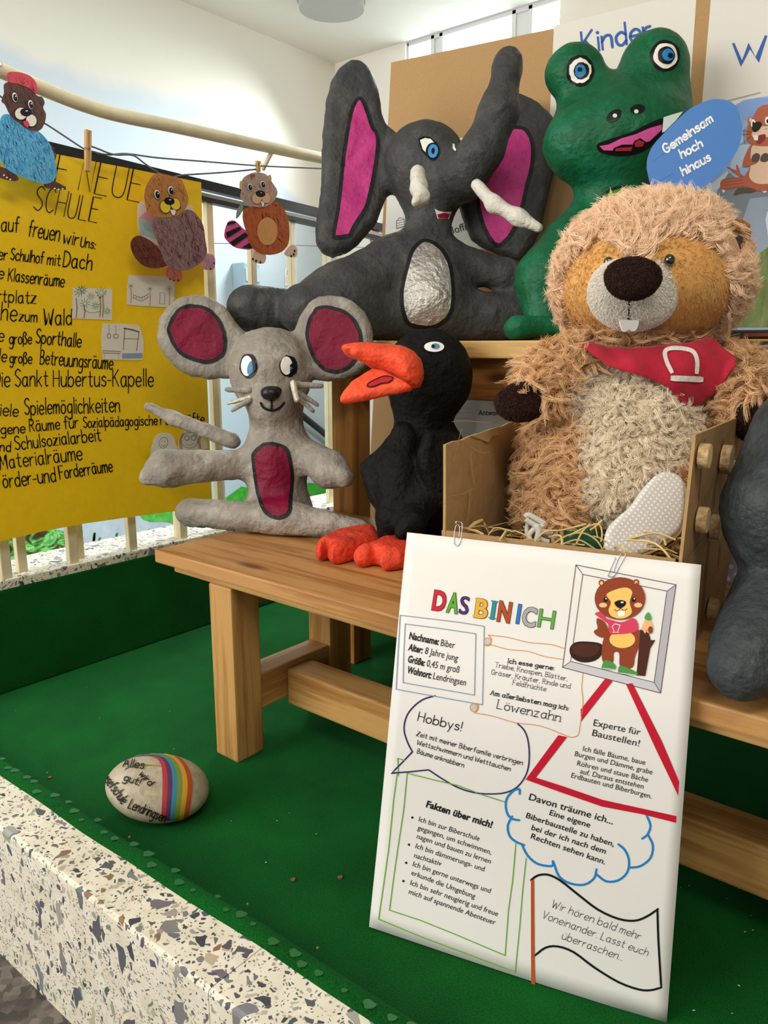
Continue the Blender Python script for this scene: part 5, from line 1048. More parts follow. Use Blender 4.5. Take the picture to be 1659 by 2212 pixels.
fur('short_pile', er, t, 2500, 0.005, hairmat('c2863e', 'e6b66c', 'ear_pile'), clump=3, spread=0.001, curl=0.0005, radius=0.0003, segs=4, seed=8, mess=0.5, tip=0.5, keep=pmask([c5([(1440, 275), (1470, 268), (1500, 285), (1505, 320), (1490, 375), (1465, 405), (1445, 360)])], False)).parent = eo_
fur('long_fur', bd, t, 4600, 0.026, HB, keep=NOT, clump=17, spread=0.0042, curl=0.0095, radius=0.00044, comb=(-0.1, -0.1, -0.5), seed=12, mess=0.75, tip=0.88, frizz=0.0014)
fur('belly_fur', bd, t, 6000, 0.017, HCF, keep=lambda R, N_: pmask([bel], True, -0.05)(R, N_) & pmask([inset(ker, -3), s_box], False, 0.0)(R, N_), clump=14, spread=0.0028, curl=0.0045, radius=0.00045, comb=(0, 0, -0.25), seed=13, mess=0.7, tip=0.7, frizz=0.0012)
# neckerchief
RC = plain('b3122f', 0.85, 0.10, 60, bump=0.25, bscale=300, sheen=0.15)
T, Fc = tri2d(ker, 5); V = bd.put(T, 0.02)
dp = proj(V)[:, 2]; A_ = np.stack([T[:, 0], T[:, 1], T[:, 0]**2/1000, T[:, 1]**2/1000, T[:, 0]*T[:, 1]/1000, np.ones(len(T))], 1); co_, *_r = np.linalg.lstsq(A_, dp, rcond=None); ds = A_@co_
dd = np.minimum(ds-0.012, dp)-0.004; V = np.array([atd(x, y, d_+0.0022*math.sin(x*0.055+y*0.03)+0.0012*math.sin(x*0.11-y*0.09)) for (x, y), d_ in zip(T, dd)])
Fc = [f if np.dot(np.cross(V[f[1]]-V[f[0]], V[f[2]]-V[f[0]]), FW) < 0 else f[::-1] for f in Fc]
kc = obj('neckerchief', V, Fc, RC, t, smooth=True); so = kc.modifiers.new('cloth', 'SOLIDIFY'); so.thickness = 0.002; so.offset = -1
class Flat:
    def __init__(s, co, V, T): s.co = co; s.T = T; s.d = proj(V)[:, 2]
    def put(s, pts, lift):
        out = []
        for x, y in pts: i = np.argsort(np.sum((s.T-np.array([x, y]))**2, 1))[:4]; w = 1/(np.linalg.norm(s.T[i]-np.array([x, y]), axis=1)+0.5); out.append(atd(x, y, (s.d[i]@w)/w.sum()-lift))
        return np.array(out)
ik = SInk(Flat(co_, V, T), 0.0012, 4)
ik.line(cat(c5([(1092, 1098), (1064, 1040), (1052, 985), (1075, 962), (1130, 958), (1195, 968), (1228, 990), (1243, 1040), (1240, 1102)]), 4), 9.2, 'e6dcd6', 2); ik.line(c5([(1098, 1136), (1266, 1143)]), 12.5, 'e6dcd6', 2); o = ik.build('stripe_letter', t, 0.6); o.parent = kc
# shoes
m, nt, p = newmat('dotted_sole'); p.inputs['Roughness'].default_value = 0.7
co = nd(nt, 'ShaderNodeTexCoord').outputs['Object']
def planedots(nt, co, u, v, s_, rot):
    U = nd(nt, 'ShaderNodeVectorMath', operation='DOT_PRODUCT'); U.inputs[1].default_value = tuple(u); V_ = nd(nt, 'ShaderNodeVectorMath', operation='DOT_PRODUCT'); V_.inputs[1].default_value = tuple(v)
    nt.links.new(co, U.inputs[0]); nt.links.new(co, V_.inputs[0]); cb = nd(nt, 'ShaderNodeCombineXYZ'); nt.links.new(U.outputs['Value'], cb.inputs[0]); nt.links.new(V_.outputs['Value'], cb.inputs[1])
    mp = nd(nt, 'ShaderNodeMapping'); mp.inputs['Rotation'].default_value = (0, 0, math.radians(rot)); mp.inputs['Scale'].default_value = (s_, s_, 0); nt.links.new(cb.outputs[0], mp.inputs[0])
    fr_ = nd(nt, 'ShaderNodeVectorMath', operation='FRACTION'); nt.links.new(mp.outputs[0], fr_.inputs[0]); ds_ = nd(nt, 'ShaderNodeVectorMath', operation='DISTANCE'); ds_.inputs[1].default_value = (0.5, 0.5, 0); nt.links.new(fr_.outputs[0], ds_.inputs[0]); return ds_.outputs['Value']
sn = unit(-FW+0.12*RT+0.25*UP); su = unit(np.cross(UP, sn)); sv = np.cross(sn, su)
nt.links.new(ramp(nt, planedots(nt, co, su, sv, 155, 40), [(0.24, lin('f0efec')), (0.30, lin('cfccc8'))]), p.inputs['Base Color'])
Ds = 1.10
sc_ = atd(*c6([(1040, 620)])[0], Ds); shp = lambda P, off, T_, w: (sd_puff(P, sc_-sn*off, sn, T_, w), 0.0)
GC = plain('0f4a2c', 0.8, 0.2, 60, bump=0.3, bscale=200); RUB = plain('d8d0bd', 0.6)
P, Fc = skin([shp(sole, 0.0, 0.006, 0.008)], 0.0025, 0.0); so_ = obj('shoe_sole', P, Fc, m, t, smooth=True)
mv = lambda P, dx, dy: [(x+dx, y+dy) for x, y in P]
P, Fc = skin([shp(mv(sole, 4, 7), 0.008, 0.006, 0.004)], 0.0028, 0.0); o = obj('shoe_rim', P, Fc, RUB, t, smooth=True)
P, Fc = skin([shp(mv(sole, 6, 10), 0.0145, 0.0022, 0.003)], 0.0022, 0.0); o = obj('shoe_stripe', P, Fc, plain('2c2620', 0.6), t, smooth=True)
P, Fc = skin([shp(mv(sole, 7, 13), 0.02, 0.005, 0.004)], 0.0028, 0.0); o = obj('shoe_rim', P, Fc, RUB, t, smooth=True)
P, Fc = skin([(sd_puff(mv(inset(sole, 6), 10, 20), sc_-sn*0.042, sn, 0.022, 0.02), 0.01), (cone((1430, 1120, Dp-.07, 60), (1440, 1110, Dp-.04, 60)), 0.03)], 0.003, 0.01); o = obj('shoe', P, Fc, GC, t, smooth=True)
P, Fc = skin([(cone((1175, 1160, 1.17, 42), (1270, 1190, 1.13, 48)), 0.02), (cone((1170, 1140, 1.18, 40), (1185, 1110, 1.18, 40)), 0.02)], 0.003, 0.02, floor=SZ+0.02); shk = Skin(P, Fc); sh = obj('shoe', P, Fc, GC, t, smooth=True)
LACE = plain('d7d2c8', 0.8, bump=0.3, bscale=300)
for x, y in ((568, 703), (552, 748), (500, 770)):
    mb = MB()
    h_ = shk.hit(*c6([(x, y)])[0])
    if h_: c = np.array(h_[0]); n_ = np.array(h_[1]); a_ = unit(np.cross(n_, UP)); b_ = np.cross(n_, a_); mb.tube([c+n_*0.001+0.0068*(math.cos(q)*a_+math.sin(q)*b_) for q in np.linspace(0, 6.283, 20, endpoint=False)], 0.0026, 7, closed=True); mb.build('eyelet', plain('e4e1da', 0.4), t, True)
mb = MB()
for P, r_, d_ in (([(430, 625), (450, 615), (500, 640), (528, 660), (500, 672), (455, 650), (435, 635)], 0.0042, 1.12), ([(488, 665), (500, 700), (490, 750)], 0.005, 1.118), ([(480, 680), (450, 720), (470, 760)], 0.004, 1.122), ([(500, 690), (540, 700), (570, 703)], 0.004, 1.12), ([(495, 730), (530, 745), (552, 750)], 0.004, 1.12), ([(445, 655), (440, 700), (450, 740)], 0.0036, 1.13)): mb.tube(cat([atd(x, y, d_) for x, y in c6(P)], 5), r_, 8)
mb.build('lace', LACE, t, True)

# ------------------------------------------------------------------ blue speech bubble
t = thing('speech_bubble', 'blue paper speech bubble with white words in front of the frog', 'sign', tuple(atd(1440, 440, 1.53)))
bub = cat(c4([(945, 990), (950, 930), (980, 860), (1040, 790), (1120, 710), (1200, 640), (1280, 600), (1350, 583), (1430, 595), (1480, 640), (1505, 720), (1505, 790), (1480, 880), (1420, 970), (1350, 1040), (1300, 1085)]), 4)+c4([(1240, 1118), (1205, 1200), (1180, 1260), (1120, 1240), (1140, 1185)])+cat(c4([(1100, 1180), (1020, 1150), (970, 1090), (945, 990)]), 4)[:-1]
bn_ = unit(-FW-0.12*RT); b0 = atd(1495, 310, 1.56); bs = lambda x, y, l=0: onpl(x, y, b0, bn_)+bn_*l
obj('card', *prism([bs(x, y) for x, y in bub], -bn_, 0.0015), plain('4a7fc4', 0.55), t)
ik = Ink(lambda x, y, l=0: bs(x, y, 0.0003+l))
for w_, a, b in (('Gemeinsam', (1055, 905), (1335, 715)), ('hoch', (1152, 932), (1275, 862)), ('hinaus', (1160, 1035), (1322, 942))): stext(ik, w_, *c4([a, b]), 19, 4.0, 'f4f4f6', 0.12)
ik.line(c4([(985, 945), (1140, 840)]), 0.7, '3f70b2', 1); ik.line(c4([(985, 1085), (1100, 1020)]), 0.7, '3f70b2', 1); ik.build('lettering', t)
obj('tape', *prism([onpl(x, y, b0-bn_*0.003, bn_) for x, y in c4([(1045, 690), (1100, 672), (1160, 655), (1120, 705), (1050, 775), (1036, 780)])], -bn_, 0.0008), plain('b9c6bd', 0.25), t)
a = bs(1480, 430); mb = MB(); mb.tube([a-bn_*0.006, a-bn_*0.006+np.array([0.0, 0.10, -0.13]), np.array([a[0]+0.01, 1.50, TZ+.004])], 0.003, 8); mb.build('stick', plain('b89a68', 0.6), t, True)

# ------------------------------------------------------------------ the big white poster leaning on the box
TL, TR, BRp, BLp = [np.array(v) for v in ((-.705, .915, .575), (-.301, 1.034, .570), (-.247, .876, .0005), (-.651, .758, .004))]
q = [onpl(*p_, TL, np.cross(TR-TL, BLp-TL)) for p_ in ((880, 1150), (1515, 1220), (1440, 2212), (797, 2002))]
pn_ = unit(np.cross(BLp-TL, TR-TL)); pn_ = pn_ if pn_@FW < 0 else -pn_
ex_, ey_ = TR-TL, BLp-TL
def wave(P): u = (P-TL)@ex_/(ex_@ex_); v = (P-TL)@ey_/(ey_@ey_); return 0.0014*math.sin(7*v+2*u)+0.0012*math.sin(5*u-3*v+1)+0.0016*math.sin(13*v+1.2)*math.sin(4*u)
def curl_(P, P0):
    v = min(1.0, max(0.0, ((P0-TL)@ey_/(ey_@ey_)-0.3)/0.7)); return CAM+(P-CAM)*(0.925+0.075*v*v*(3-2*v))
def onpost(x, y, l=0.0): P = onpl(x, y, TL, pn_); return curl_(P+pn_*(wave(P)+l), P)
t = thing('portrait_poster', 'large white poster with coloured heading and text boxes clipped to the cardboard box', 'poster', tuple((BRp+BLp)/2))
g = 26; V = []
for o_ in (0.0, -0.0004):
    for j in range(g+1):
        for i in range(g+1):
            u, v = i/g, j/g; P = q[0]*(1-u)*(1-v)+q[1]*u*(1-v)+q[2]*u*v+q[3]*(1-u)*v; P = curl_(P+pn_*(wave(P)+o_), P); P[2] = max(P[2], 0.0006); V.append(P)
M_ = (g+1)**2; Fc = []
for j in range(g):
    for i in range(g): k = j*(g+1)+i; Fc += [[k, k+g+1, k+g+2, k+1], [M_+k, M_+k+1, M_+k+g+2, M_+k+g+1]]
bdr = [i for i in range(g+1)]+[(j+1)*(g+1)-1 for j in range(1, g+1)]+[g*(g+1)+i for i in range(g-1, -1, -1)]+[j*(g+1) for j in range(g-1, 0, -1)]
for a, b in zip(bdr, bdr[1:]+bdr[:1]): Fc.append([a, b, M_+b, M_+a])
obj('sheet', V, Fc, plain('e6e3de', 0.6, spec=0.3), t, smooth=True)
d2 = K(820, 1140, 2.304); d3 = K(780, 1640, 2.304)
class PInk(Ink):
    def __init__(s): Ink.__init__(s, lambda x, y, l=0: onpost(x, y, 0.0003+l))
    def fill(s, P, c, lay=1):
        if abs(area2(P)) > 900: T, Fc = tri2d(P, 16); s.tri(T, Fc, c, lay); return s
        return Ink.fill(s, P, c, lay)
    def line(s, P, w, c, lay=2, closed=False, taper=False): return Ink.line(s, resample(P, 14, closed), w, c, lay, closed)
ik = PInk()
for ch, x0, x1, y0, c, cp, bo in (('D', 262, 326, 405, 'c8202f', 100, .03), ('A', 334, 390, 416, '5aa52e', 100, .03), ('S', 396, 440, 425, '4b2a78', 92, 0), ('B', 472, 535, 442, 'e0a83a', 96, .03), ('I', 553, 570, 451, '2a8a94', 92, .02), ('N', 585, 648, 460, 'b04a24', 100, .04), ('I', 679, 694, 473, '2b74c4', 98, .02), ('C', 706, 774, 483, 'a5a5a8', 96, .03), ('H', 786, 864, 492, '62a544', 96, 0)):
    a, b = d2([(x0, y0), (x1, y0+(x1-x0)*0.16)]); btext(ik, ch, a, b, cp/2.304, c, bo, 3, outline=0.9)
    if ch in 'BI' and x0 < 600:
        a = np.array(a); b = np.array(b); e_ = unit(b-a); n_ = np.array([e_[1], -e_[0]]); m_ = a if ch == 'B' else (a+b)/2; w_ = (-2.5, 8) if ch == 'B' else (-6.5, 6.5)
        for h_ in (1.5, cp/2.304-2.2): ik.line([m_+e_*w_[0]+n_*h_, m_+e_*w_[1]+n_*h_], 3.4, c, 3)
ik.build('heading', t)
ik = PInk(); FR_ = '8496ae'
ik.line(d2([(105, 435), (250, 452), (400, 470), (522, 490), (517, 690), (513, 880), (300, 842), (83, 803), (95, 600)]), 1.9, FR_, 2, True); ik.line(d2([(130, 478), (300, 500), (480, 527), (476, 690), (473, 832), (290, 800), (118, 770), (122, 620)]), 1.9, FR_, 2, True); ik.build('name_frame', t)
ik = PInk()
for w_, a, b, bo in (('Nachname:', (148, 552), (294, 583), .03), ('Biber', (304, 587), (373, 600), 0), ('Alter:', (143, 608), (213, 625), .03), ('8 Jahre jung', (225, 626), (388, 664), 0), ('Größe:', (140, 667), (223, 688), .03), ('0,45 m groß', (234, 689), (395, 722), 0), ('Wohnort:', (136, 721), (256, 750), .03), ('Lendringsen', (266, 752), (428, 786), 0)): btext(ik, w_, *d2([a, b]), 15.5, '1e1e20', bo)
ik.build('name_text', t)
ik = PInk(); OG = 'd98f3c'
for P in ([(540, 533), (640, 545), (740, 570), (850, 580), (918, 600)], [(525, 582), (560, 583), (640, 605), (740, 615), (820, 640), (912, 655)], [(1012, 720), (1005, 800), (1012, 870), (998, 980), (988, 1030), (960, 1042), (930, 1035), (800, 985), (680, 970), (560, 935), (470, 920)], [(540, 533), (556, 550), (552, 575), (530, 588)], [(492, 872), (492, 900), (478, 920)]): ik.line(cat(d2(P), 3), 1.5, OG)
for x, y in ((538, 567), (470, 894)): ik.fill(d2(ell(x, y, 17, 19)), 'c4bfba', 1); ik.line(d2(ell(x, y, 18, 20)), 1.4, OG, 2, True)
ik.build('scroll_frame', t)
ik = PInk()
for w_, a, b, cp, wd_ in (('Ich esse gerne:', (638, 672), (865, 708), 9.5, 1.7), ('Triebe, Knospen, Blätter,', (573, 692), (932, 762), 10.5, 1.0), ('Gräser, Kräuter, Rinde und', (555, 728), (947, 800), 10.5, 1.0), ('Feldfrüchte', (662, 780), (826, 814), 10.5, 1.0), ('Am allerliebsten mag ich:', (552, 830), (937, 908), 9.5, 1.7), ('Löwenzahn', (584, 898), (897, 965), 19, 1.6)): stext(ik, w_, *d2([a, b]), cp, wd_, '1c1a1a', 0, True)
ik.build('scroll_text', t)
ik = PInk(); ik.line(cat(d2([(278, 835), (215, 855), (160, 900), (130, 950), (122, 1010), (140, 1070), (163, 1115)]), 3)+d2([(110, 1170), (58, 1222), (150, 1215), (240, 1205)])+cat(d3([(340, 55), (400, 95), (480, 140), (560, 165), (640, 172), (720, 165), (780, 135), (820, 80), (836, 20)])+d2([(745, 1100), (735, 1040), (715, 1000), (688, 975)]), 3), 3.0, '32285e'); ik.build('hobby_bubble', t)
ik = PInk(); stext(ik, 'Hobbys!', *d2([(190, 960), (405, 1010)]), 20, 2.0)
for w_, a, b in (('Zeit mit meiner Biberfamilie verbringen', (183, 1035), (710, 1180)), ('Wettschwimmern und Wetttauchen', (185, 1078), (650, 1210)), ('Bäume anknabbern', (185, 1122), (418, 1192))): stext(ik, w_, *d2([a, b]), 10.5, 1.3)
ik.build('hobby_text', t)
ik = PInk(); RD = 'c01830'
for P in ([(1308, 1465), (1323, 1472), (1255, 1559), (1254, 1533)], [(1206, 1588), (1225, 1592), (1158, 1679), (1136, 1683)], [(1352, 1478), (1366, 1476), (1430, 1603), (1467, 1690), (1465, 1720), (1418, 1622)], d3([(820, 100), (870, 90), (1000, 132), (1200, 202), (1570, 285), (1568, 318), (1400, 275), (1200, 236), (1000, 166)])): ik.fill(P, RD, 2)
ik.build('warning_triangle', t)
ik = PInk()
for w_, a, b, cp in (('Experte für', d2([(1062, 985)])[0], d2([(1295, 1034)])[0], 15), ('Baustellen!', d2([(1056, 1035)])[0], d2([(1290, 1090)])[0], 15), ('Ich fälle Bäume, baue', d2([(1010, 1110)])[0], d2([(1320, 1182)])[0], 11.5), ('Burgen und Dämme, grabe', d2([(970, 1135)])[0], d2([(1355, 1230)])[0], 11.5), ('Röhren und staue Bäche', d3([(1073, 30)])[0], d3([(1425, 116)])[0], 11.5), ('auf. Daraus entstehen', d3([(1088, 70)])[0], d3([(1403, 149)])[0], 11.5), ('Erdbauten und Biberburgen.', d3([(1044, 90)])[0], d3([(1443, 198)])[0], 11.5)): btext(ik, w_, a, b, cp, '242426')
ik.build('triangle_text', t)
ik = PInk(); GNL = '6cab3e'
ik.line(d3([(178, 72), (160, 200), (135, 450), (112, 620), (88, 795), (300, 880), (520, 960), (770, 1053), (790, 850), (805, 650), (822, 490)]), 2.3, GNL); ik.line(d2([(92, 1235), (90, 1148), (125, 1158)]), 2.3, GNL)
ik.line(d3([(228, 70), (210, 250), (180, 450), (160, 600), (142, 750), (300, 800), (480, 870), (720, 970), (735, 750), (755, 600), (770, 420)]), 2.3, GNL); ik.line(d3([(228, 70), (350, 100), (480, 130), (600, 175), (716, 212)]), 2.3, GNL); ik.build('facts_frame', t)
ik = PInk(); btext(ik, 'Fakten über mich!', *d3([(320, 238), (648, 342)]), 15, '1c1c1e', .03)
for w_, a, b in (('Ich bin zur Biberschule', (283, 310), (585, 408)), ('gegangen, um schwimmen,', (277, 352), (645, 475)), ('nagen und bauen zu lernen', (273, 395), (642, 520)), ('Ich bin dämmerungs- und', (267, 443), (610, 558)), ('nachtaktiv', (260, 490), (395, 532)), ('Ich bin gerne unterwegs und', (254, 532), (642, 665)), ('erkunde die Umgebung', (247, 575), (565, 692)), ('Ich bin sehr neugierig und freue', (242, 625), (680, 778)), ('mich auf spannende Abenteuer', (235, 668), (668, 820))): btext(ik, w_, *d3([a, b]), 11.5, '242426')
for x, y in ((253, 292), (236, 427), (223, 517), (210, 607)): ik.fill(d3(ell(x, y, 6, 6)), '1c1c1e')
ik.build('facts_text', t)
ik = PInk()
for P in ([(790, 172), (788, 148), (760, 155), (728, 190), (720, 230), (730, 275), (755, 297), (788, 303)], [(752, 283), (730, 330), (738, 380), (770, 410), (812, 427)], [(800, 425), (830, 480), (880, 520), (950, 530), (954, 505)], [(958, 510), (985, 580), (1040, 615), (1110, 622), (1160, 590), (1172, 545)], [(1172, 570), (1220, 605), (1280, 600), (1325, 560), (1333, 500), (1312, 450), (1280, 422)], [(1335, 538), (1390, 530), (1440, 490), (1452, 430), (1430, 380)], [(1398, 395), (1425, 375), (1440, 330), (1420, 280)]): ik.line(cat(d3(P), 3), 4.6, '1f7fc6')
ik.build('dream_cloud', t)
ik = PInk()
for w_, a, b, cp in (('Davon träume ich...', (834, 200), (1252, 325), 15), ('Eine eigene', (936, 276), (1137, 340), 12.5), ('Biberbaustelle zu haben,', (819, 290), (1256, 434), 12.5), ('bei der ich nach dem', (846, 350), (1215, 470), 12.5), ('Rechten sehen kann.', (843, 393), (1212, 522), 12.5)): btext(ik, w_, *d3([a, b]), cp, '1c1c1e', .008)
ik.build('dream_text', t)
ik = PInk(); ik.fill(d3([(846, 598), (862, 598), (869, 1132), (850, 1132)]), 'b4522a', 2)
for P in ([(846, 600), (880, 577), (930, 573), (990, 600), (1080, 670), (1180, 745), (1280, 790), (1360, 800), (1420, 780), (1478, 742)], [(1475, 742), (1480, 900), (1494, 1135)], [(868, 970), (920, 932), (980, 926), (1060, 955), (1160, 1030), (1280, 1105), (1380, 1143), (1440, 1148), (1494, 1135)]): ik.line(cat(d3(P), 3), 4.6, '161618')
ik.build('flag_frame', t)
ik = PInk()
for w_, a, b in (('Wir hören bald mehr', (946, 732), (1385, 895)), ('Voneinander. Lasst euch', (900, 785), (1423, 977)), ('überraschen...', (998, 888), (1300, 1000))): stext(ik, w_, *d3([a, b]), 17, 1.15, '2a2a2c', 0.05)
ik.build('flag_text', t)
# framed cartoon
ik = PInk(); o4 = d2([(978, 185), (1475, 283), (1398, 823), (910, 695)]); i4 = d2([(1012, 232), (1430, 315), (1366, 770), (950, 665)])
ik.fill([o4[1], i4[1], i4[2], o4[2]], 'b2afb6', 1); ik.fill([o4[2], i4[2], i4[3], o4[3]], 'c6c4c9', 1)
ik.line(o4, 1.4, '5c2f38', 2, True); ik.line(i4, 1.3, '5c2f38', 2, True); [ik.line([a, b], 1.2, '5c2f38', 2) for a, b in zip(o4, i4)]; ik.build('picture_frame', t)
ik = PInk(); S2 = lambda P: cat(d2(P), 4, True); E2_ = lambda *a: d2(ell(*a)); BW, YL = '8c3f22', 'f0c268'
ik.fill(S2([(945, 605), (970, 572), (1030, 566), (1105, 580), (1105, 630), (1070, 662), (1010, 670), (960, 648)]), '2c1a14', 2); ik.fill(S2([(955, 600), (985, 578), (1040, 576), (1095, 588), (1080, 630), (1020, 645), (970, 630)]), '4a2618', 3)
ik.fill(S2([(1135, 520), (1285, 505), (1300, 560), (1272, 640), (1258, 695), (1198, 692), (1192, 625), (1166, 622), (1160, 672), (1112, 668), (1106, 600), (1118, 540)]), BW, 3); ik.fill(E2_(1208, 556, 64, 43), YL, 4)
ik.fill(S2([(1085, 450), (1120, 470), (1142, 520), (1112, 546), (1080, 535), (1066, 515), (1085, 500), (1080, 470)]), BW, 4)
ik.fill(S2([(1120, 450), (1200, 470), (1265, 450), (1288, 490), (1270, 520), (1180, 530), (1145, 525), (1138, 480)]), 'd2405c', 5); ik.fill(S2([(1073, 425), (1110, 416), (1122, 440), (1138, 475), (1108, 455), (1085, 440)]), 'd2405c', 5)
ik.line(d2([(1168, 515), (1158, 490), (1172, 478), (1198, 485), (1185, 515)]), 1.5, 'f2e6e4', 6); ik.line(d2([(1160, 520), (1190, 520)]), 1.5, 'f2e6e4', 6)
ik.fill(E2_(1105, 273, 14, 15), BW, 5); ik.fill(E2_(1105, 275, 8, 9), YL, 6); ik.fill(E2_(1277, 271, 14, 15), BW, 5); ik.fill(E2_(1277, 273, 8, 9), YL, 6)
ik.fill(E2_(1197, 352, 126, 106), BW, 6); ik.fill(S2([(1130, 332), (1180, 306), (1230, 298), (1258, 320), (1245, 370), (1256, 420), (1230, 445), (1195, 452), (1155, 440), (1140, 410), (1152, 370)]), YL, 7)
for x in (1113, 1287): ik.fill(E2_(x, 385, 20, 12), 'f2b98a', 8)
for x in (1125, 1265): ik.fill(E2_(x, 358, 10, 12), '1d1410', 8); ik.fill(E2_(x+3, 353, 3, 4), 'f4f0ea', 9)
ik.fill(S2([(1170, 372), (1195, 360), (1224, 366), (1224, 384), (1200, 400), (1180, 392)]), '15100f', 9); ik.fill(E2_(1208, 371, 8, 4), 'e8e8e8', 10)
ik.line(cat(d2([(1170, 405), (1182, 415), (1200, 402), (1218, 412), (1232, 402)]), 4), 1.2, '3a1c12', 9); ik.fill(d2([(1184, 415), (1222, 413), (1220, 438), (1190, 442)]), 'f8f6f2', 9)
ik.fill(d2([(1298, 505), (1340, 525), (1350, 560), (1372, 558), (1347, 600), (1322, 738), (1278, 735), (1290, 600)]), '4a241a', 4); ik.fill(d2([(1303, 500), (1335, 425), (1360, 490), (1342, 530), (1330, 505), (1322, 528)]), 'eeb27c', 5); ik.fill(S2([(1318, 448), (1337, 420), (1353, 450), (1338, 462)]), '4f9a4a', 6); ik.fill(E2_(1348, 508, 12, 18), BW, 6)
for P in ([(1105, 692), (1120, 662), (1150, 665), (1175, 688), (1165, 706), (1115, 702)], [(1187, 715), (1195, 688), (1230, 695), (1283, 722), (1272, 733), (1200, 727)]): ik.fill(S2(P), '4a8f48', 5)
ik.line(d2([(1112, 698), (1168, 706)]), 1.2, 'f0eee8', 6); ik.line(d2([(1192, 722), (1275, 733)]), 1.2, 'f0eee8', 6); ik.build('animal_print', t)
# paper clips
CLIP = plain('b9b9bc', 0.2, metal=1.0)
def clip(pts, label):
    P = [onpost(x, y, 0.0012 if i % 2 else 0.0016) for i, (x, y) in enumerate(pts)]; c = P[len(P)//2]; mb = MB(); mb.tube(cat(P, 5), 0.0006, 8); o = mb.build('paper_clip', CLIP, smooth=True); tag(o, label, 'paper clip', 'paper clips holding the poster')
clip(c6([(88, 660), (84, 650), (92, 648), (110, 652), (118, 670), (110, 740), (98, 768), (86, 768), (76, 750), (80, 690), (90, 665), (102, 672), (104, 700), (100, 730)]), 'silver paper clip near the left end of the poster top')
clip(c6([(888, 830), (870, 870), (852, 915), (862, 926), (882, 922), (905, 880), (937, 822), (935, 810), (920, 808), (905, 830), (885, 880), (878, 905)]), 'silver paper clip right of the poster middle, tilted, under the shoe')

# ------------------------------------------------------------------ painted stone, crumbs
sd = 1.398; c0 = onz(335, 1752, 0)
Rx = unit(RT*0.97+_fh*0.0-_z*0.0); st = thing('painted_stone', 'painted stone with a rainbow and black words lying on the green carpet', 'stone', (c0[0], c0[1], 0))
a = math.radians(9); dc = onz(335, 1700, 0.05); X = unit(RT*math.cos(a)-_z*math.sin(a)); Y = _fh; Z_ = np.cross(X, Y)
k = 1.40/FPX
P, Fc = skin([(sd_ell([dc[0], dc[1], 0.052], [X, Y, Z_], [107*k, 88*k, 57*k]), 0.02), (sd_ell(np.array([dc[0], dc[1], 0.048])+RT*0.014, [X, Y, Z_], [100*k, 86*k, 57*k]), 0.02)], 0.003, 0.03, 0.0012, 0.0003, floor=0.001, seed=31)
P[:, 2] -= P[:, 2].min(); stn = Skin(P, Fc); m, nt, p = newmat('pebble'); p.inputs['Roughness'].default_value = 0.7
co = nd(nt, 'ShaderNodeTexCoord').outputs['Object']; n1 = nd(nt, 'ShaderNodeTexNoise'); n1.inputs['Scale'].default_value = 22; n1.inputs['Detail'].default_value = 9; n1.inputs['Roughness'].default_value = 0.75; nt.links.new(co, n1.inputs['Vector'])
nt.links.new(ramp(nt, n1.outputs[0], [(0.3, lin('6f6248')), (0.45, lin('a3987e')), (0.7, lin('c4bba5'))]), p.inputs['Base Color']); obj('pebble', P, Fc, m, st, smooth=True)
d4 = K(0, 1550, 2.074); I_ = np.array(cat([(535, 205), (600, 178), (680, 176), (718, 205), (728, 290), (722, 460)], 6)); O_ = np.array(cat([(600, 168), (700, 155), (790, 172), (842, 225), (862, 310), (840, 462)], 6))
for i, c in enumerate(('b03a44', '5c3a5e', '3f86a0', '7d8f3c', 'cfa23a', 'b85428')):
    ik = SInk(stn, 0.0006, 4); f0, f1 = i/6, (i+1)/6; pa = I_*(1-f0)+O_*f0; pb = I_*(1-f1)+O_*f1; ik.fill(d4([tuple(v) for v in pa]+[tuple(v) for v in pb[::-1]]), c, 1); ik.build('rainbow_stripe', st, 0.6)
ik = SInk(stn, 0.0012, 5)
for w_, a, b, cp in (('Alles', (552, 222), (642, 232), 17), ('wird', (622, 258), (668, 308), 15), ('gut!', (553, 282), (622, 306), 16), ('Josefschule', (452, 262), (548, 386), 21), ('Lendringsen', (576, 402), (735, 465), 21)): stext(ik, w_, *d4([a, b]), cp, 2.3, '1c1a1a', 0.15, jig=0.4)
ik.build('lettering', st, 0.5)
mb = MB(); rg = random.Random(9)
for k in range(48):
    x, y = (rg.uniform(20, 840), rg.uniform(1480, 2130)) if k < 38 else (rg.uniform(1470, 1650), rg.uniform(1900, 2200)); c = onz(x, y, 0)
    if c[1] < kin(c[0])+0.06 or np.hypot(c[0]-dc[0], c[1]-dc[1]) < 0.11: continue
    r_ = rg.uniform(0.0004, 0.0011); a = rg.uniform(0, 6.28); mb.tube([c+np.array([0, 0, r_]), c+np.array([r_*3*math.cos(a), r_*3*math.sin(a), r_*1.2])], r_*0.7, 5, 0)
for k in range(7): x = -1.5+k*0.14+rg.uniform(-.02, .02); c = np.array([x, kin(x)+rg.uniform(0.02, 0.05), 0.034]); mb.box(c-0.0014, c+0.0014, 1, 0.0006)
o = mb.build('crumbs', [plain('c9c6b0', 0.8), plain('8a6a4c', 0.8)]); tag(o, 'tiny pale crumbs and fluff scattered on the green carpet', 'crumbs', kind='stuff')
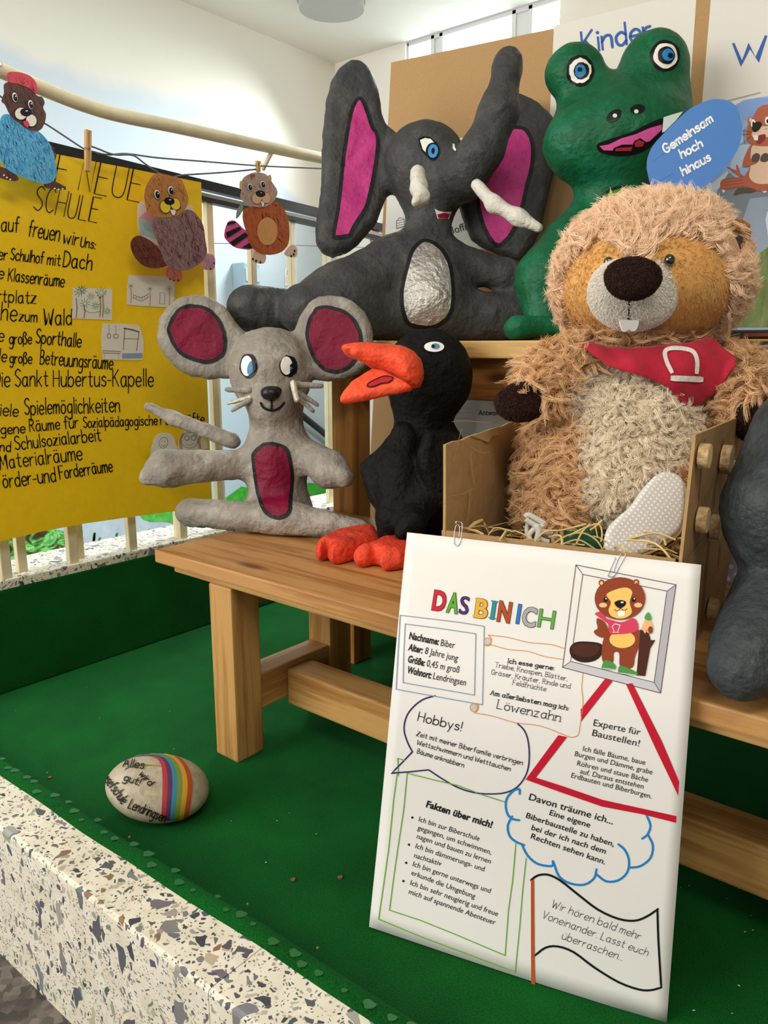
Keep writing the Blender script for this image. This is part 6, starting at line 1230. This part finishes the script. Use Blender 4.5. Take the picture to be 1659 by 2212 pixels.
for (x, y), lb in (((633, 1901), 'small reddish crumb on the carpet left of the poster'), ((735, 1896), 'thin brown leaf bit on the carpet just left of the poster'), ((108, 1680), 'pale brown crumb by the carpet edge left of the stone')):
    c = onz(x, y, 0.001); o = obj('leaf_crumb', *prism([c+np.array([dx*.004, dy*.004, 0]) for dx, dy in ((-1, -.6), (.2, -1), (1.1, -.2), (.5, .8), (-.6, .9))], (0.1, 0, 1), 0.002), plain('7e5236', 0.8, 0.2, 300)); tag(o, lb, 'crumb')

# ------------------------------------------------------------------ yellow poster on the railing
XY = -1.862; yw = lambda P: 0.004*math.sin(P[1]*7)+0.006*math.exp(-((P[1]-1.42)/0.12)**2)*math.sin(P[2]*6)
def onyel(x, y, l=0.0): P = onx(x, y, XY); P = P+0; return P+np.array([0.002+l, 0, 0])
YEL = plain('f8cc06', 0.65, 0.04, 40, bump=0.06, bscale=60)
t = thing('yellow_poster', 'large yellow poster with black handwriting hung on the railing', 'poster', tuple(onyel(200, 1140)))
out = [(-90, 288), (122, 333), (434, 394), (447, 824), (458, 1090), (379, 1104), (300, 1114), (181, 1131), (90, 1148), (0, 1169), (-90, 1186)]
P3 = [onx(x, y, XY) for x, y in out]; obj('sheet', *prism(P3, (1, 0, 0), 0.0012), YEL, t)
c1 = K(0, 100, 2.37); c2 = K(0, 650, 3.456); ik = Ink(lambda x, y, l=0: onyel(x, y, l)); J = 0.5
for w_, a, b, cp, wd_ in (('NEUE', c1([(397, 735)])[0], c1([(708, 800)])[0], 70, 2.2), ('DIE', c1([(170, 690)])[0], c1([(330, 722)])[0], 66, 2.2), ('SCHULE', c1([(165, 838)])[0], c1([(492, 905)])[0], 54, 2.2),
    ('auf', c1([(2, 945)])[0], c1([(92, 952)])[0], 33, 2.7), ('freuen', c1([(140, 972)])[0], c1([(297, 998)])[0], 36, 2.7), ('wir', c1([(318, 1008)])[0], c1([(395, 1022)])[0], 30, 2.7), ('Uns:', c1([(408, 1025)])[0], c1([(482, 1038)])[0], 22, 2.5),
    ('er', (-6, 560), (14, 562), 26, 2.6), ('Schulhof', c1([(50, 1092)])[0], c1([(218, 1112)])[0], 25, 2.6), ('mit', c1([(238, 1116)])[0], c1([(305, 1124)])[0], 25, 2.6), ('Dach', c1([(320, 1128)])[0], c1([(465, 1146)])[0], 34, 3.0),
    ('e', (-6, 600), (5, 602), 26, 2.6), ('Klassenräume', c1([(38, 1200)])[0], c1([(323, 1232)])[0], 27, 2.6), ('ortplatz', (-22, 652), (76, 656), 28, 2.6), ('ähe', (-20, 690), (34, 694), 40, 2.8), ('zum', c2([(140, 150)])[0], c2([(270, 158)])[0], 24, 2.6), ('Wald', c2([(322, 176)])[0], c2([(530, 180)])[0], 34, 3.0),
    ('e', (-6, 736), (6, 737), 28, 2.6), ('große', c2([(65, 322)])[0], c2([(232, 322)])[0], 25, 2.6), ('Sporthalle', c2([(262, 315)])[0], c2([(598, 345)])[0], 30, 2.8),
    ('le', (-4, 780), (12, 782), 28, 2.6), ('große', c2([(68, 465)])[0], c2([(232, 468)])[0], 24, 2.6), ('Betreuungsräume', c2([(295, 470)])[0], c2([(835, 512)])[0], 30, 2.6), ('Die Sankt Hubertus-Kapelle', (-14, 835), c2([(1140, 636)])[0], 36, 2.7),
    ('viele', (-16, 896), c2([(130, 862)])[0], 27, 2.6), ('Spielemöglichkeiten', c2([(180, 850)])[0], c2([(890, 828)])[0], 34, 2.7), ('eigene', (-18, 938), c2([(182, 985)])[0], 22, 2.6), ('Räume für', c2([(220, 975)])[0], c2([(582, 945)])[0], 26, 2.6), ('Sozialpädagogische Fachkräfte', c2([(618, 945)])[0], c2([(1520, 912)])[0], 22, 2.4),
    ('und', (-14, 974), c2([(75, 1125)])[0], 22, 2.7), ('Schulsozialarbeit', c2([(110, 1112)])[0], c2([(750, 1042)])[0], 28, 2.7), ('Materialräume', (0, 1014), c2([(610, 1185)])[0], 32, 2.7), ('Förder-und', (-8, 1056), c2([(415, 1345)])[0], 32, 2.8), ('Forderräume', c2([(445, 1330)])[0], c2([(838, 1272)])[0], 28, 2.7)): stext(ik, w_, a, b, cp, wd_, '1b1712', 0, jig=J)
ik.build('handwriting', t)
def pic(P, draw, round_=0):
    o_ = obj('drawing', *prism([onyel(x, y, 0.0004) for x, y in P], (1, 0, 0), 0.0006), plain('e3ddcf', 0.75), t); i_ = Ink(lambda x, y, l=0: onyel(x, y, 0.0011+l)); draw(i_); d_ = i_.build('sketch', t)
    if d_: d_.parent = o_
def scr(i_, P, w, c, n_=5, seed=0, lay=2):
    """crayon strokes inside an outline"""
    r = random.Random(seed); xs_ = [p[0] for p in P]; ys_ = [p[1] for p in P]
    for k in range(n_):
        a = (r.uniform(min(xs_), max(xs_)), r.uniform(min(ys_), max(ys_))); L_ = r.uniform(6, 16); th = r.uniform(-.5, .5)+1.2; b = (a[0]+L_*math.cos(th), a[1]+L_*math.sin(th)); m_ = ((a[0]+b[0])/2, (a[1]+b[1])/2)
        if inpoly(np.array([a[0], b[0], m_[0]]), np.array([a[1], b[1], m_[1]]), P).all(): i_.line([a, m_, b], w, c, lay)
def trees(i_):
    for x, y, r_, c in ((170, 630, 12, '5f9a68'), (176, 626, 10, '4b8558'), (182, 655, 11, '6aa874'), (205, 660, 9, '5f9a68'), (217, 632, 12, '7cae74'), (195, 640, 8, '7cae74'), (230, 672, 8, '6aa874')):
        for k in range(9): a = k*0.7; i_.line([(x+r_*0.3*math.cos(a), y+r_*0.3*math.sin(a)), (x+r_*math.cos(a+.4), y+r_*math.sin(a+.4))], 1.4, c)
    for x, y1, y2 in ((163, 645, 686), (180, 660, 686), (214, 640, 684), (220, 640, 684)): i_.line([(x, y1), (x+2, (y1+y2)/2), (x, y2)], 3, 'a98a70')
    i_.line([(205, 628), (214, 645), (228, 630)], 1.2, 'a98a70'); i_.line(cat([(178, 668), (195, 676), (215, 672)], 4), 0.8, '777268')
pic(c1([(372, 1235), (572, 1243), (570, 1402), (365, 1394)]), trees)
def bridge(i_):
    for x, y in ((281, 618), (322, 624), (364, 624)):
        for k in range(8): a = k*0.8; i_.line([(x, y), (x+6*math.cos(a), y+6*math.sin(a))], 1.2, '8fbb84')
        i_.line([(x, y+6), (x+1, y+18), (x, y+36)], 2.6, 'cf9a90')
    i_.line(cat([(285, 636), (303, 643), (320, 634)], 4), 0.8, '555'+'555'); i_.line(cat([(285, 642), (303, 650), (320, 641)], 4), 0.8, '555555'); [i_.line([(287+6*k, 638+1.2*min(k, 5-k)), (287+6*k, 644+1.2*min(k, 5-k))], 0.7, '555555') for k in range(6)]; i_.line([(344, 632), (355, 633), (354, 657), (343, 656)], 0.8, '777777', 2, True)
pic(cat(c1([(655, 1185), (680, 1172), (880, 1182), (892, 1200), (885, 1325), (865, 1336), (665, 1325), (648, 1305)]), 3, True), bridge)
def gym(i_):
    C = lambda P: c2(P)
    i_.line(C([(808, 178), (810, 240)]), 0.8, '4a4a4a'); i_.line(C([(858, 180), (860, 242)]), 0.8, '4a4a4a'); i_.line(C(ell(808, 262, 12, 18)), 1, '4a4a4a', 2, True); i_.line(C(ell(860, 263, 18, 16)), 1, '4a4a4a', 2, True)
    i_.line(C([(915, 365), (925, 205)]), 2, 'a8575a'); i_.line(C([(1015, 370), (1032, 230)]), 2, 'a8575a'); i_.line(C([(920, 205), (980, 215), (1032, 232)]), 2.8, '7a3f38'); i_.line(C([(920, 282), (1025, 284)]), 1.2, '7a3f38')
    i_.line(C([(760, 372), (895, 378), (894, 392), (760, 388)]), 0.9, '7a6a5a', 2, True); [i_.line(C([(908, 395+8*k), (1055, 392+8*k)]), 2, '7f9cb4') for k in range(5)]; i_.line(C([(775, 392), (775, 432)]), 0.7, '8a8a8a'); i_.line(C([(880, 392), (880, 436)]), 0.7, '8a8a8a')
pic(cat(c2([(762, 185), (790, 168), (1000, 178), (1040, 200), (1066, 300), (1060, 425), (1030, 443), (790, 436), (764, 420), (752, 300)]), 3, True), gym)
def facea(i_): C = c2; i_.line(cat(C(ell(1215, 1058, 32, 42, 10)), 1, True), 0.9, '6a625a', 2, True); [i_.line(C([(x, 1042), (x, 1050)]), 1, '6a625a') for x in (1205, 1225)]; i_.line(cat(C([(1198, 1072), (1215, 1084), (1232, 1068)]), 3), 0.9, '6a625a'); i_.line(C([(1195, 1105), (1170, 1140)]), 0.9, '6a625a')
pic(cat(c2([(1140, 1050), (1170, 1000), (1220, 985), (1280, 1000), (1310, 1070), (1320, 1180), (1130, 1180)]), 3, True), facea)
def faceb(i_): C = c2; i_.line(cat(C(ell(1410, 1040, 62, 58)), 1, True), 0.9, '7a6a5a', 2, True); [i_.line(C(ell(x, 1022, 18, 18)), 1, '4a4a4a', 2, True) for x in (1390, 1440)]; i_.line(cat(C([(1385, 1065), (1410, 1078), (1440, 1062)]), 3), 0.9, 'a0574a'); [i_.line(cat(C([(1345+d_, 1100), (1335+d_, 1040), (1360+d_, 985)]), 3), 2.2, 'd08a48') for d_ in (0, 8, 140, 150)]
pic(cat(c2([(1325, 1080), (1340, 1000), (1400, 965), (1470, 975), (1520, 1030), (1545, 1090), (1500, 1110), (1340, 1110)]), 3, True), faceb)
def house(i_): C = c1; i_.fill(C([(705, 880), (760, 835), (830, 845), (860, 885), (790, 905)]), 'd9a3b4', 1); i_.fill(C([(705, 885), (790, 905), (800, 990), (712, 965)]), 'a9c3bf', 1); scr(i_, C([(705, 885), (790, 905), (800, 990), (712, 965)]), 1.2, '86a8a8', 14, 3)
pic(cat(c1([(700, 830), (715, 798), (760, 795), (900, 812), (975, 815), (985, 850), (960, 960), (880, 1040), (800, 1020), (712, 960)]), 3, True), house)

# ------------------------------------------------------------------ paper animals on a string with pegs
def cutout(label, base, sheets, draw, X0):
    """sheets: (part name, outline, colour, stroke colour, layer)"""
    t = thing('paper_cutout', label, 'paper animal', tuple(onx(*base, X0)), 'coloured paper beavers on the string')
    hi = {}
    for i, (nm, P, c, c_s, lay) in enumerate(sheets):
        z = X0+0.0011*lay; o_ = obj(nm, *prism([onx(x, y, z) for x, y in P], (1, 0, 0), 0.0009), plain(c, 0.75, 0.06, 60), t)
        if c_s:
            k = Ink(lambda x, y, l=0, z=z: onx(x, y, z)+np.array([0.001+l*0.3, 0, 0])); n_ = int(abs(area2(P))/60)+6
            for q_, cc in enumerate(c_s): scr(k, P, 1.3, cc, n_, i*7+q_, 2+q_)
            d_ = k.build('crayon_strokes', t); 
            if d_: d_.parent = o_
    fs = lambda x, y, l=0: onx(x, y, X0+0.0011*6+0.0002)+np.array([l*0.5, 0, 0]); k = Ink(fs); k.mk = lambda nm: MK(fs, nm, t); draw(k); k.build('drawing', t); return t
class MK:
    def __init__(s, f_, nm, t_): s.f_, s.nm, s.t_ = f_, nm, t_
    def __enter__(s): s.k = Ink(s.f_); return s.k
    def __exit__(s, *a): s.k.build(s.nm, s.t_)
def faced(k0_, cv, eyes, muz, nose, mc, tongue=None, teeth=None):
    for x, y, rx, ry in eyes:
        with k0_.mk('eye') as k: k.fill(cv(ell(x, y, rx, ry, -12)), '1a1614', 1); k.fill(cv(ell(x, y, rx-2, ry-2, -12)), 'f0ece6', 2); k.fill(cv(ell(x+2, y+3, rx*0.68, ry*0.72, -12)), '1c1a1a', 3); k.fill(cv(ell(x+4, y-4, 3, 4)), 'e8e8e8', 4)
    with k0_.mk('muzzle') as k:
        for x, y, rx, ry in muz: k.fill(cv(ell(x, y, rx, ry, -15)), '2a2018', 3); k.fill(cv(ell(x, y, rx-2.5, ry-2.5, -15)), mc, 4)
    if teeth:
        with k0_.mk('teeth') as k: k.fill(cv(teeth), 'f2f0ee', 2); k.line(cv(teeth), 0.7, '3a3030', 3, True)
    if tongue:
        with k0_.mk('tongue') as k: k.fill(cv(tongue), 'd8475a', 5)
    with k0_.mk('nose') as k: x, y, rx, ry = nose; k.fill(cv(ell(x, y, rx, ry, 8)), '141212', 6); k.fill(cv(ell(x+4, y-7, 7, 3)), 'd8d8d8', 7)
S1 = lambda P: cat(c1(P), 3, True); X1 = -1.80
cutout('paper beaver with red cap and light blue shirt at the left edge', (60, 400), [
  ('foot', S1([(-30, 610), (60, 640), (95, 680), (60, 690), (-30, 660)]), '5a3a32', ('4a2e28',), 1), ('foot', S1([(225, 705), (270, 690), (325, 715), (332, 735), (240, 727)]), '5a3a32', ('4a2e28',), 1),
  ('arm', S1([(-30, 400), (20, 405), (30, 440), (10, 520), (-30, 600)]), '5f4038', ('4f3430',), 1), ('arm', S1([(250, 512), (275, 520), (285, 580), (262, 562)]), '5f4038', ('4f3430',), 1),
  ('shirt', S1([(5, 362), (50, 350), (100, 390), (190, 430), (260, 510), (290, 640), (270, 690), (225, 705), (140, 680), (50, 640), (0, 580), (-10, 470)]), '5aaedb', ('4a98cf', '86c8ea', '3f8cc4'), 2),
  ('head', S1([(20, 195), (60, 180), (130, 190), (185, 250), (215, 260), (228, 290), (220, 315), (235, 350), (225, 400), (200, 432), (150, 427), (90, 387), (50, 350), (25, 300), (6, 280), (20, 240)]), '5e3f37', ('523530', '6a4a40'), 3),
  ('cap', S1([(38, 137), (90, 132), (150, 150), (185, 190), (190, 248), (150, 216), (90, 192), (40, 182)]), 'd24a55', ('c03a48', 'de6a70'), 4)],
  lambda k: (faced(k, c1, [(76, 261, 15, 27), (157, 298, 15, 25)], [(107, 345, 33, 33), (160, 380, 29, 33)], (132, 338, 29, 21), 'eee8e0', tongue=[(118, 385), (140, 380), (152, 400), (140, 418), (124, 405)]),
             [k.fill(c1(ell(x, y, 5, 4)), 'f0ece4', 2) for x, y in ((20, 660), (35, 672), (52, 682), (280, 728), (300, 732), (320, 730))], k.line(c1([(110, 180), (120, 195), (128, 180)]), 1, '8a2030', 3)), X1)
cutout('paper beaver with yellow muzzle and purple body beside the poster edge', (375, 400), [
  ('tail', S1([(678, 985), (720, 970), (800, 1020), (860, 1110), (810, 1136), (740, 1126), (690, 1080), (668, 1025)]), '6a3428', ('5a2a22', '7a4032'), 1), ('foot', S1([(855, 1130), (920, 1138), (932, 1190), (905, 1206), (850, 1178)]), 'b0604c', ('9a5040',), 1), ('foot', S1([(1050, 1070), (1095, 1075), (1100, 1120), (1085, 1145), (1035, 1135)]), 'c08a98', ('a87484',), 1),
  ('body', S1([(790, 880), (850, 875), (960, 835), (1012, 870), (1040, 920), (1050, 990), (1058, 1060), (1020, 1112), (960, 1146), (890, 1142), (840, 1102), (810, 1010), (778, 930)]), '8c6a6c', ('6e4c50', 'a58688', '7a5658'), 2),
  ('head', S1([(800, 650), (760, 690), (742, 735), (738, 780), (755, 850), (790, 870), (850, 876), (905, 868), (950, 830), (964, 780), (945, 720), (925, 680), (880, 665)]), 'bf7f45', ('a8682f', 'd09458'), 3)],
  lambda k: (faced(k, c1, [(805, 758, 17, 27), (875, 739, 17, 26)], [(846, 822, 28, 34), (898, 808, 27, 32)], (866, 793, 27, 19), 'ecd13c', teeth=[(868, 838), (902, 832), (898, 860), (884, 868)]), [k.line(c1(P), 0.9, '3a1812', 2) for P in ([(690, 990), (760, 1120)], [(720, 980), (800, 1110)], [(680, 1050), (790, 1030)], [(690, 1085), (830, 1075)])], [k.fill(c1(ell(x, y, 4, 6)), '3a3030', 2) for x, y in ((870, 1192), (890, 1200), (912, 1198), (1095, 1110), (1078, 1140))]), X1)
e2 = K(400, 380, 3.606); SE = lambda P: cat(e2(P), 3, True)
cutout('paper beaver with orange body and pink and black tail hanging furthest from the edge', (558, 365), [
  ('tail', SE([(330, 362), (385, 350), (440, 400), (490, 450), (530, 565), (400, 562), (330, 510), (303, 460)]), 'e25a9a', None, 1), ('foot', SE([(540, 585), (625, 610), (612, 682), (528, 665)]), 'e3bfa6', None, 1), ('foot', SE([(770, 600), (830, 535), (872, 570), (862, 632), (800, 627)]), 'e3bfa6', None, 1),
  ('leaf', SE([(420, 240), (450, 205), (445, 270), (415, 320), (395, 330), (400, 280)]), '8f9a92', ('6a8a78',), 1), ('ear', SE([(425, 45), (440, 42), (442, 90), (424, 100)]), 'd9b95c', None, 1), ('ear', SE([(640, 10), (662, -10), (672, 30), (660, 60)]), 'c9b85c', None, 1),
  ('body', SE([(458, 262), (520, 240), (700, 200), (760, 250), (797, 320), (812, 430), (802, 530), (750, 592), (660, 616), (570, 597), (508, 540), (480, 450), (448, 340)]), 'b55a2a', ('a34a1e', 'c46a36'), 2), ('belly', wob(e2(ell(640, 432, 78, 108)), 0.015, 11), 'd99a5c', None, 3),
  ('head', SE([(440, 40), (470, 0), (540, -28), (610, -20), (645, 5), (690, 70), (714, 110), (715, 150), (680, 205), (620, 242), (540, 240), (470, 215), (432, 170), (440, 100)]), 'bda59a', ('c98a70', 'b09a92'), 4)],
  lambda k: (faced(k, e2, [(505, 88, 22, 33), (605, 67, 22, 33)], [(557, 175, 40, 46), (630, 170, 38, 45)], (586, 139, 38, 26), 'e3b48c', teeth=[(585, 195), (622, 195), (612, 238), (600, 242)]), [k.fill(e2(P), '1a1618', 2) for P in ([(318, 440), (420, 395), (440, 415), (325, 485)], [(345, 520), (465, 440), (492, 465), (380, 545)], [(330, 362), (385, 352), (398, 366), (325, 385)], [(440, 560), (500, 520), (525, 562)])], k.fill(e2(ell(525, -2, 20, 12)), 'c8402e', 3), [k.fill(e2(ell(x, y, 7, 11)), '221c1c', 2) for x, y in ((527, 648), (552, 662), (585, 672), (852, 585), (845, 612), (825, 625))]), X1)
TW = plain('8a8a92', 0.9, bump=0.8, bscale=600)
mb = MB(); f = lambda P, cv, x=X1: [onx(*p_, x) for p_ in cat(cv(P), 5)]
mb.tube(f([(-60, 215), (100, 320), (230, 395), (330, 460), (430, 525), (480, 540), (550, 555), (650, 550), (800, 570), (1050, 590), (1300, 610), (1500, 620), (1760, 630)], c1, X1-.004), 0.0021, 8); tag(mb.build('string', TW, smooth=True), 'grey twine strung along the railing from peg to peg', 'string', 'grey twine along the railing')
mb = MB(); mb.tube(f([(462, 510), (510, 528), (560, 548), (600, 556), (680, 558), (740, 600), (800, 640), (860, 672), (930, 660), (1000, 655), (1150, 645), (1310, 630)], c1, X1+.002), 0.0022, 8); tag(mb.build('string', TW, smooth=True), 'looser grey twine sagging behind the purple paper beaver', 'string', 'grey twine along the railing')
mb = MB(); mb.tube(f([(1000, 1008), (1200, 1010), (1500, 1018), (1700, 1026), (1900, 1030)], c1, -1.955), 0.0011, 6); tag(mb.build('string', TW, smooth=True), 'thin grey twine low behind the balusters left of the elephant', 'string', 'grey twine along the railing')
PEG = wood('Z', 'd2a468', 'a87a40')
def peg(a, b, label, w=6.5):
    A, B = onx(*a, X1+.006), onx(*b, X1+.006); t = thing('clothes_peg', label, 'clothes peg', tuple(B), 'wooden pegs on the twine'); e = unit(A-B); sd_ = np.array([0, 1., 0]); sd_ = unit(sd_-e*(sd_@e)); n_ = np.cross(e, sd_); k = w*1.7/FPX
    for o_, tilt in ((-0.5, -.04), (0.5, .04)):
        mb = MB(); V = [P+sd_*(k*(o_*1.05+tilt*2*j)+sx*k*0.45)+n_*sz*0.005 for j, P in enumerate((B, A)) for sx, sz in ((-1, -1), (1, -1), (1, 1), (-1, 1))]; mb.add(V, [[3, 2, 1, 0], [4, 5, 6, 7]]+[[i, (i+1) % 4, 4+(i+1) % 4, 4+i] for i in range(4)]); mb.build('prong', PEG, t)
    c = (A+B)/2; mb = MB(); mb.tube([c+sd_*k*math.cos(q)*1.4+n_*0.006*math.sin(q)+e*0.0005*q for q in np.linspace(0, 12.6, 40)], 0.0007, 6); mb.build('spring', CLIP, t, True)
peg(c1([(450, 430)])[0], c1([(449, 640)])[0], 'wooden clothes peg on the twine between blue and purple paper beavers')
peg(c1([(1320, 588)])[0], c1([(1322, 642)])[0], 'short wooden clothes peg above the orange paper beaver', 5.5)
t = thing('pink_drawing', 'small paper with pink scribbles between elephant ear and brown board', 'drawing', tuple(onx(806, 520, -1.96)))
obj('sheet', *prism([onx(x, y, -1.96) for x, y in e2([(1440, 460), (1500, 350), (1512, 345), (1508, 520), (1450, 545), (1435, 500)])], (1, 0, 0), 0.001), plain('e8d8d8', 0.8), t)
ik = Ink(lambda x, y, l=0: onx(x, y, -1.957+l)); scr(ik, e2([(1440, 460), (1500, 370), (1508, 480), (1450, 510)]), 2, 'd98a90', 40, 2); ik.build('scribble', t)
